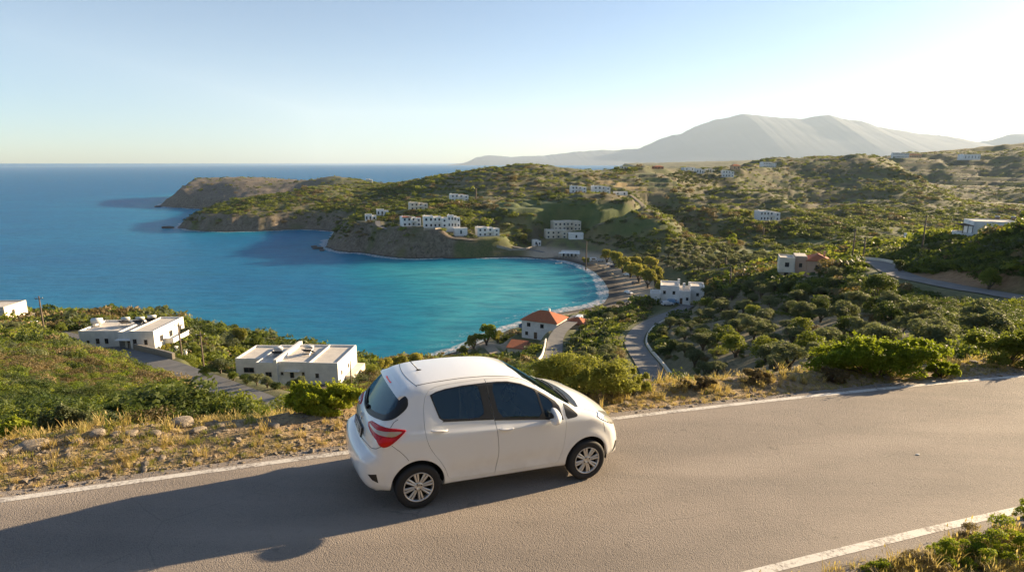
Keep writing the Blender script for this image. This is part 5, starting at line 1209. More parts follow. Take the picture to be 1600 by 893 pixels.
def small_car(P, rz, col, label, name="parked_car", van=False, group="cars parked by the beach"):
    e = empty(name, (P[0], P[1], P[2] + .05), rz, label, "van" if van else "car", group); L, W_, Hh = (2.15, .9, 1.45) if not van else (2.6, 1.0, 2.2)
    prof = [(-L, .35), (-L, .85), (-L * .86, Hh * .93), (-L * .5, Hh), (L * .15, Hh * .98), (L * .5, .92), (L * .93, .78), (L, .6), (L, .35)] if not van else [(-L, .35), (-L, Hh * .95), (-L * .9, Hh), (L * .5, Hh), (L * .75, 1.2), (L, 1.0), (L, .35)]
    mb = MB(); n = len(prof); V = []; 
    for y, s in ((-W_, .0), (-W_ * .86, 1), (W_ * .86, 1), (W_, .0)):
        for x, z in prof: V.append((x * (1 if s else .97), y * (1 if z < 1.0 or s else .86), z if (s or z < 1.0) else z * .93))
    Fc = [tuple(range(n))[::-1]] + [tuple(range(3 * n, 4 * n))]
    for r_ in range(3):
        for i in range(n): Fc.append((r_ * n + i, r_ * n + (i + 1) % n, (r_ + 1) * n + (i + 1) % n, (r_ + 1) * n + i))
    mb.add(V, Fc); m = mat("paint_" + label[:12], col, .3); b = mb.build("body", m, e, False)
    bv = b.modifiers.new("b", 'BEVEL'); bv.width = .05; bv.segments = 2
    for s in (-1, 1):
        mb = MB(); y = s * (W_ * .93 + .004); zt = Hh * .9
        mb.add([(-L * .78, y * 1.0, .95), (L * .36, y * 1.0, .95), (L * .10, y * .93, zt), (-L * .62, y * .93, zt)], [(0, 1, 2, 3)] if s < 0 else [(3, 2, 1, 0)]); mb.build("side_window", M_GLASS, e)
        for wx in (-L * .6, L * .62):
            mb = MB(); mb.lathe([(.0, s * (W_ + .02)), (.31, s * (W_ + .02)), (.33, s * (W_ - .05)), (.33, s * (W_ - .22)), (0, s * (W_ - .22))], 18, 'y', T=Matrix.Translation((wx, 0, .33))); mb.build("wheel", bpy.data.materials.get("tyre_rubber") or mat("tyre_rubber", (.016, .016, .017), .75), e, True)
    mb = MB(); mb.add([(L * .17, -W_ * .8, Hh * .94), (L * .17, W_ * .8, Hh * .94), (L * .5, W_ * .86, .98), (L * .5, -W_ * .86, .98)], [(0, 3, 2, 1)]); mb.build("windscreen", M_GLASS, e)
    mb = MB(); mb.add([(-L * .90, -W_ * .8, Hh * .88), (-L * .90, W_ * .8, Hh * .88), (-L * 1.004, W_ * .86, .95), (-L * 1.004, -W_ * .86, .95)], [(0, 1, 2, 3)]); mb.build("rear_window", M_GLASS, e)
    return e
for (px, py, rz, c, lb, van) in ((952, 415, .2, (.72, .72, .70), "white car at the far end of the beach car park", False), (958, 418, .3, (.12, .13, .16), "dark grey car next to the white one at the beach car park", False), (963, 416.5, .25, (.55, .56, .58), "silver car third in the beach car park row", False),
        (979, 431, 2.4, (.75, .75, .73), "white car alone in the middle of the beach car park", False), (993, 444, .5, (.10, .12, .16), "dark car near the tamarisk trees at the near end of the beach", False), (982, 459, -.9, (.72, .72, .72), "white pick-up coloured car on the sand beside the path to the houses", False),
        (928, 408, .15, (.75, .75, .73), "white van beside the taverna", True), (938, 409, .2, (.5, .52, .56), "silver car parked beside the white van", False), (905, 503, 1.2, (.62, .68, .74), "pale blue pick-up van parked below the shore lane's bend", True), (1052, 474, -.5, (.15, .28, .42), "blue car parked in front of the white cube houses", False), (1043, 477, .1, (.7, .7, .7), "white car left of the blue one by the cube houses", False)):
    small_car(march(px, py), rz, c, lb, van=van, group="cars parked by the beach" if px not in (905, 1052, 1043) else "cars parked along the lanes")
# taverna
TP = march(890, 403); tv = empty("beach_taverna", tuple(TP + [0, 2, 0]), R(-12), "open-fronted beach taverna with a long white canopy on posts", "taverna")
mb = MB(); mb.box(-6, 6, 2.5, 8, -.6, 3.4); mb.build("wall", M_WHITE, tv); mb = MB(); mb.box(-7, 7, -2.6, 2.45, 2.75, 2.9); mb.build("canopy", M_FRAMEW, tv)
for x in np.linspace(-6.6, 6.6, 8): mb = MB(); mb.box(x - .07, x + .07, -2.4, -2.26, -.6, 2.75); mb.build("post", M_FRAMEW, tv)
for x in (-4, -1.3, 1.3, 4): add_door(tv, x, 2.499, 0, 1.4, 2.3, m=M_GLASS)
mb = MB(); mb.box(-6, 6, 2.6, 7.9, 3.42, 3.55); mb.build("roof", M_ROOF, tv)
# sunshades on the beach
_um = []
for k, (px, py) in enumerate([(930, 418), (936, 421), (943, 424), (948, 428), (955, 433), (960, 438)]):
    P = march(px, py); e = empty("beach_umbrella", tuple(P), .4 * k, "straw sunshade on the sand, " + ["farthest, nearest the white van", "second from the van", "third from the van", "fourth from the van", "fifth from the van", "nearest to the cube houses"][k], "parasol", "straw sunshades on the beach")
    if not _um:
        mb = MB(); mb.tube([(0, 0, -.2), (0, 0, 2.2)], .04, 6); mb.build("pole", M_WOOD, e); mb = MB(); mb.lathe([(1.35, 1.85), (.7, 2.15), (.06, 2.45), (0, 2.46)], 14); mb.build("canopy", mat("straw", (.32, .24, .13), .95), e); _um.append(e)
    else:
        for ch in _um[0].children: copy_tree(ch, e)
# small boat
P = at(873, 411.5, z=.05); b = empty("boat", tuple(P), .5, "tiny white boat afloat near the beach's upper end", "boat"); mb = MB(); 
V = []; 
for x, w_, zb in ((-2.2, .7, 0), (-1, .95, -.1), (.6, .9, -.1), (1.8, .5, 0), (2.6, .03, .25)):
    V += [(x, -w_, .55 + max(0, x) * .08), (x, -w_ * .55, zb - .15), (x, w_ * .55, zb - .15), (x, w_, .55 + max(0, x) * .08)]
Fc = [(i * 4 + j, i * 4 + j + 1, i * 4 + j + 5, i * 4 + j + 4) for i in range(4) for j in range(3)] + [(0, 1, 2, 3)]
mb.add(V, Fc); mb.build("hull", M_FRAMEW, b); mb = MB(); mb.box(-1.5, -1.1, -.85, .85, .3, .38); mb.box(.2, .6, -.8, .8, .3, .38); mb.build("thwart", M_WOOD, b)
# masts on the far summit
for k, (px, h, lb) in enumerate(((1163, 30, "thin mast on the mountain's highest summit"),)):
    A_ = at(px, 180, Y=22500); mb = MB(); mb.tube([(A_[0], A_[1], A_[2] - 160), (A_[0], A_[1], A_[2] + h * 2.2)], [10, 5], 6); tag(mb.build("mast", M_METAL), lb, "mast")
# rocks off the point
def rock_mesh(seed, n=3, rough=.35):
    bm = bmesh.new(); bmesh.ops.create_icosphere(bm, subdivisions=n, radius=1); rr = random.Random(seed); off = rr.random() * 50
    for v in bm.verts:
        c = v.co.copy(); d = 1 + rough * (float(fbm(np.array([c.x * 1.3 + off]), np.array([c.y * 1.3 + c.z * 1.7 + off]), 1.0, 3)[0])); v.co = c * d
        v.co.z *= .62
        for ax, lim in ((0, .78), (1, .74), (2, .42)):
            if v.co[ax] > lim: v.co[ax] = lim + (v.co[ax] - lim) * .25
    me = bpy.data.meshes.new("rock"); bm.to_mesh(me); bm.free(); return me
ROCK_M = mat("rock_pale", (.42, .36, .28), .9); _n = NT(ROCK_M); _n.link(_n.ramp(_n.noise(_n.obj(), 2.2, 7, .7), [(.3, (.17, .13, .095)), (.55, (.36, .30, .23)), (.75, (.52, .46, .37))]), _n.b.inputs["Base Color"]); _n.link(_n.bump(_n.noise(_n.obj(), 5, 8, .7), .8, .08), _n.b.inputs["Normal"])
SEAROCK_M = mat("rock_dark", (.07, .06, .05), .8)
RM = [rock_mesh(k) for k in range(5)]
for k, (px, py, s, lb) in enumerate(((497, 388, 3.0, "largest dark sea rock off the village headland"), (491, 385, 1.8, "small dark sea rock farthest out from the village headland"), (503, 391, 2.0, "dark rock touching the point of the village headland"), (262, 356, 4.2, "dark flat rock off the middle headland's tip"), (247, 323, 4.0, "flat dark rock off the outermost headland"))):
    P = at(px, py, z=.1); me = RM[k % 5].copy(); me.materials.append(SEAROCK_M); o = bpy.data.objects.new("sea_rock", me); COL.objects.link(o); o.location = P; o.scale = (s * 1.4, s, s * .9); o.rotation_euler = (0, 0, k); tag(o, lb, "rock", "dark rocks in the sea")
for me in RM: me.materials.append(ROCK_M); me.polygons.foreach_set("use_smooth", np.ones(len(me.polygons), bool))
def pl(px, py):
    d = ray(px, py); n_ = _nrm; k = n_ @ (PLP - np.array([0, 0, CAM_Z])) / (n_ @ d); return np.array([0, 0, CAM_Z]) + d * k
_nrm = np.array(CAR_M.col[2][:3])
for k, (px, py, s, lb) in enumerate(((52, 703, .17, "large pale rock lying at the left end of the verge"), (30, 708, .12, "flat tan rock beside the large one at the left end of the verge"), (286, 665, .16, "smooth pale boulder on the crest of the verge"), (310, 675, .10, "grey angular rock right of the smooth pale boulder"), (155, 688, .12, "brown rock half sunk in the verge below the pale sapling"),
      (205, 686, .09, "small brown rock in the middle of the verge"), (183, 688, .07, "small grey rock between two brown ones"), (243, 684, .08, "rounded tan rock below the crest boulder"), (120, 700, .08, "dusty tan rock close to the grass tufts"), (430, 672, .08, "small dark rock on the verge left of the car"), (1110, 601, .11, "flat pale slab on the verge right of the car"), (1385, 590, .08, "dark stone under the big green bush"), (1520, 568, .09, "pale stone between the two green bushes"), (0, 716, .12, "tan rock cut by the left edge of the view"), (345, 668, .06, "small white stone right of the grey rock"))):
    P = pl(px, py); z = ground(P[0], P[1])[0][0]; o = bpy.data.objects.new("rock", RM[k % 5]); COL.objects.link(o); o.location = (P[0], P[1], z + s * .18); o.scale = (s * 1.3, s, s); o.rotation_euler = (0, 0, k * 1.3); tag(o, lb, "rock", "rocks on the verge")
P = pl(1434, 710); _pm = RM[2].copy(); _pm.materials.clear(); _pm.materials.append(M_WHITE); o = bpy.data.objects.new("pebble", _pm); COL.objects.link(o); o.location = (P[0], P[1], P[2] + .008); o.scale = (.035, .02, .02); tag(o, "single pale pebble lying on the open asphalt", "pebble")

# ---------------------------------------------------------------- grasses of the verges
def tuft_mesh(seed, n, h, m, spread=.08, head=False):
    rng = np.random.default_rng(seed); V = []; Fc = []
    for i in range(n):
        a = rng.random() * 6.283; q = spread * math.sqrt(rng.random()); x, y = q * math.cos(a), q * math.sin(a); L = h * rng.uniform(.45, 1.1); b = rng.random() * 6.283; lean = rng.uniform(.1, .75) * L; w = rng.uniform(.0016, .0034) * (1 + h * 3)
        dx, dy = math.cos(b), math.sin(b); px, py = -dy * w, dx * w; k = len(V)
        for t, ww in ((0, 1), (.45, .85), (.8, .55), (1, .08)):
            X = x + dx * lean * t * t; Y = y + dy * lean * t * t; Z = L * t * (1 - .18 * t); V += [(X - px * ww, Y - py * ww, Z), (X + px * ww, Y + py * ww, Z)]
        for j in range(3): Fc.append((k + 2 * j, k + 2 * j + 1, k + 2 * j + 3, k + 2 * j + 2))
        if head and rng.random() < .3:
            k = len(V); X, Y, Z = x + dx * lean, y + dy * lean, L * .82; hw = w * 2.0
            V += [(X - dy * hw, Y + dx * hw, Z), (X + dy * hw, Y - dx * hw, Z), (X, Y, Z + .035), (X, Y, Z - .02)]; Fc.append((3 + k, k, k + 2, k + 1))
    o = new_mesh("tuft", V, Fc, m, None, False); COL.objects.unlink(o); return o
def scatter_grass():
    rng = np.random.default_rng(12)
    K = [tuft_mesh(1, 34, .13, L_GRASS, .07), tuft_mesh(2, 30, .20, L_GRASS, .08, True), tuft_mesh(3, 26, .09, L_GRASS2, .07), tuft_mesh(4, 16, .30, L_GRASS, .05, True), tuft_mesh(5, 40, .07, L_BROWN, .09), tuft_mesh(6, 34, .06, L_GRASS, .09)]
    n = 60000; x = rng.uniform(-24, 34, n); q = np.concatenate([rng.uniform(.22, 6.0, n // 2), rng.uniform(-7.6, -5.05, n - n // 2)]); y = Lx(x) + q
    dens = .5 + .55 * fbm(x, y, 1.6, 3) + .35 * fbm(x + 50, y, .5, 2); left = (x < -1.5)
    edge = np.exp(-((q - .7) / .5) ** 2) * .35
    p = dens + edge - np.where(left & (q > 0), .16, -.12); ok = (p > rng.random(n) * .95) & (y > 4.2); x, y, q = x[ok], y[ok], q[ok]; n = len(x)
    z = ground(x, y)[0]; far = rng.random(n); gz = fbm(x + 9, y, 2.5, 2)
    k = rng.choice(6, n, p=[.26, .16, .14, .05, .17, .22]); k = np.where((gz > .18) & (far < .5), 2, k)
    k = np.where((q < .55) & (q > 0) & (k == 3), 5, k)
    s = rng.uniform(.6, 1.35, n) * np.where(q > 0, np.clip(.45 + q * .45, .45, 1.15), .9)
    gn_scatter("dry_grass", K, np.stack([x, y, z - .01], 1), np.stack([rng.normal(0, .12, n), rng.normal(0, .12, n), rng.random(n) * 6.28], 1), np.stack([s, s, s * rng.uniform(.8, 1.2, n)], 1), k, "dry straw-coloured and green grass tufts on the road verges")
    print("grass", n)
    # gravel and clods
    RK = []
    for i in range(4):
        o = bpy.data.objects.new("stone", rock_mesh(80 + i, 1)); o.data.materials.append(ROCK_M); RK.append(o)
    n = 26000; x = rng.uniform(-20, 26, n); q = np.abs(rng.normal(.3, 1.3, n)) + .12; y = Lx(x) + q; s = np.exp(rng.normal(math.log(.012), .62, n)); left = x < -2
    ok = (rng.random(n) < np.where(left, 1, .35)) & (q < 4); x, y, q, s = x[ok], y[ok], q[ok], np.clip(s[ok], .004, .07); n = len(x); z = ground(x, y)[0]; z = np.where(q < .34, plane_z(x, y), z)
    gn_scatter("gravel", RK, np.stack([x, y, z + s * .1], 1), rng.random((n, 3)) * 6.28 * [.1, .1, 1], np.stack([s * 1.3, s, s], 1), rng.integers(0, 4, n), "loose gravel and clods scattered over the verge")
scatter_grass()
# near corner of the verge: leafy weeds
for k, (px, py, w, h, m, lb, nn, lf, asp) in enumerate([(1575, 868, 170, 70, L_BRIGHT, "green leafy weed clump in the bottom right corner", 9000, .030, .35), (1500, 880, 110, 46, L_BRIGHT, "small green weed clump left of the corner one", 5000, .026, .35), (1440, 888, 90, 30, L_BROWN, "rusty brown dry shrub near the bottom edge", 5000, .022, .25), (1600, 810, 60, 40, L_BRIGHT, "green weed at the right edge beside the near white line", 3500, .026, .35), (1380, 892, 70, 20, L_BRIGHT, "low green weed at the bottom edge left of the brown shrub", 2500, .024, .35), (1535, 845, 80, 34, L_BROWN, "dry brown tussock behind the corner weeds", 4500, .022, .22)]):
    P = pl(px, py); P[2] = ground(P[0], P[1])[0][0]; rng = np.random.default_rng(300 + k); r = w * .5 * P[1] / F_PX / .8; hh = h * P[1] / F_PX * 1.1
    C, D = crown_points(nn, rng, lobes=20, flat=.8, base=.0, spread=.8, lr=(.12, .3)); C = C * np.array([r, r * .6, hh]); C[:, 2] = np.maximum(C[:, 2], .01); V, Fq = leaf_quads(C, D + rng.normal(size=D.shape) * .8, lf, rng, asp)
    e = empty("weed", tuple(P), 0, lb, "plant"); new_mesh("foliage", V, Fq, m, e, False)

# ---------------------------------------------------------------- the hatchback: build
def build_car():
    paint = mat("car_paint", (.80, .80, .79), .28, 0, Coat_Weight=1.0, Coat_Roughness=.03, Specular_IOR_Level=.5)
    nt = NT(paint)
    dirt = nt.noise(nt.obj(), 3.0, 6, .6)
    zed = nt.sep(nt.obj())[2]
    low = nt.maprange(zed, .75, .15, 0, 1)
    dd = nt.math('MULTIPLY', nt.maprange(dirt, .4, .75), low)
    nt.link(nt.mix(nt.math('MULTIPLY', dd, .5), (.80, .80, .79), (.45, .40, .33)), nt.b.inputs["Base Color"])
    black = mat("black_plastic", (.012, .012, .013), .38)
    rubber = mat("seal_rubber", (.006, .006, .006), .6)
    gap = mat("panel_gap", (.01, .01, .01), .9)
    chrome = mat("bright_metal", (.65, .65, .66), .18, 1.0)
    tyre_m = mat("tyre_rubber", (.016, .016, .017), .75)
    rim_m = mat("silver_alloy", (.62, .60, .57), .30, .75)
    dark = mat("dark_void", (.006, .006, .006), .9)
    trim = mat("cabin_fabric", (.045, .045, .05), .9)
    trim2 = mat("cabin_plastic", (.02, .02, .022), .6)
    red = mat("red_lens", (.66, .004, .006), .22, 0, Coat_Weight=.25, Specular_IOR_Level=.3)
    redd = mat("deep_red_lens", (.45, .003, .006), .22, 0, Coat_Weight=.25, Specular_IOR_Level=.3)
    clear = mat("clear_lens", (.52, .40, .29), .14, .2, Coat_Weight=1.0)
    amber = mat("lamp_reflector", (.75, .74, .72), .15, .7, Coat_Weight=1.0)
    white = mat("plate_white", (.75, .75, .73), .4)
    ink = mat("plate_ink", (.012, .012, .015), .5)
    plate_blue = mat("plate_blue", (.01, .04, .35), .4)
    def glass(name, tint, k):
        m = bpy.data.materials.new(name); m.use_nodes = True; n = NT(m)
        n.n.remove(n.b)
        out = n.n["Material Output"]
        tr = n.new("ShaderNodeBsdfTransparent"); tr.inputs[0].default_value = (*tint, 1)
        gl = n.new("ShaderNodeBsdfGlossy"); gl.inputs["Roughness"].default_value = .015
        gl.inputs["Color"].default_value = (.62, .82, .92, 1)
        fr = n.new("ShaderNodeFresnel"); fr.inputs[0].default_value = k
        mx = n.new("ShaderNodeMixShader")
        n.link(fr.outputs[0], mx.inputs[0]); n.link(tr.outputs[0], mx.inputs[1]); n.link(gl.outputs[0], mx.inputs[2])
        n.link(mx.outputs[0], out.inputs[0]); return m
    g_side = glass("tinted_glass", (.19, .24, .25), 1.75)
    g_rear = glass("privacy_glass", (.03, .06, .08), 1.9)
    g_front = glass("windscreen_glass", (.42, .50, .46), 1.7)

    # interior test of polygons
    def inpoly(P, x, y):
        c = False; n = len(P); j = n - 1
        for i in range(n):
            if (P[i][1] > y) != (P[j][1] > y) and x < (P[j][0] - P[i][0]) * (y - P[i][1]) / (P[j][1] - P[i][1]) + P[i][0]: c = not c
            j = i
        return c
    def resamp(P, st, closed=True):
        out = []; n = len(P)
        for i in range(n if closed else n - 1):
            a = np.array(P[i], float); b = np.array(P[(i + 1) % n], float); k = max(1, int(np.ceil(np.linalg.norm(b - a) / st)))
            out += [tuple(a + (b - a) * t / k) for t in range(k)]
        if not closed: out.append(tuple(P[-1]))
        return out
    def inset(P, d):
        """offset of a closed 2-D polygon, d > 0 grows it"""
        P = [np.array(p, float) for p in P]; n = len(P)
        A = sum(P[i][0] * P[(i + 1) % n][1] - P[(i + 1) % n][0] * P[i][1] for i in range(n)); s = 1 if A > 0 else -1
        out = []
        for i in range(n):
            a, b, c = P[i - 1], P[i], P[(i + 1) % n]
            t1 = (b - a) / np.linalg.norm(b - a); t2 = (c - b) / np.linalg.norm(c - b)
            n1 = np.array([t1[1], -t1[0]]) * s; n2 = np.array([t2[1], -t2[0]]) * s
            m = n1 + n2; m = m / max(1e-6, np.linalg.norm(m)); k = 1 / max(.45, m @ n1)
            out.append(tuple(b + m * d * k))
        return out
    def rnd(P, it=2):
        for _ in range(it):
            Q = []
            for i in range(len(P)):
                a = np.array(P[i]); b = np.array(P[(i + 1) % len(P)]); Q += [tuple(a * .8 + b * .2), tuple(a * .2 + b * .8)]
            P = Q
        return P
    def rnd2(P): return rnd(P, 1)
    def rays(kind, u, v, side):
        u = np.asarray(u, float); v = np.asarray(v, float)
        if kind == 'side': return np.stack([u, 0 * u, v], 1), np.stack([u, 0 * u + side * 1.2, v], 1)
        if kind == 'front': return np.stack([0 * u - .6, u, v], 1), np.stack([0 * u + 1.2, u, v], 1)
        if kind == 'rear':  # u = angle about a vertical axis through x=-.9
            return np.stack([0 * u - .9, 0 * u, v], 1), np.stack([-.9 - 1.5 * np.cos(u), 1.5 * np.sin(u), v], 1)
        if kind == 'nose':
            return np.stack([0 * u + .9, 0 * u, v], 1), np.stack([.9 + 1.5 * np.cos(u), 1.5 * np.sin(u), v], 1)
        if kind == 'top': return np.stack([u, v, 0 * u + .7], 1), np.stack([u, v, 0 * u + 2.0], 1)
    def patch(name, poly, kind, off, m, parent, side=-1, holes=(), st=.03, th=.004, smooth=True):
        B = resamp(poly, st); pts = list(B); edges = [(i, (i + 1) % len(B)) for i in range(len(B))]
        for h in holes:
            k = len(pts); Hh = resamp(h, st); pts += Hh; edges += [(k + i, k + (i + 1) % len(Hh)) for i in range(len(Hh))]
        xs = [p[0] for p in poly]; ys = [p[1] for p in poly]
        gx = np.arange(min(xs) + st * .5, max(xs), st); gy = np.arange(min(ys) + st * .5, max(ys), st)
        allb = np.array(pts)
        for x in gx:
            for y in gy:
                if inpoly(poly, x, y) and not any(inpoly(h, x, y) for h in holes) and np.min(np.hypot(allb[:, 0] - x, allb[:, 1] - y)) > st * .35:
                    pts.append((x, y))
        r = delaunay_2d_cdt([Vector(p) for p in pts], edges, [], 0, 1e-6)
        P2 = np.array([tuple(v) for v in r[0]]); Fc = []
        for f in r[2]:
            c = P2[list(f)].mean(0)
            if inpoly(poly, c[0], c[1]) and not any(inpoly(h, c[0], c[1]) for h in holes): Fc.append(tuple(f))
        o_, p_ = rays(kind, P2[:, 0], P2[:, 1], side)
        V = car_solve(o_, p_, off)
        # face outwards
        f0 = Fc[0]; nn = np.cross(V[f0[1]] - V[f0[0]], V[f0[2]] - V[f0[0]])
        if nn @ (p_[f0[0]] - o_[f0[0]]) < 0: Fc = [f[::-1] for f in Fc]
        nv = len(V); Vs = list(map(tuple, V)); Fs = [tuple(f) for f in Fc]; ns = len(Fs)
        if th:
            Vb = car_solve(o_, p_, off - th); cnt = {}
            for f in Fs:
                for i in range(len(f)): cnt[(f[i], f[(i + 1) % len(f)])] = 1
            for (a, b) in list(cnt):
                if (b, a) not in cnt:
                    k = len(Vs); Vs += [tuple(V[a]), tuple(V[b]), tuple(Vb[b]), tuple(Vb[a])]; Fs.append((k, k + 3, k + 2, k + 1))
        o = new_mesh(name, Vs, Fs, m, parent, smooth)
        good_normals(o, off)
        return o
    def good_normals(o, off=0.0):
        me = o.data; n = len(me.vertices); co = np.empty(n * 3, np.float32); me.vertices.foreach_get("co", co); co = co.reshape(-1, 3).astype(float)
        e = 1e-3; X_, Y_, Z_ = co.T
        g = np.stack([car_f(X_ + e, Y_, Z_) - car_f(X_ - e, Y_, Z_), car_f(X_, Y_ + e, Z_) - car_f(X_, Y_ - e, Z_), car_f(X_, Y_, Z_ + e) - car_f(X_, Y_, Z_ - e)], 1)
        g /= np.linalg.norm(g, axis=1)[:, None] + 1e-9
        on = np.abs(car_f(X_, Y_, Z_) - off) < 6e-4
        nl = len(me.loops); lv = np.empty(nl, np.int32); me.loops.foreach_get("vertex_index", lv)
        npol = len(me.polygons); fn = np.empty(npol * 3, np.float32); me.polygons.foreach_get("normal", fn); fn = fn.reshape(-1, 3)
        lt = np.empty(npol, np.int32); me.polygons.foreach_get("loop_total", lt)
        fl = np.repeat(fn, lt, axis=0); gg = g[lv]; ok = on[lv] & ((gg * fl).sum(1) > .8)
        out = np.where(ok[:, None], gg, fl)
        me.normals_split_custom_set([tuple(v) for v in out.tolist()])
    def ribbon_pts(P3, w, off, mb, st=.03):
        P = np.array(resamp(P3, st, False)); P = car_solve(car_org(P), car_org(P) + (P - car_org(P)) * 1.3, off)
        e = 1e-3
        g = np.stack([car_f(P[:, 0] + e, P[:, 1], P[:, 2]) - car_f(P[:, 0] - e, P[:, 1], P[:, 2]),
                      car_f(P[:, 0], P[:, 1] + e, P[:, 2]) - car_f(P[:, 0], P[:, 1] - e, P[:, 2]),
                      car_f(P[:, 0], P[:, 1], P[:, 2] + e) - car_f(P[:, 0], P[:, 1], P[:, 2] - e)], 1)
        g /= np.linalg.norm(g, axis=1)[:, None]
        T = np.gradient(P, axis=0); s = np.cross(g, T); s /= np.linalg.norm(s, axis=1)[:, None]
        V = np.concatenate([P + s * w / 2, P - s * w / 2, P + s * w / 2 - g * .006, P - s * w / 2 - g * .006]); n = len(P)
        Fc = []
        for i in range(n - 1):
            Fc += [(i, i + 1, n + i + 1, n + i), (i, 2 * n + i, 2 * n + i + 1, i + 1), (n + i, n + i + 1, 3 * n + i + 1, 3 * n + i)]
        mb.add(V, Fc)
    def mir(P3): return [(x, -y, z) for x, y, z in P3]

    # --- outlines, metres: x forward, z up
    rdoor = [(-.150, .66), (-.178, .90), (-.208, 1.083), (-.250, 1.35), (-.278, 1.572), (-.45, 1.572), (-.766, 1.558), (-.97, 1.540), (-1.075, 1.510), (-1.136, 1.43), (-1.165, 1.30),
             (-1.173, 1.10), (-1.157, .95), (-1.118, .84), (-1.05, .73), (-.965, .62), (-.895, .50), (-.855, .38), (-.835, .345), (-.19, .335), (-.165, .48)][::-1]
    fdoor = [(-.143, .66), (-.171, .90), (-.200, 1.083), (-.242, 1.35), (-.270, 1.572), (-.10, 1.570), (.12, 1.548), (.30, 1.505), (.50, 1.415), (.66, 1.325), (.79, 1.24), (.845, 1.16),
             (.862, 1.05), (.872, .90), (.866, .75), (.85, .60), (.82, .45), (.79, .365), (.76, .335), (-.182, .335), (-.157, .48)]
    rwin = [(-1.055, 1.448), (-.98, 1.476), (-.86, 1.501), (-.615, 1.522), (-.388, 1.528), (-.360, 1.40), (-.325, 1.108), (-.915, 1.150), (-.955, 1.180)][::-1]
    fwin = [(-.205, 1.528), (-.01, 1.522), (.14, 1.500), (.24, 1.474), (.39, 1.415), (.47, 1.372), (.535, 1.03), (.149, 1.068), (-.128, 1.095)]
    qwin = [(.495, 1.356), (.58, 1.305), (.66, 1.250), (.70, 1.20), (.70, 1.02), (.560, 1.03)]
    both = rnd(rdoor[1:17] + fdoor[5:19], 1)
    def rnd_c(P):
        Q = []
        for i, p in enumerate(P):
            a, b, c = np.array(P[i - 1]), np.array(p), np.array(P[(i + 1) % len(P)])
            if abs(p[0] + .2) < .15 and (p[1] > 1.5 or p[1] < .4): Q.append(p)
            else: Q += [tuple(b * .8 + a * .2), tuple(b * .8 + c * .2)]
        return Q
    rdoor, fdoor = [rnd_c(p) for p in (rdoor, fdoor)]
    rwin = rnd(rwin, 2); fwin = rnd(fwin, 1)
    rsur = [(-1.068, 1.452), (-.985, 1.486), (-.86, 1.511), (-.615, 1.532), (-.2735, 1.540), (-.2505, 1.35), (-.2105, 1.092), (-.920, 1.136), (-.970, 1.172)][::-1]
    fsur = [(-.2645, 1.540), (-.10, 1.538), (.05, 1.529), (.25, 1.484), (.47, 1.392), (.62, 1.305), (.75, 1.215), (.80, 1.15), (.83, 1.00), (.835, .985), (.149, 1.052), (-.199, 1.080), (-.2415, 1.35)]
    rhole = inset(rsur, -.008); fhole = inset(fsur, -.008)

    # --- hollow shell
    P, Fc = car_shell(150, 62, 58)
    Pi, Fi = car_shell(60, 26, 24, -.035)
    V = np.concatenate([P, Pi]); FF = [tuple(f) for f in Fc] + [tuple(f[::-1] + len(P)) for f in Fi]
    shell = new_mesh("shell", V, FF, paint)
    bm = bmesh.new(); bm.from_mesh(shell.data); bmesh.ops.remove_doubles(bm, verts=bm.verts, dist=1e-5); bm.to_mesh(shell.data); bm.free()
    def cutter(mb):
        o = mb.build("cutter", paint)
        bm = bmesh.new(); bm.from_mesh(o.data); bmesh.ops.recalc_face_normals(bm, faces=bm.faces); bm.to_mesh(o.data); bm.free(); return o
    def xz_prism(mb, poly, y0, y1):
        n = len(poly); V = [(x, y0, z) for x, z in poly] + [(x, y1, z) for x, z in poly]
        mb.add(V, [tuple(range(n)), tuple(range(2 * n - 1, n - 1, -1))] + [(i, i + n, (i + 1) % n + n, (i + 1) % n) for i in range(n)])
    def yz_prism(mb, poly, x0, x1):
        n = len(poly); V = [(x0, y, z) for y, z in poly] + [(x1, y, z) for y, z in poly]
        mb.add(V, [tuple(range(n)), tuple(range(2 * n - 1, n - 1, -1))] + [(i, i + n, (i + 1) % n + n, (i + 1) % n) for i in range(n)])
    def boolean(o, c, op):
        md = o.modifiers.new("b", 'BOOLEAN'); md.object = c; md.operation = op; md.solver = 'EXACT'
        dg = bpy.context.evaluated_depsgraph_get(); me = bpy.data.meshes.new_from_object(o.evaluated_get(dg))
        o.modifiers.clear(); o.data = me
    wind = [(-.47, 1.515), (0, 1.545), (.47, 1.515), (.53, 1.46), (.66, 1.22), (.70, 1.115), (.35, 1.10), (0, 1.10), (-.35, 1.10), (-.70, 1.115), (-.66, 1.22), (-.53, 1.46)][::-1]
    rear_h = [(0, 1.505), (.30, 1.50), (.50, 1.485), (.60, 1.45), (.655, 1.32), (.69, 1.215), (.62, 1.18), (.40, 1.135), (.2, 1.115), (0, 1.11)]
    rear_h = rear_h + [(-y, z) for y, z in rear_h[-2:0:-1]]
    mb = MB()
    for s in (-1, 1):
        xz_prism(mb, rhole, s * .45, s * 1.1); xz_prism(mb, fhole, s * .45, s * 1.1)
        for wx in (-1.255, 1.255):
            xz_prism(mb, [(wx + .352 * math.cos(a), .325 + .352 * math.sin(a)) for a in np.linspace(0, 2 * math.pi, 56, endpoint=False)], s * .50, s * 1.1)
    yz_prism(mb, rear_h, -1.19, -2.2)
    c = cutter(mb); boolean(shell, c, 'DIFFERENCE'); bpy.data.objects.remove(c)
    mb = MB(); yz_prism(mb, wind, .30, 1.5); c = cutter(mb); boolean(shell, c, 'DIFFERENCE'); bpy.data.objects.remove(c)
    doors = shell.copy(); doors.data = shell.data.copy(); COL.objects.link(doors)
    mb = MB()
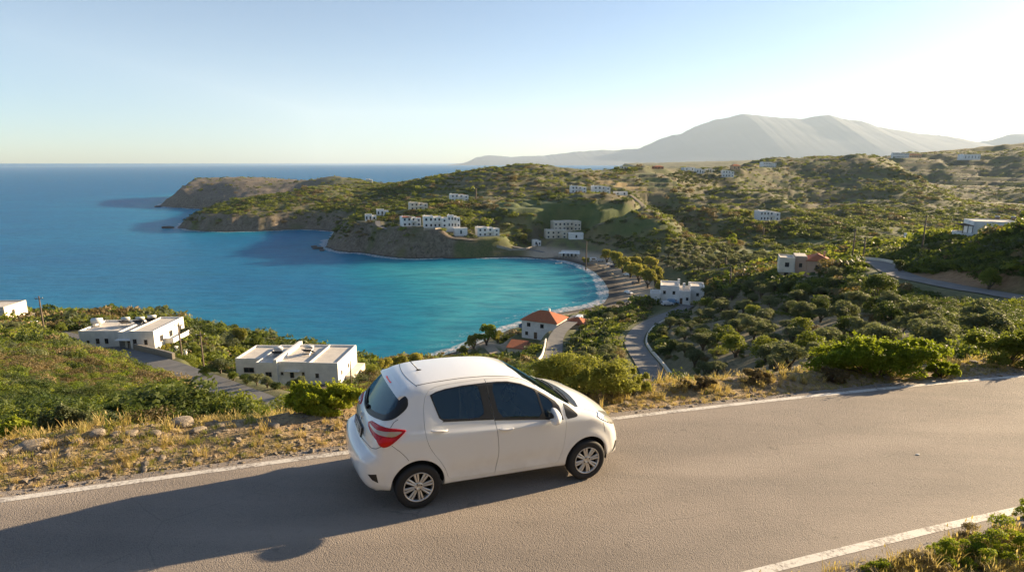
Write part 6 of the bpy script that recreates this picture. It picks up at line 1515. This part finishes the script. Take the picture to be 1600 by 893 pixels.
    for s in (-1, 1): xz_prism(mb, inset(both, .004), s * .42, s * 1.1)
    c = cutter(mb); boolean(shell, c, 'DIFFERENCE'); bpy.data.objects.remove(c)
    mb = MB()
    for s in (-1, 1): xz_prism(mb, rdoor, s * .42, s * 1.1)
    for s in (-1, 1): xz_prism(mb, fdoor, s * .42, s * 1.1)
    c = cutter(mb); boolean(doors, c, 'INTERSECT'); bpy.data.objects.remove(c)

    car = empty("parked_car")
    tag(car, "white five-door hatchback standing at the roadside, its rear turned to the viewer", "car")
    shell.name = "body"; shell.parent = car
    def smooth_it(o):
        o.data.polygons.foreach_set("use_smooth", np.ones(len(o.data.polygons), bool))
        good_normals(o)
    smooth_it(shell)
    # split the four doors
    bm = bmesh.new(); bm.from_mesh(doors.data); bm.verts.ensure_lookup_table()
    def part_of(v): return (0 if v.co.x < -.205 + (v.co.z - 1.083) * -.14 + .0 else 1, 0 if v.co.y < 0 else 1)
    seen = set(); comps = []
    for v in bm.verts:
        if v.index in seen: continue
        st_ = [v]; comp = []
        seen.add(v.index)
        while st_:
            w = st_.pop(); comp.append(w.index)
            for e in w.link_edges:
                u = e.other_vert(w)
                if u.index not in seen: seen.add(u.index); st_.append(u)
        comps.append(comp)
    co = {v.index: v.co.copy() for v in bm.verts}
    groups = {}
    for cp in comps:
        xm = sum(co[i].x for i in cp) / len(cp); ym = sum(co[i].y for i in cp) / len(cp)
        groups.setdefault((xm > -.2, ym > 0), []).extend(cp)
    me0 = doors.data; allf = [tuple(p.vertices) for p in me0.polygons]
    dobj = {}
    for key, ids in groups.items():
        ids = sorted(ids); mp = {i: k for k, i in enumerate(ids)}; S = set(ids)
        dobj[key] = new_mesh("door", [tuple(co[i]) for i in ids], [tuple(mp[i] for i in f) for f in allf if f[0] in S], paint, car)
        smooth_it(dobj[key])
    bm.free(); bpy.data.objects.remove(doors)

    for s in (-1, 1):
        rd = dobj[(False, s > 0)]; fd = dobj[(True, s > 0)]
        patch("window_surround", rsur, 'side', .003, black, rd, s, holes=[inset(rwin, -.002)], st=.02, th=.008)
        patch("window_pane", inset(rwin, .004), 'side', -.004, g_side, rd, s, st=.03, th=0)
        patch("window_surround", fsur, 'side', .003, black, fd, s, holes=[inset(fwin, -.002), inset(qwin, -.002)], st=.02, th=.008)
        patch("window_pane", inset(fwin, .004), 'side', -.004, g_side, fd, s, st=.03, th=0)
        patch("quarter_pane", inset(qwin, .004), 'side', -.004, g_side, fd, s, st=.03, th=0)
        # bright strip under the glass
        for d, poly in ((rd, [(-.93, 1.126), (-.215, 1.082), (-.214, 1.091), (-.92, 1.134)]), (fd, [(-.203, 1.071), (.16, 1.042), (.835, .977), (.835, .986), (.149, 1.051), (-.203, 1.080)])):
            patch("belt_strip", poly, 'side', .005, rubber, d, s, st=.03, th=.006)
        patch("sail_panel", rnd([(.872, 1.175), (.93, 1.145), (.985, 1.105), (1.04, 1.055), (1.075, 1.015), (1.06, .992), (.99, .983), (.882, .978)], 1), 'side', .003, black, car, s, st=.02, th=.008)
        # handles
        for d, hx, hz in ((rd, -.985, 1.032), (fd, -.055, .957)):
            tiltv = -.075
            o_, p_ = rays('side', [hx], [hz], s); q = car_solve(o_, p_, 0)[0]
            T = Matrix.Translation((float(q[0]), float(q[1]), float(q[2])))
            mb = MB(); pts = []
            for t in np.linspace(-1, 1, 13):
                pts.append((hx + .108 * t, q[1] + s * (.034 - .026 * abs(t) ** 4), hz + tiltv * .108 * t))
            mb.tube(pts, [.010 + .007 * (1 - t * t) for t in np.linspace(-1, 1, 13)], 10)
            h = mb.build("handle", paint, d, True)
            cup = rnd([(hx - .062, hz + .02), (hx - .03, hz + .034), (hx + .04, hz + .03), (hx + .068, hz + .008), (hx + .04, hz - .03), (hx - .04, hz - .026)], 2)
            patch("handle_recess", cup, 'side', .003, paint, d, s, st=.02, th=.004)
        # mirror
        mb = MB(); nu, nv = 20, 14; Vv = []; Ff = []
        for i in range(nu):
            a = 2 * math.pi * i / nu
            for j in range(nv + 1):
                b = math.pi * j / nv
                x = math.cos(b); rr = math.sin(b) ** .75
                yv = .150 * rr * math.copysign(abs(math.cos(a)) ** .8, math.cos(a)); zv = .108 * rr * math.copysign(abs(math.sin(a)) ** .8, math.sin(a))
                xx = .10 * x if x > 0 else .022 * x
                Vv.append(((.615 if True else 0) + xx - .02 * math.cos(a) * rr, s * (.985 + yv), 1.078 + zv * (1 - .25 * (yv / .115))))
        for i in range(nu):
            for j in range(nv):
                a = i * (nv + 1) + j; b = ((i + 1) % nu) * (nv + 1) + j; Ff.append((a, a + 1, b + 1, b))
        mb.add(Vv, Ff); mi = mb.build("mirror_housing", paint, fd, True)
        mb = MB(); mb.tube([(.68, s * .81, 1.02), (.64, s * .90, 1.03)], [.035, .028], 10); mb.build("mirror_arm", black, mi, True)
        gl = MB(); gl.add([(.588, s * (.965 + .09 * math.cos(a)), 1.078 + .062 * math.sin(a)) for a in np.linspace(0, 2 * math.pi, 24, endpoint=False)], [tuple(range(24))])
        gl.build("mirror_glass", mat("mirror_glass", (.8, .85, .9), .02, 1.0) if s == -1 else bpy.data.materials["mirror_glass"], mi)
        # tail lamp, outline as angle about a vertical axis and height
        def tl(L): return [(math.atan2(-s * 0 + (-y if s > 0 else y), -(x + .9)), z) for x, y, z in L]
        lamp = rnd2(tl([(-1.813, -.34, 1.056), (-1.790, -.385, 1.085), (-1.774, -.43, 1.095), (-1.699, -.658, 1.118), (-1.614, -.748, 1.110), (-1.50, -.775, 1.093), (-1.417, -.797, 1.075), (-1.412, -.800, 1.060), (-1.51, -.821, .978), (-1.60, -.829, .915), (-1.645, -.825, .898), (-1.684, -.818, .893), (-1.731, -.797, .908), (-1.769, -.727, .985), (-1.821, -.46, 1.017)]))
        lm = patch("tail_lamp", lamp, 'rear', .013, redd, car, s, st=.012, th=.02)
        band = tl([(-1.80, -.41, 1.068), (-1.75, -.56, 1.068), (-1.69, -.69, 1.075), (-1.614, -.755, 1.075), (-1.50, -.785, 1.066), (-1.455, -.80, 1.058), (-1.54, -.815, 1.018), (-1.60, -.82, 1.012), (-1.69, -.775, 1.028), (-1.77, -.64, 1.045), (-1.80, -.47, 1.052)])
        patch("reversing_lens", band, 'rear', .016, clear, lm, s, st=.012, th=.004)
        low_ = tl([(-1.69, -.775, 1.012), (-1.60, -.82, .998), (-1.54, -.815, .998), (-1.60, -.829, .935), (-1.65, -.825, .915), (-1.70, -.805, .915), (-1.735, -.775, .965)])
        patch("stop_lens", low_, 'rear', .016, red, lm, s, st=.012, th=.004)
        # rear reflector pocket
        patch("bumper_vent", [(math.atan2(y * (1 if s < 0 else -1), -(x + .9)), z) for x, y, z in ((-1.885, -.765, .530), (-1.785, -.806, .533), (-1.765, -.805, .408), (-1.835, -.786, .452))], 'rear', .002, black, car, s, th=.004)
        # head lamp
        def nl(L): return [(math.atan2(-y * 1.0 if s > 0 else y, x - .9), z) for x, y, z in L]
        hl = nl([(1.395, -.805, .955), (1.44, -.765, .978), (1.60, -.70, .955), (1.74, -.62, .90), (1.84, -.55, .83), (1.86, -.56, .76), (1.82, -.66, .735), (1.74, -.735, .755), (1.62, -.785, .815), (1.50, -.81, .885)])
        ho = patch("head_lamp", hl, 'nose', .010, amber, car, s, st=.03, th=.02)
        patch("lamp_bezel", nl([(1.50, -.79, .905), (1.60, -.74, .905), (1.72, -.68, .86), (1.80, -.64, .80), (1.79, -.68, .765), (1.70, -.75, .79), (1.60, -.785, .84)]), 'nose', .013, trim2, ho, s, st=.03, th=.004)
        patch("fog_lamp_vent", nl([(1.80, -.76, .49), (1.86, -.70, .47), (1.85, -.72, .38), (1.74, -.785, .33)]), 'nose', .002, black, car, s, th=.004)
        # inner wheel housings
        for wx in (-1.255, 1.255):
            mb = MB(); Vv = []; A_ = np.linspace(-.18, math.pi + .18, 30)
            for a in A_: Vv += [(wx, s * .52, .325), (wx + .356 * math.cos(a), s * .52, .325 + .356 * math.sin(a)), (wx + .356 * math.cos(a), s * .835, .325 + .356 * math.sin(a))]
            mb.add(Vv, [f for i in range(29) for f in ((3 * i, 3 * i + 1, 3 * i + 4), (3 * i + 1, 3 * i + 2, 3 * i + 5, 3 * i + 4))])
            mb.build("wheel_arch_liner", dark, car, True)
    # windscreen, rear glass
    patch("windscreen", inset(wind, .012), 'front', -.003, g_front, car, st=.05, th=0)
    mb = MB()
    rg = [(0, 1.497), (.30, 1.495), (.50, 1.48), (.615, 1.45), (.675, 1.33), (.715, 1.21), (.66, 1.175), (.55, 1.155), (.40, 1.130), (.2, 1.105), (0, 1.10)]
    def back_x(y, z):
        o_ = np.array([[-.8, y, z]]); p_ = np.array([[-2.3, y, z]]); return car_solve(o_, p_, 0)[0][0]
    ra = [(math.atan2(y, -(back_x(y, z) + .9)), z) for y, z in rg]
    ra = rnd(ra + [(-a, z) for a, z in ra[-2:0:-1]], 2)
    ri = [(a * .84, (z - 1.30) * .82 + 1.315) for a, z in ra]
    rgl = patch("rear_window", ra, 'rear', .004, black, car, st=.025, th=.008, holes=[ri])
    bandm = bpy.data.materials["black_plastic"]
    patch("rear_pane", inset(ri, .006), 'rear', .0008, g_rear, rgl, st=.05, th=0)
    def on_back(y, z, off): return car_solve(np.array([[-.8, y, z]]), np.array([[-2.3, y, z]]), off)[0]
    mb = MB(); mb.tube([on_back(y, z, .022) for y, z in ((-.02, 1.150), (.15, 1.150), (.30, 1.165), (.50, 1.20))], [.016, .013, .011, .007], 8)
    mb.tube([on_back(y, z, .012) for y, z in ((.12, 1.165), (.30, 1.18), (.52, 1.215))], .007, 6); mb.tube([on_back(-.02, 1.148, -.005), on_back(-.02, 1.148, .03)], .028, 12)
    mb.build("rear_wiper", rubber, rgl, True)
    # spoiler lip over the rear glass
    Vv = []; Ff = []; n = 25
    for i in range(n):
        y = -.60 + 1.20 * i / (n - 1)
        o_ = np.array([[-1.0, y * .97, 1.0]]); 
        q = []
        for (dx, dz, of) in ((-.36, .56, -.004), (-.42, .50, .004), (-.475, .475, .030), (-.50, .452, .034), (-.485, .435, .016), (-.46, .40, -.004)):
            p_ = np.array([[-1.0 + dx * 1.6, y, 1.0 + dz * 1.6]]); q.append(car_solve(np.array([[-1.0, y, 1.0]]), p_, of)[0])
        Vv += q
    for i in range(n - 1):
        for j in range(5): a = i * 6 + j; Ff.append((a, a + 1, a + 7, a + 6))
    Ff += [tuple(range(6))[::-1], tuple(range((n - 1) * 6, n * 6))]
    sp = new_mesh("spoiler", Vv, Ff, paint, car); sp.data.set_sharp_from_angle(angle=R(40))
    def back_at(y, z, off):
        return car_solve(np.array([[-.8, y, z]]), np.array([[-2.3, y, z]]), off)[0]
    mb = MB(); q = [back_at(y, 1.492, .030) for y in (-.15, -.08, 0, .08, .15)]
    for a, b in zip(q[:-1], q[1:]):
        mb.add([a + [0, 0, -.009], b + [0, 0, -.009], b + [.006, 0, .012], a + [.006, 0, .012], a + [.03, 0, -.009], b + [.03, 0, -.009], b + [.03, 0, .012], a + [.03, 0, .012]], [(0, 1, 2, 3), (0, 4, 5, 1), (3, 2, 6, 7), (0, 3, 7, 4), (1, 5, 6, 2)])
    mb.build("high_brake_light", red, sp)
    # panel seams
    mb = MB()
    ribbon_pts([(-1.215 - .06 * (1 - (y / .53) ** 2), y, 1.55) for y in np.linspace(-.53, .53, 15)], .007, .001, mb)
    for f in (lambda L: L, mir):
        ribbon_pts(f([(-1.225, -.515, 1.56), (-.98, -.515, 1.585), (-.575, -.505, 1.605), (-.24, -.505, 1.60), (.10, -.51, 1.565), (.33, -.53, 1.50), (.50, -.56, 1.42)]), .011, .001, mb)
        ribbon_pts(f([(-1.50, -.725, 1.20), (-1.56, -.735, 1.17), (-1.60, -.748, 1.11)]), .006, .001, mb)
        ribbon_pts(f([(-1.60, -.833, .91), (-1.502, -.857, .822), (-1.42, -.875, .73), (-1.39, -.88, .69)]), .005, .001, mb)
        ribbon_pts(f([(-1.905, 0, .779), (-1.895, -.20, .79), (-1.88, -.35, .805), (-1.865, -.50, .82), (-1.83, -.66, .835), (-1.78, -.76, .86), (-1.72, -.80, .90)]), .007, .001, mb)
        ribbon_pts(f([(1.16, -.70, 1.06), (1.28, -.72, 1.02), (1.42, -.735, .975), (1.55, -.70, .95)]), .005, .001, mb)
        ribbon_pts(f([(1.50, -.83, .84), (1.53, -.845, .78), (1.56, -.86, .69)]), .004, .001, mb)
    mb.build("panel_seams", gap, car)
    # sills and lower edge
    mb = MB()
    for s in (-1, 1): ribbon_pts([(-.86, s * .86, .268), (0, s * .85, .262), (.84, s * .86, .262)], .03, .002, mb)
    mb.build("sill_trim", paint, car, True)
    # wiper cowl
    cowl = [(1.10, -.70), (1.17, -.66), (1.235, -.45), (1.27, -.2), (1.28, 0), (1.27, .2), (1.235, .45), (1.17, .66), (1.10, .70), (1.03, .50), (1.05, .25), (1.055, 0), (1.05, -.25), (1.03, -.50)]
    cw = patch("wiper_cowl", cowl, 'top', .002, black, car, st=.03, th=.006)
    mb = MB()
    for y0, y1 in ((-.02, -.56), (.50, -.04)):
        a = car_solve(np.array([[1.13, y0, .7]]), np.array([[1.13, y0, 2.]]), .018)[0]; b = car_solve(np.array([[1.06, y1, .7]]), np.array([[1.06, y1, 2.]]), .014)[0]
        mb.tube([a, (a + b) / 2 + [0, 0, .012], b], .009, 6)
    mb.build("wiper", rubber, cw, True)
    # front bumper grille (faces away)
    patch("grille", [(-.36, .33), (.36, .33), (.44, .42), (.36, .56), (-.36, .56), (-.44, .42)], 'nose', .002, black, car, st=.05, th=.005)
    # antenna
    mb = MB(); mb.lathe([(.0, .0), (.034, .0), (.026, .012), (.012, .02), (0, .022)], 14, 'z', T=Matrix.Translation((-1.06, 0, 1.593)) @ Matrix.Diagonal((1.5, .8, 1, 1)))
    mb.tube([(-1.07, 0, 1.605), (-1.20, 0, 1.755)], [.008, .006], 6); mb.build("antenna", black, car, True)
    # badge: an oval ring, with two inner ovals
    bx = back_x(0, 1.02)
    def oval(mb, cy, cz, ry, rz, r):
        pts = [(bx - .012 + (cz + rz * math.sin(a) - 1.02) * .16, cy + ry * math.cos(a), cz + rz * math.sin(a)) for a in np.linspace(0, 2 * math.pi, 25)]
        mb.tube(pts, r, 6, cap=False)
    mb = MB(); oval(mb, 0, 1.02, .062, .042, .006); oval(mb, 0, 1.012, .022, .034, .004); oval(mb, 0, 1.038, .042, .018, .004); mb.build("badge", chrome, car, True)
    # plate
    pz, pl_n = .885, None
    xq = back_x(0, pz); sl = (back_x(0, pz + .05) - back_x(0, pz - .05)) / .1
    T = Matrix.Translation((xq - .022, 0, pz)) @ Matrix.Rotation(math.atan(sl), 4, 'Y')
    mb = MB(); mb.box(-.006, .016, -.27, .27, -.064, .064, 0, T); plh = mb.build("number_plate_frame", black, car)
    mb = MB(); mb.box(-.009, -.0062, -.258, .258, -.050, .056, 0, T); mb.build("number_plate", white, plh)
    mb = MB(); mb.box(-.0105, -.0092, .222, .257, -.049, .055, 0, T); mb.build("plate_band", plate_blue, plh)
    cu = bpy.data.curves.new("txt", 'FONT'); cu.body = "YCY 1150"; cu.size = .118; cu.align_x = 'CENTER'; cu.align_y = 'CENTER'; cu.extrude = .0008
    to = bpy.data.objects.new("txt", cu); COL.objects.link(to)
    me = bpy.data.meshes.new_from_object(to.evaluated_get(bpy.context.evaluated_depsgraph_get())); bpy.data.objects.remove(to)
    Mt = T @ Matrix.Translation((-.0115, -.018, .003)) @ Matrix(((0, 0, -1, 0), (-1, 0, 0, 0), (0, 1, 0, 0), (0, 0, 0, 1))) @ Matrix.Diagonal((.86, 1, 1, 1))
    me.transform(Mt); me.materials.clear(); me.materials.append(ink)
    o = bpy.data.objects.new("plate_text", me); COL.objects.link(o); o.parent = plh
    # exhaust and rear valance
    patch("rear_valance", [(-.52, .255), (-.50, .33), (-.25, .36), (.25, .36), (.50, .33), (.52, .255)], 'rear', .002, black, car, st=.06, th=.005)
    # wheels
    for wx in (-1.255, 1.255):
        for s in (-1, 1):
            T = Matrix.Translation((wx, s * .79, .305))
            mb = MB(); mb.lathe([(0, -.10 * s), (.19, -.10 * s), (.192, .03 * s), (.19, .035 * s), (.0, .035 * s)][::-1], 36, 'y', 0)
            hub = mb.build("wheel", dark, car, True); hub.matrix_local = T
            pr = [(.198, .075), (.205, .092), (.222, .100), (.262, .104), (.285, .098), (.2985, .082), (.3035, .06), (.305, .02), (.305, -.02), (.3035, -.06), (.2985, -.082), (.27, -.10), (.20, -.09)]
            mb = MB(); mb.lathe([(r, h * s) for r, h in pr], 64, 'y'); mb.build("tyre", tyre_m, hub, True)
            mb = MB(); mb.lathe([(.200, .088 * s), (.203, .096 * s), (.198, .099 * s), (.188, .094 * s), (.182, .06 * s), (.185, -.05 * s)], 56, 'y')
            def spoke(a0, a1, w0, w1, r0, r1):
                c0, s0 = math.cos(a0), math.sin(a0); c1, s1 = math.cos(a1), math.sin(a1)
                A = Vector((c0 * r0, 0, s0 * r0)); B = Vector((c1 * r1, 0, s1 * r1)); d = (B - A).normalized(); p = Vector((-d.z, 0, d.x))
                Vv = []
                for q, w, yo in ((A, w0, .080), ((A + B) / 2, (w0 + w1) / 2, .088), (B, w1, .088)):
                    for e, yy in ((-1, -.02), (-.8, 0), (.8, 0), (1, -.02)):
                        Vv.append(((q + p * e * w)[0], s * (yo + yy), (q + p * e * w)[2]))
                Ff = []
                for i in range(2):
                    for j in range(3): Ff.append((i * 4 + j, i * 4 + j + 1, i * 4 + j + 5, i * 4 + j + 4))
                mb.add(Vv, Ff)
            for k in range(8):
                a = 2 * math.pi * k / 8 + .2
                for e in (-1, 1):
                    spoke(a + e * .20, a + e * .118, .0120, .0155, .045, .188)
            mb.lathe([(.058, .055 * s), (.060, .082 * s), (.045, .086 * s), (.028, .086 * s), (.026, .082 * s), (0, .082 * s)], 28, 'y')
            mb.build("rim", rim_m, hub, True)
            mb = MB()
            for k in range(4):
                a = 2 * math.pi * k / 4 + .5; mb.lathe([(.010, .085 * s), (.010, .091 * s), (0, .091 * s)], 8, 'y', T=Matrix.Translation((.044 * math.cos(a), 0, .044 * math.sin(a))))
            mb.build("wheel_bolts", trim2, hub)
            mb = MB(); mb.lathe([(.05, .03 * s), (.135, .03 * s), (.135, .02 * s)], 30, 'y'); mb.build("brake_disc", chrome, hub, True)
    # cabin
    def rbox(name, x0, x1, y0, y1, z0, z1, m, rot=0, r=.05, par=None):
        mb = MB(); cx, cy, cz = (x0 + x1) / 2, (y0 + y1) / 2, (z0 + z1) / 2
        T = Matrix.Translation((cx, cy, cz)) @ Matrix.Rotation(rot, 4, 'Y')
        mb.box(-(x1 - x0) / 2, (x1 - x0) / 2, -(y1 - y0) / 2, (y1 - y0) / 2, -(z1 - z0) / 2, (z1 - z0) / 2, 0, T)
        o = mb.build(name, m, par or car, True); b = o.modifiers.new("b", 'BEVEL'); b.width = r; b.segments = 4; return o
    rbox("cabin_floor", -1.6, 1.0, -.66, .66, .30, .34, trim2, 0, .01)
    for s in (-1, 1):
        st_ = rbox("front_seat", .0, .48, s * .36 - .24, s * .36 + .24, .50, .66, trim)
        rbox("seat_back", -.20, -.06, s * .36 - .23, s * .36 + .23, .56, 1.18, trim, -.28, .05, st_)
        rbox("head_rest", -.28, -.19, s * .36 - .13, s * .36 + .13, 1.20, 1.37, trim, -.2, .04, st_)
        rbox("head_rest", -1.20, -1.12, s * .36 - .12, s * .36 + .12, 1.12, 1.26, trim, -.2, .035)
    rbox("rear_bench", -1.0, -.55, -.62, .62, .48, .64, trim)
    rbox("rear_backrest", -1.14, -1.0, -.62, .62, .55, 1.12, trim, -.3)
    rbox("dashboard", .62, 1.02, -.66, .66, .72, 1.06, trim2, .0, .08)
    mb = MB(); C_ = Vector((.50, .36, 1.02)); ax = Vector((-.85, 0, .5)).normalized(); u = ax.cross(Vector((0, 1, 0))).normalized()
    mb.tube([C_ + (u * math.cos(a) + Vector((0, 1, 0)) * math.sin(a)) * .18 for a in np.linspace(0, 2 * math.pi, 33)], .014, 8, cap=False)
    mb.tube([C_ - u * .18, C_ + ax * -.02, C_ + u * .0], .016, 6); mb.tube([C_ + Vector((0, -.18, 0)), C_ + Vector((0, .18, 0))], .018, 6); mb.tube([C_, C_ - ax * .2], .03, 8)
    mb.build("steering_wheel", trim2, car, True)
    car.matrix_world = pose_matrix(*CAR_POSE)
    return car
CAR = build_car()

build_haze()
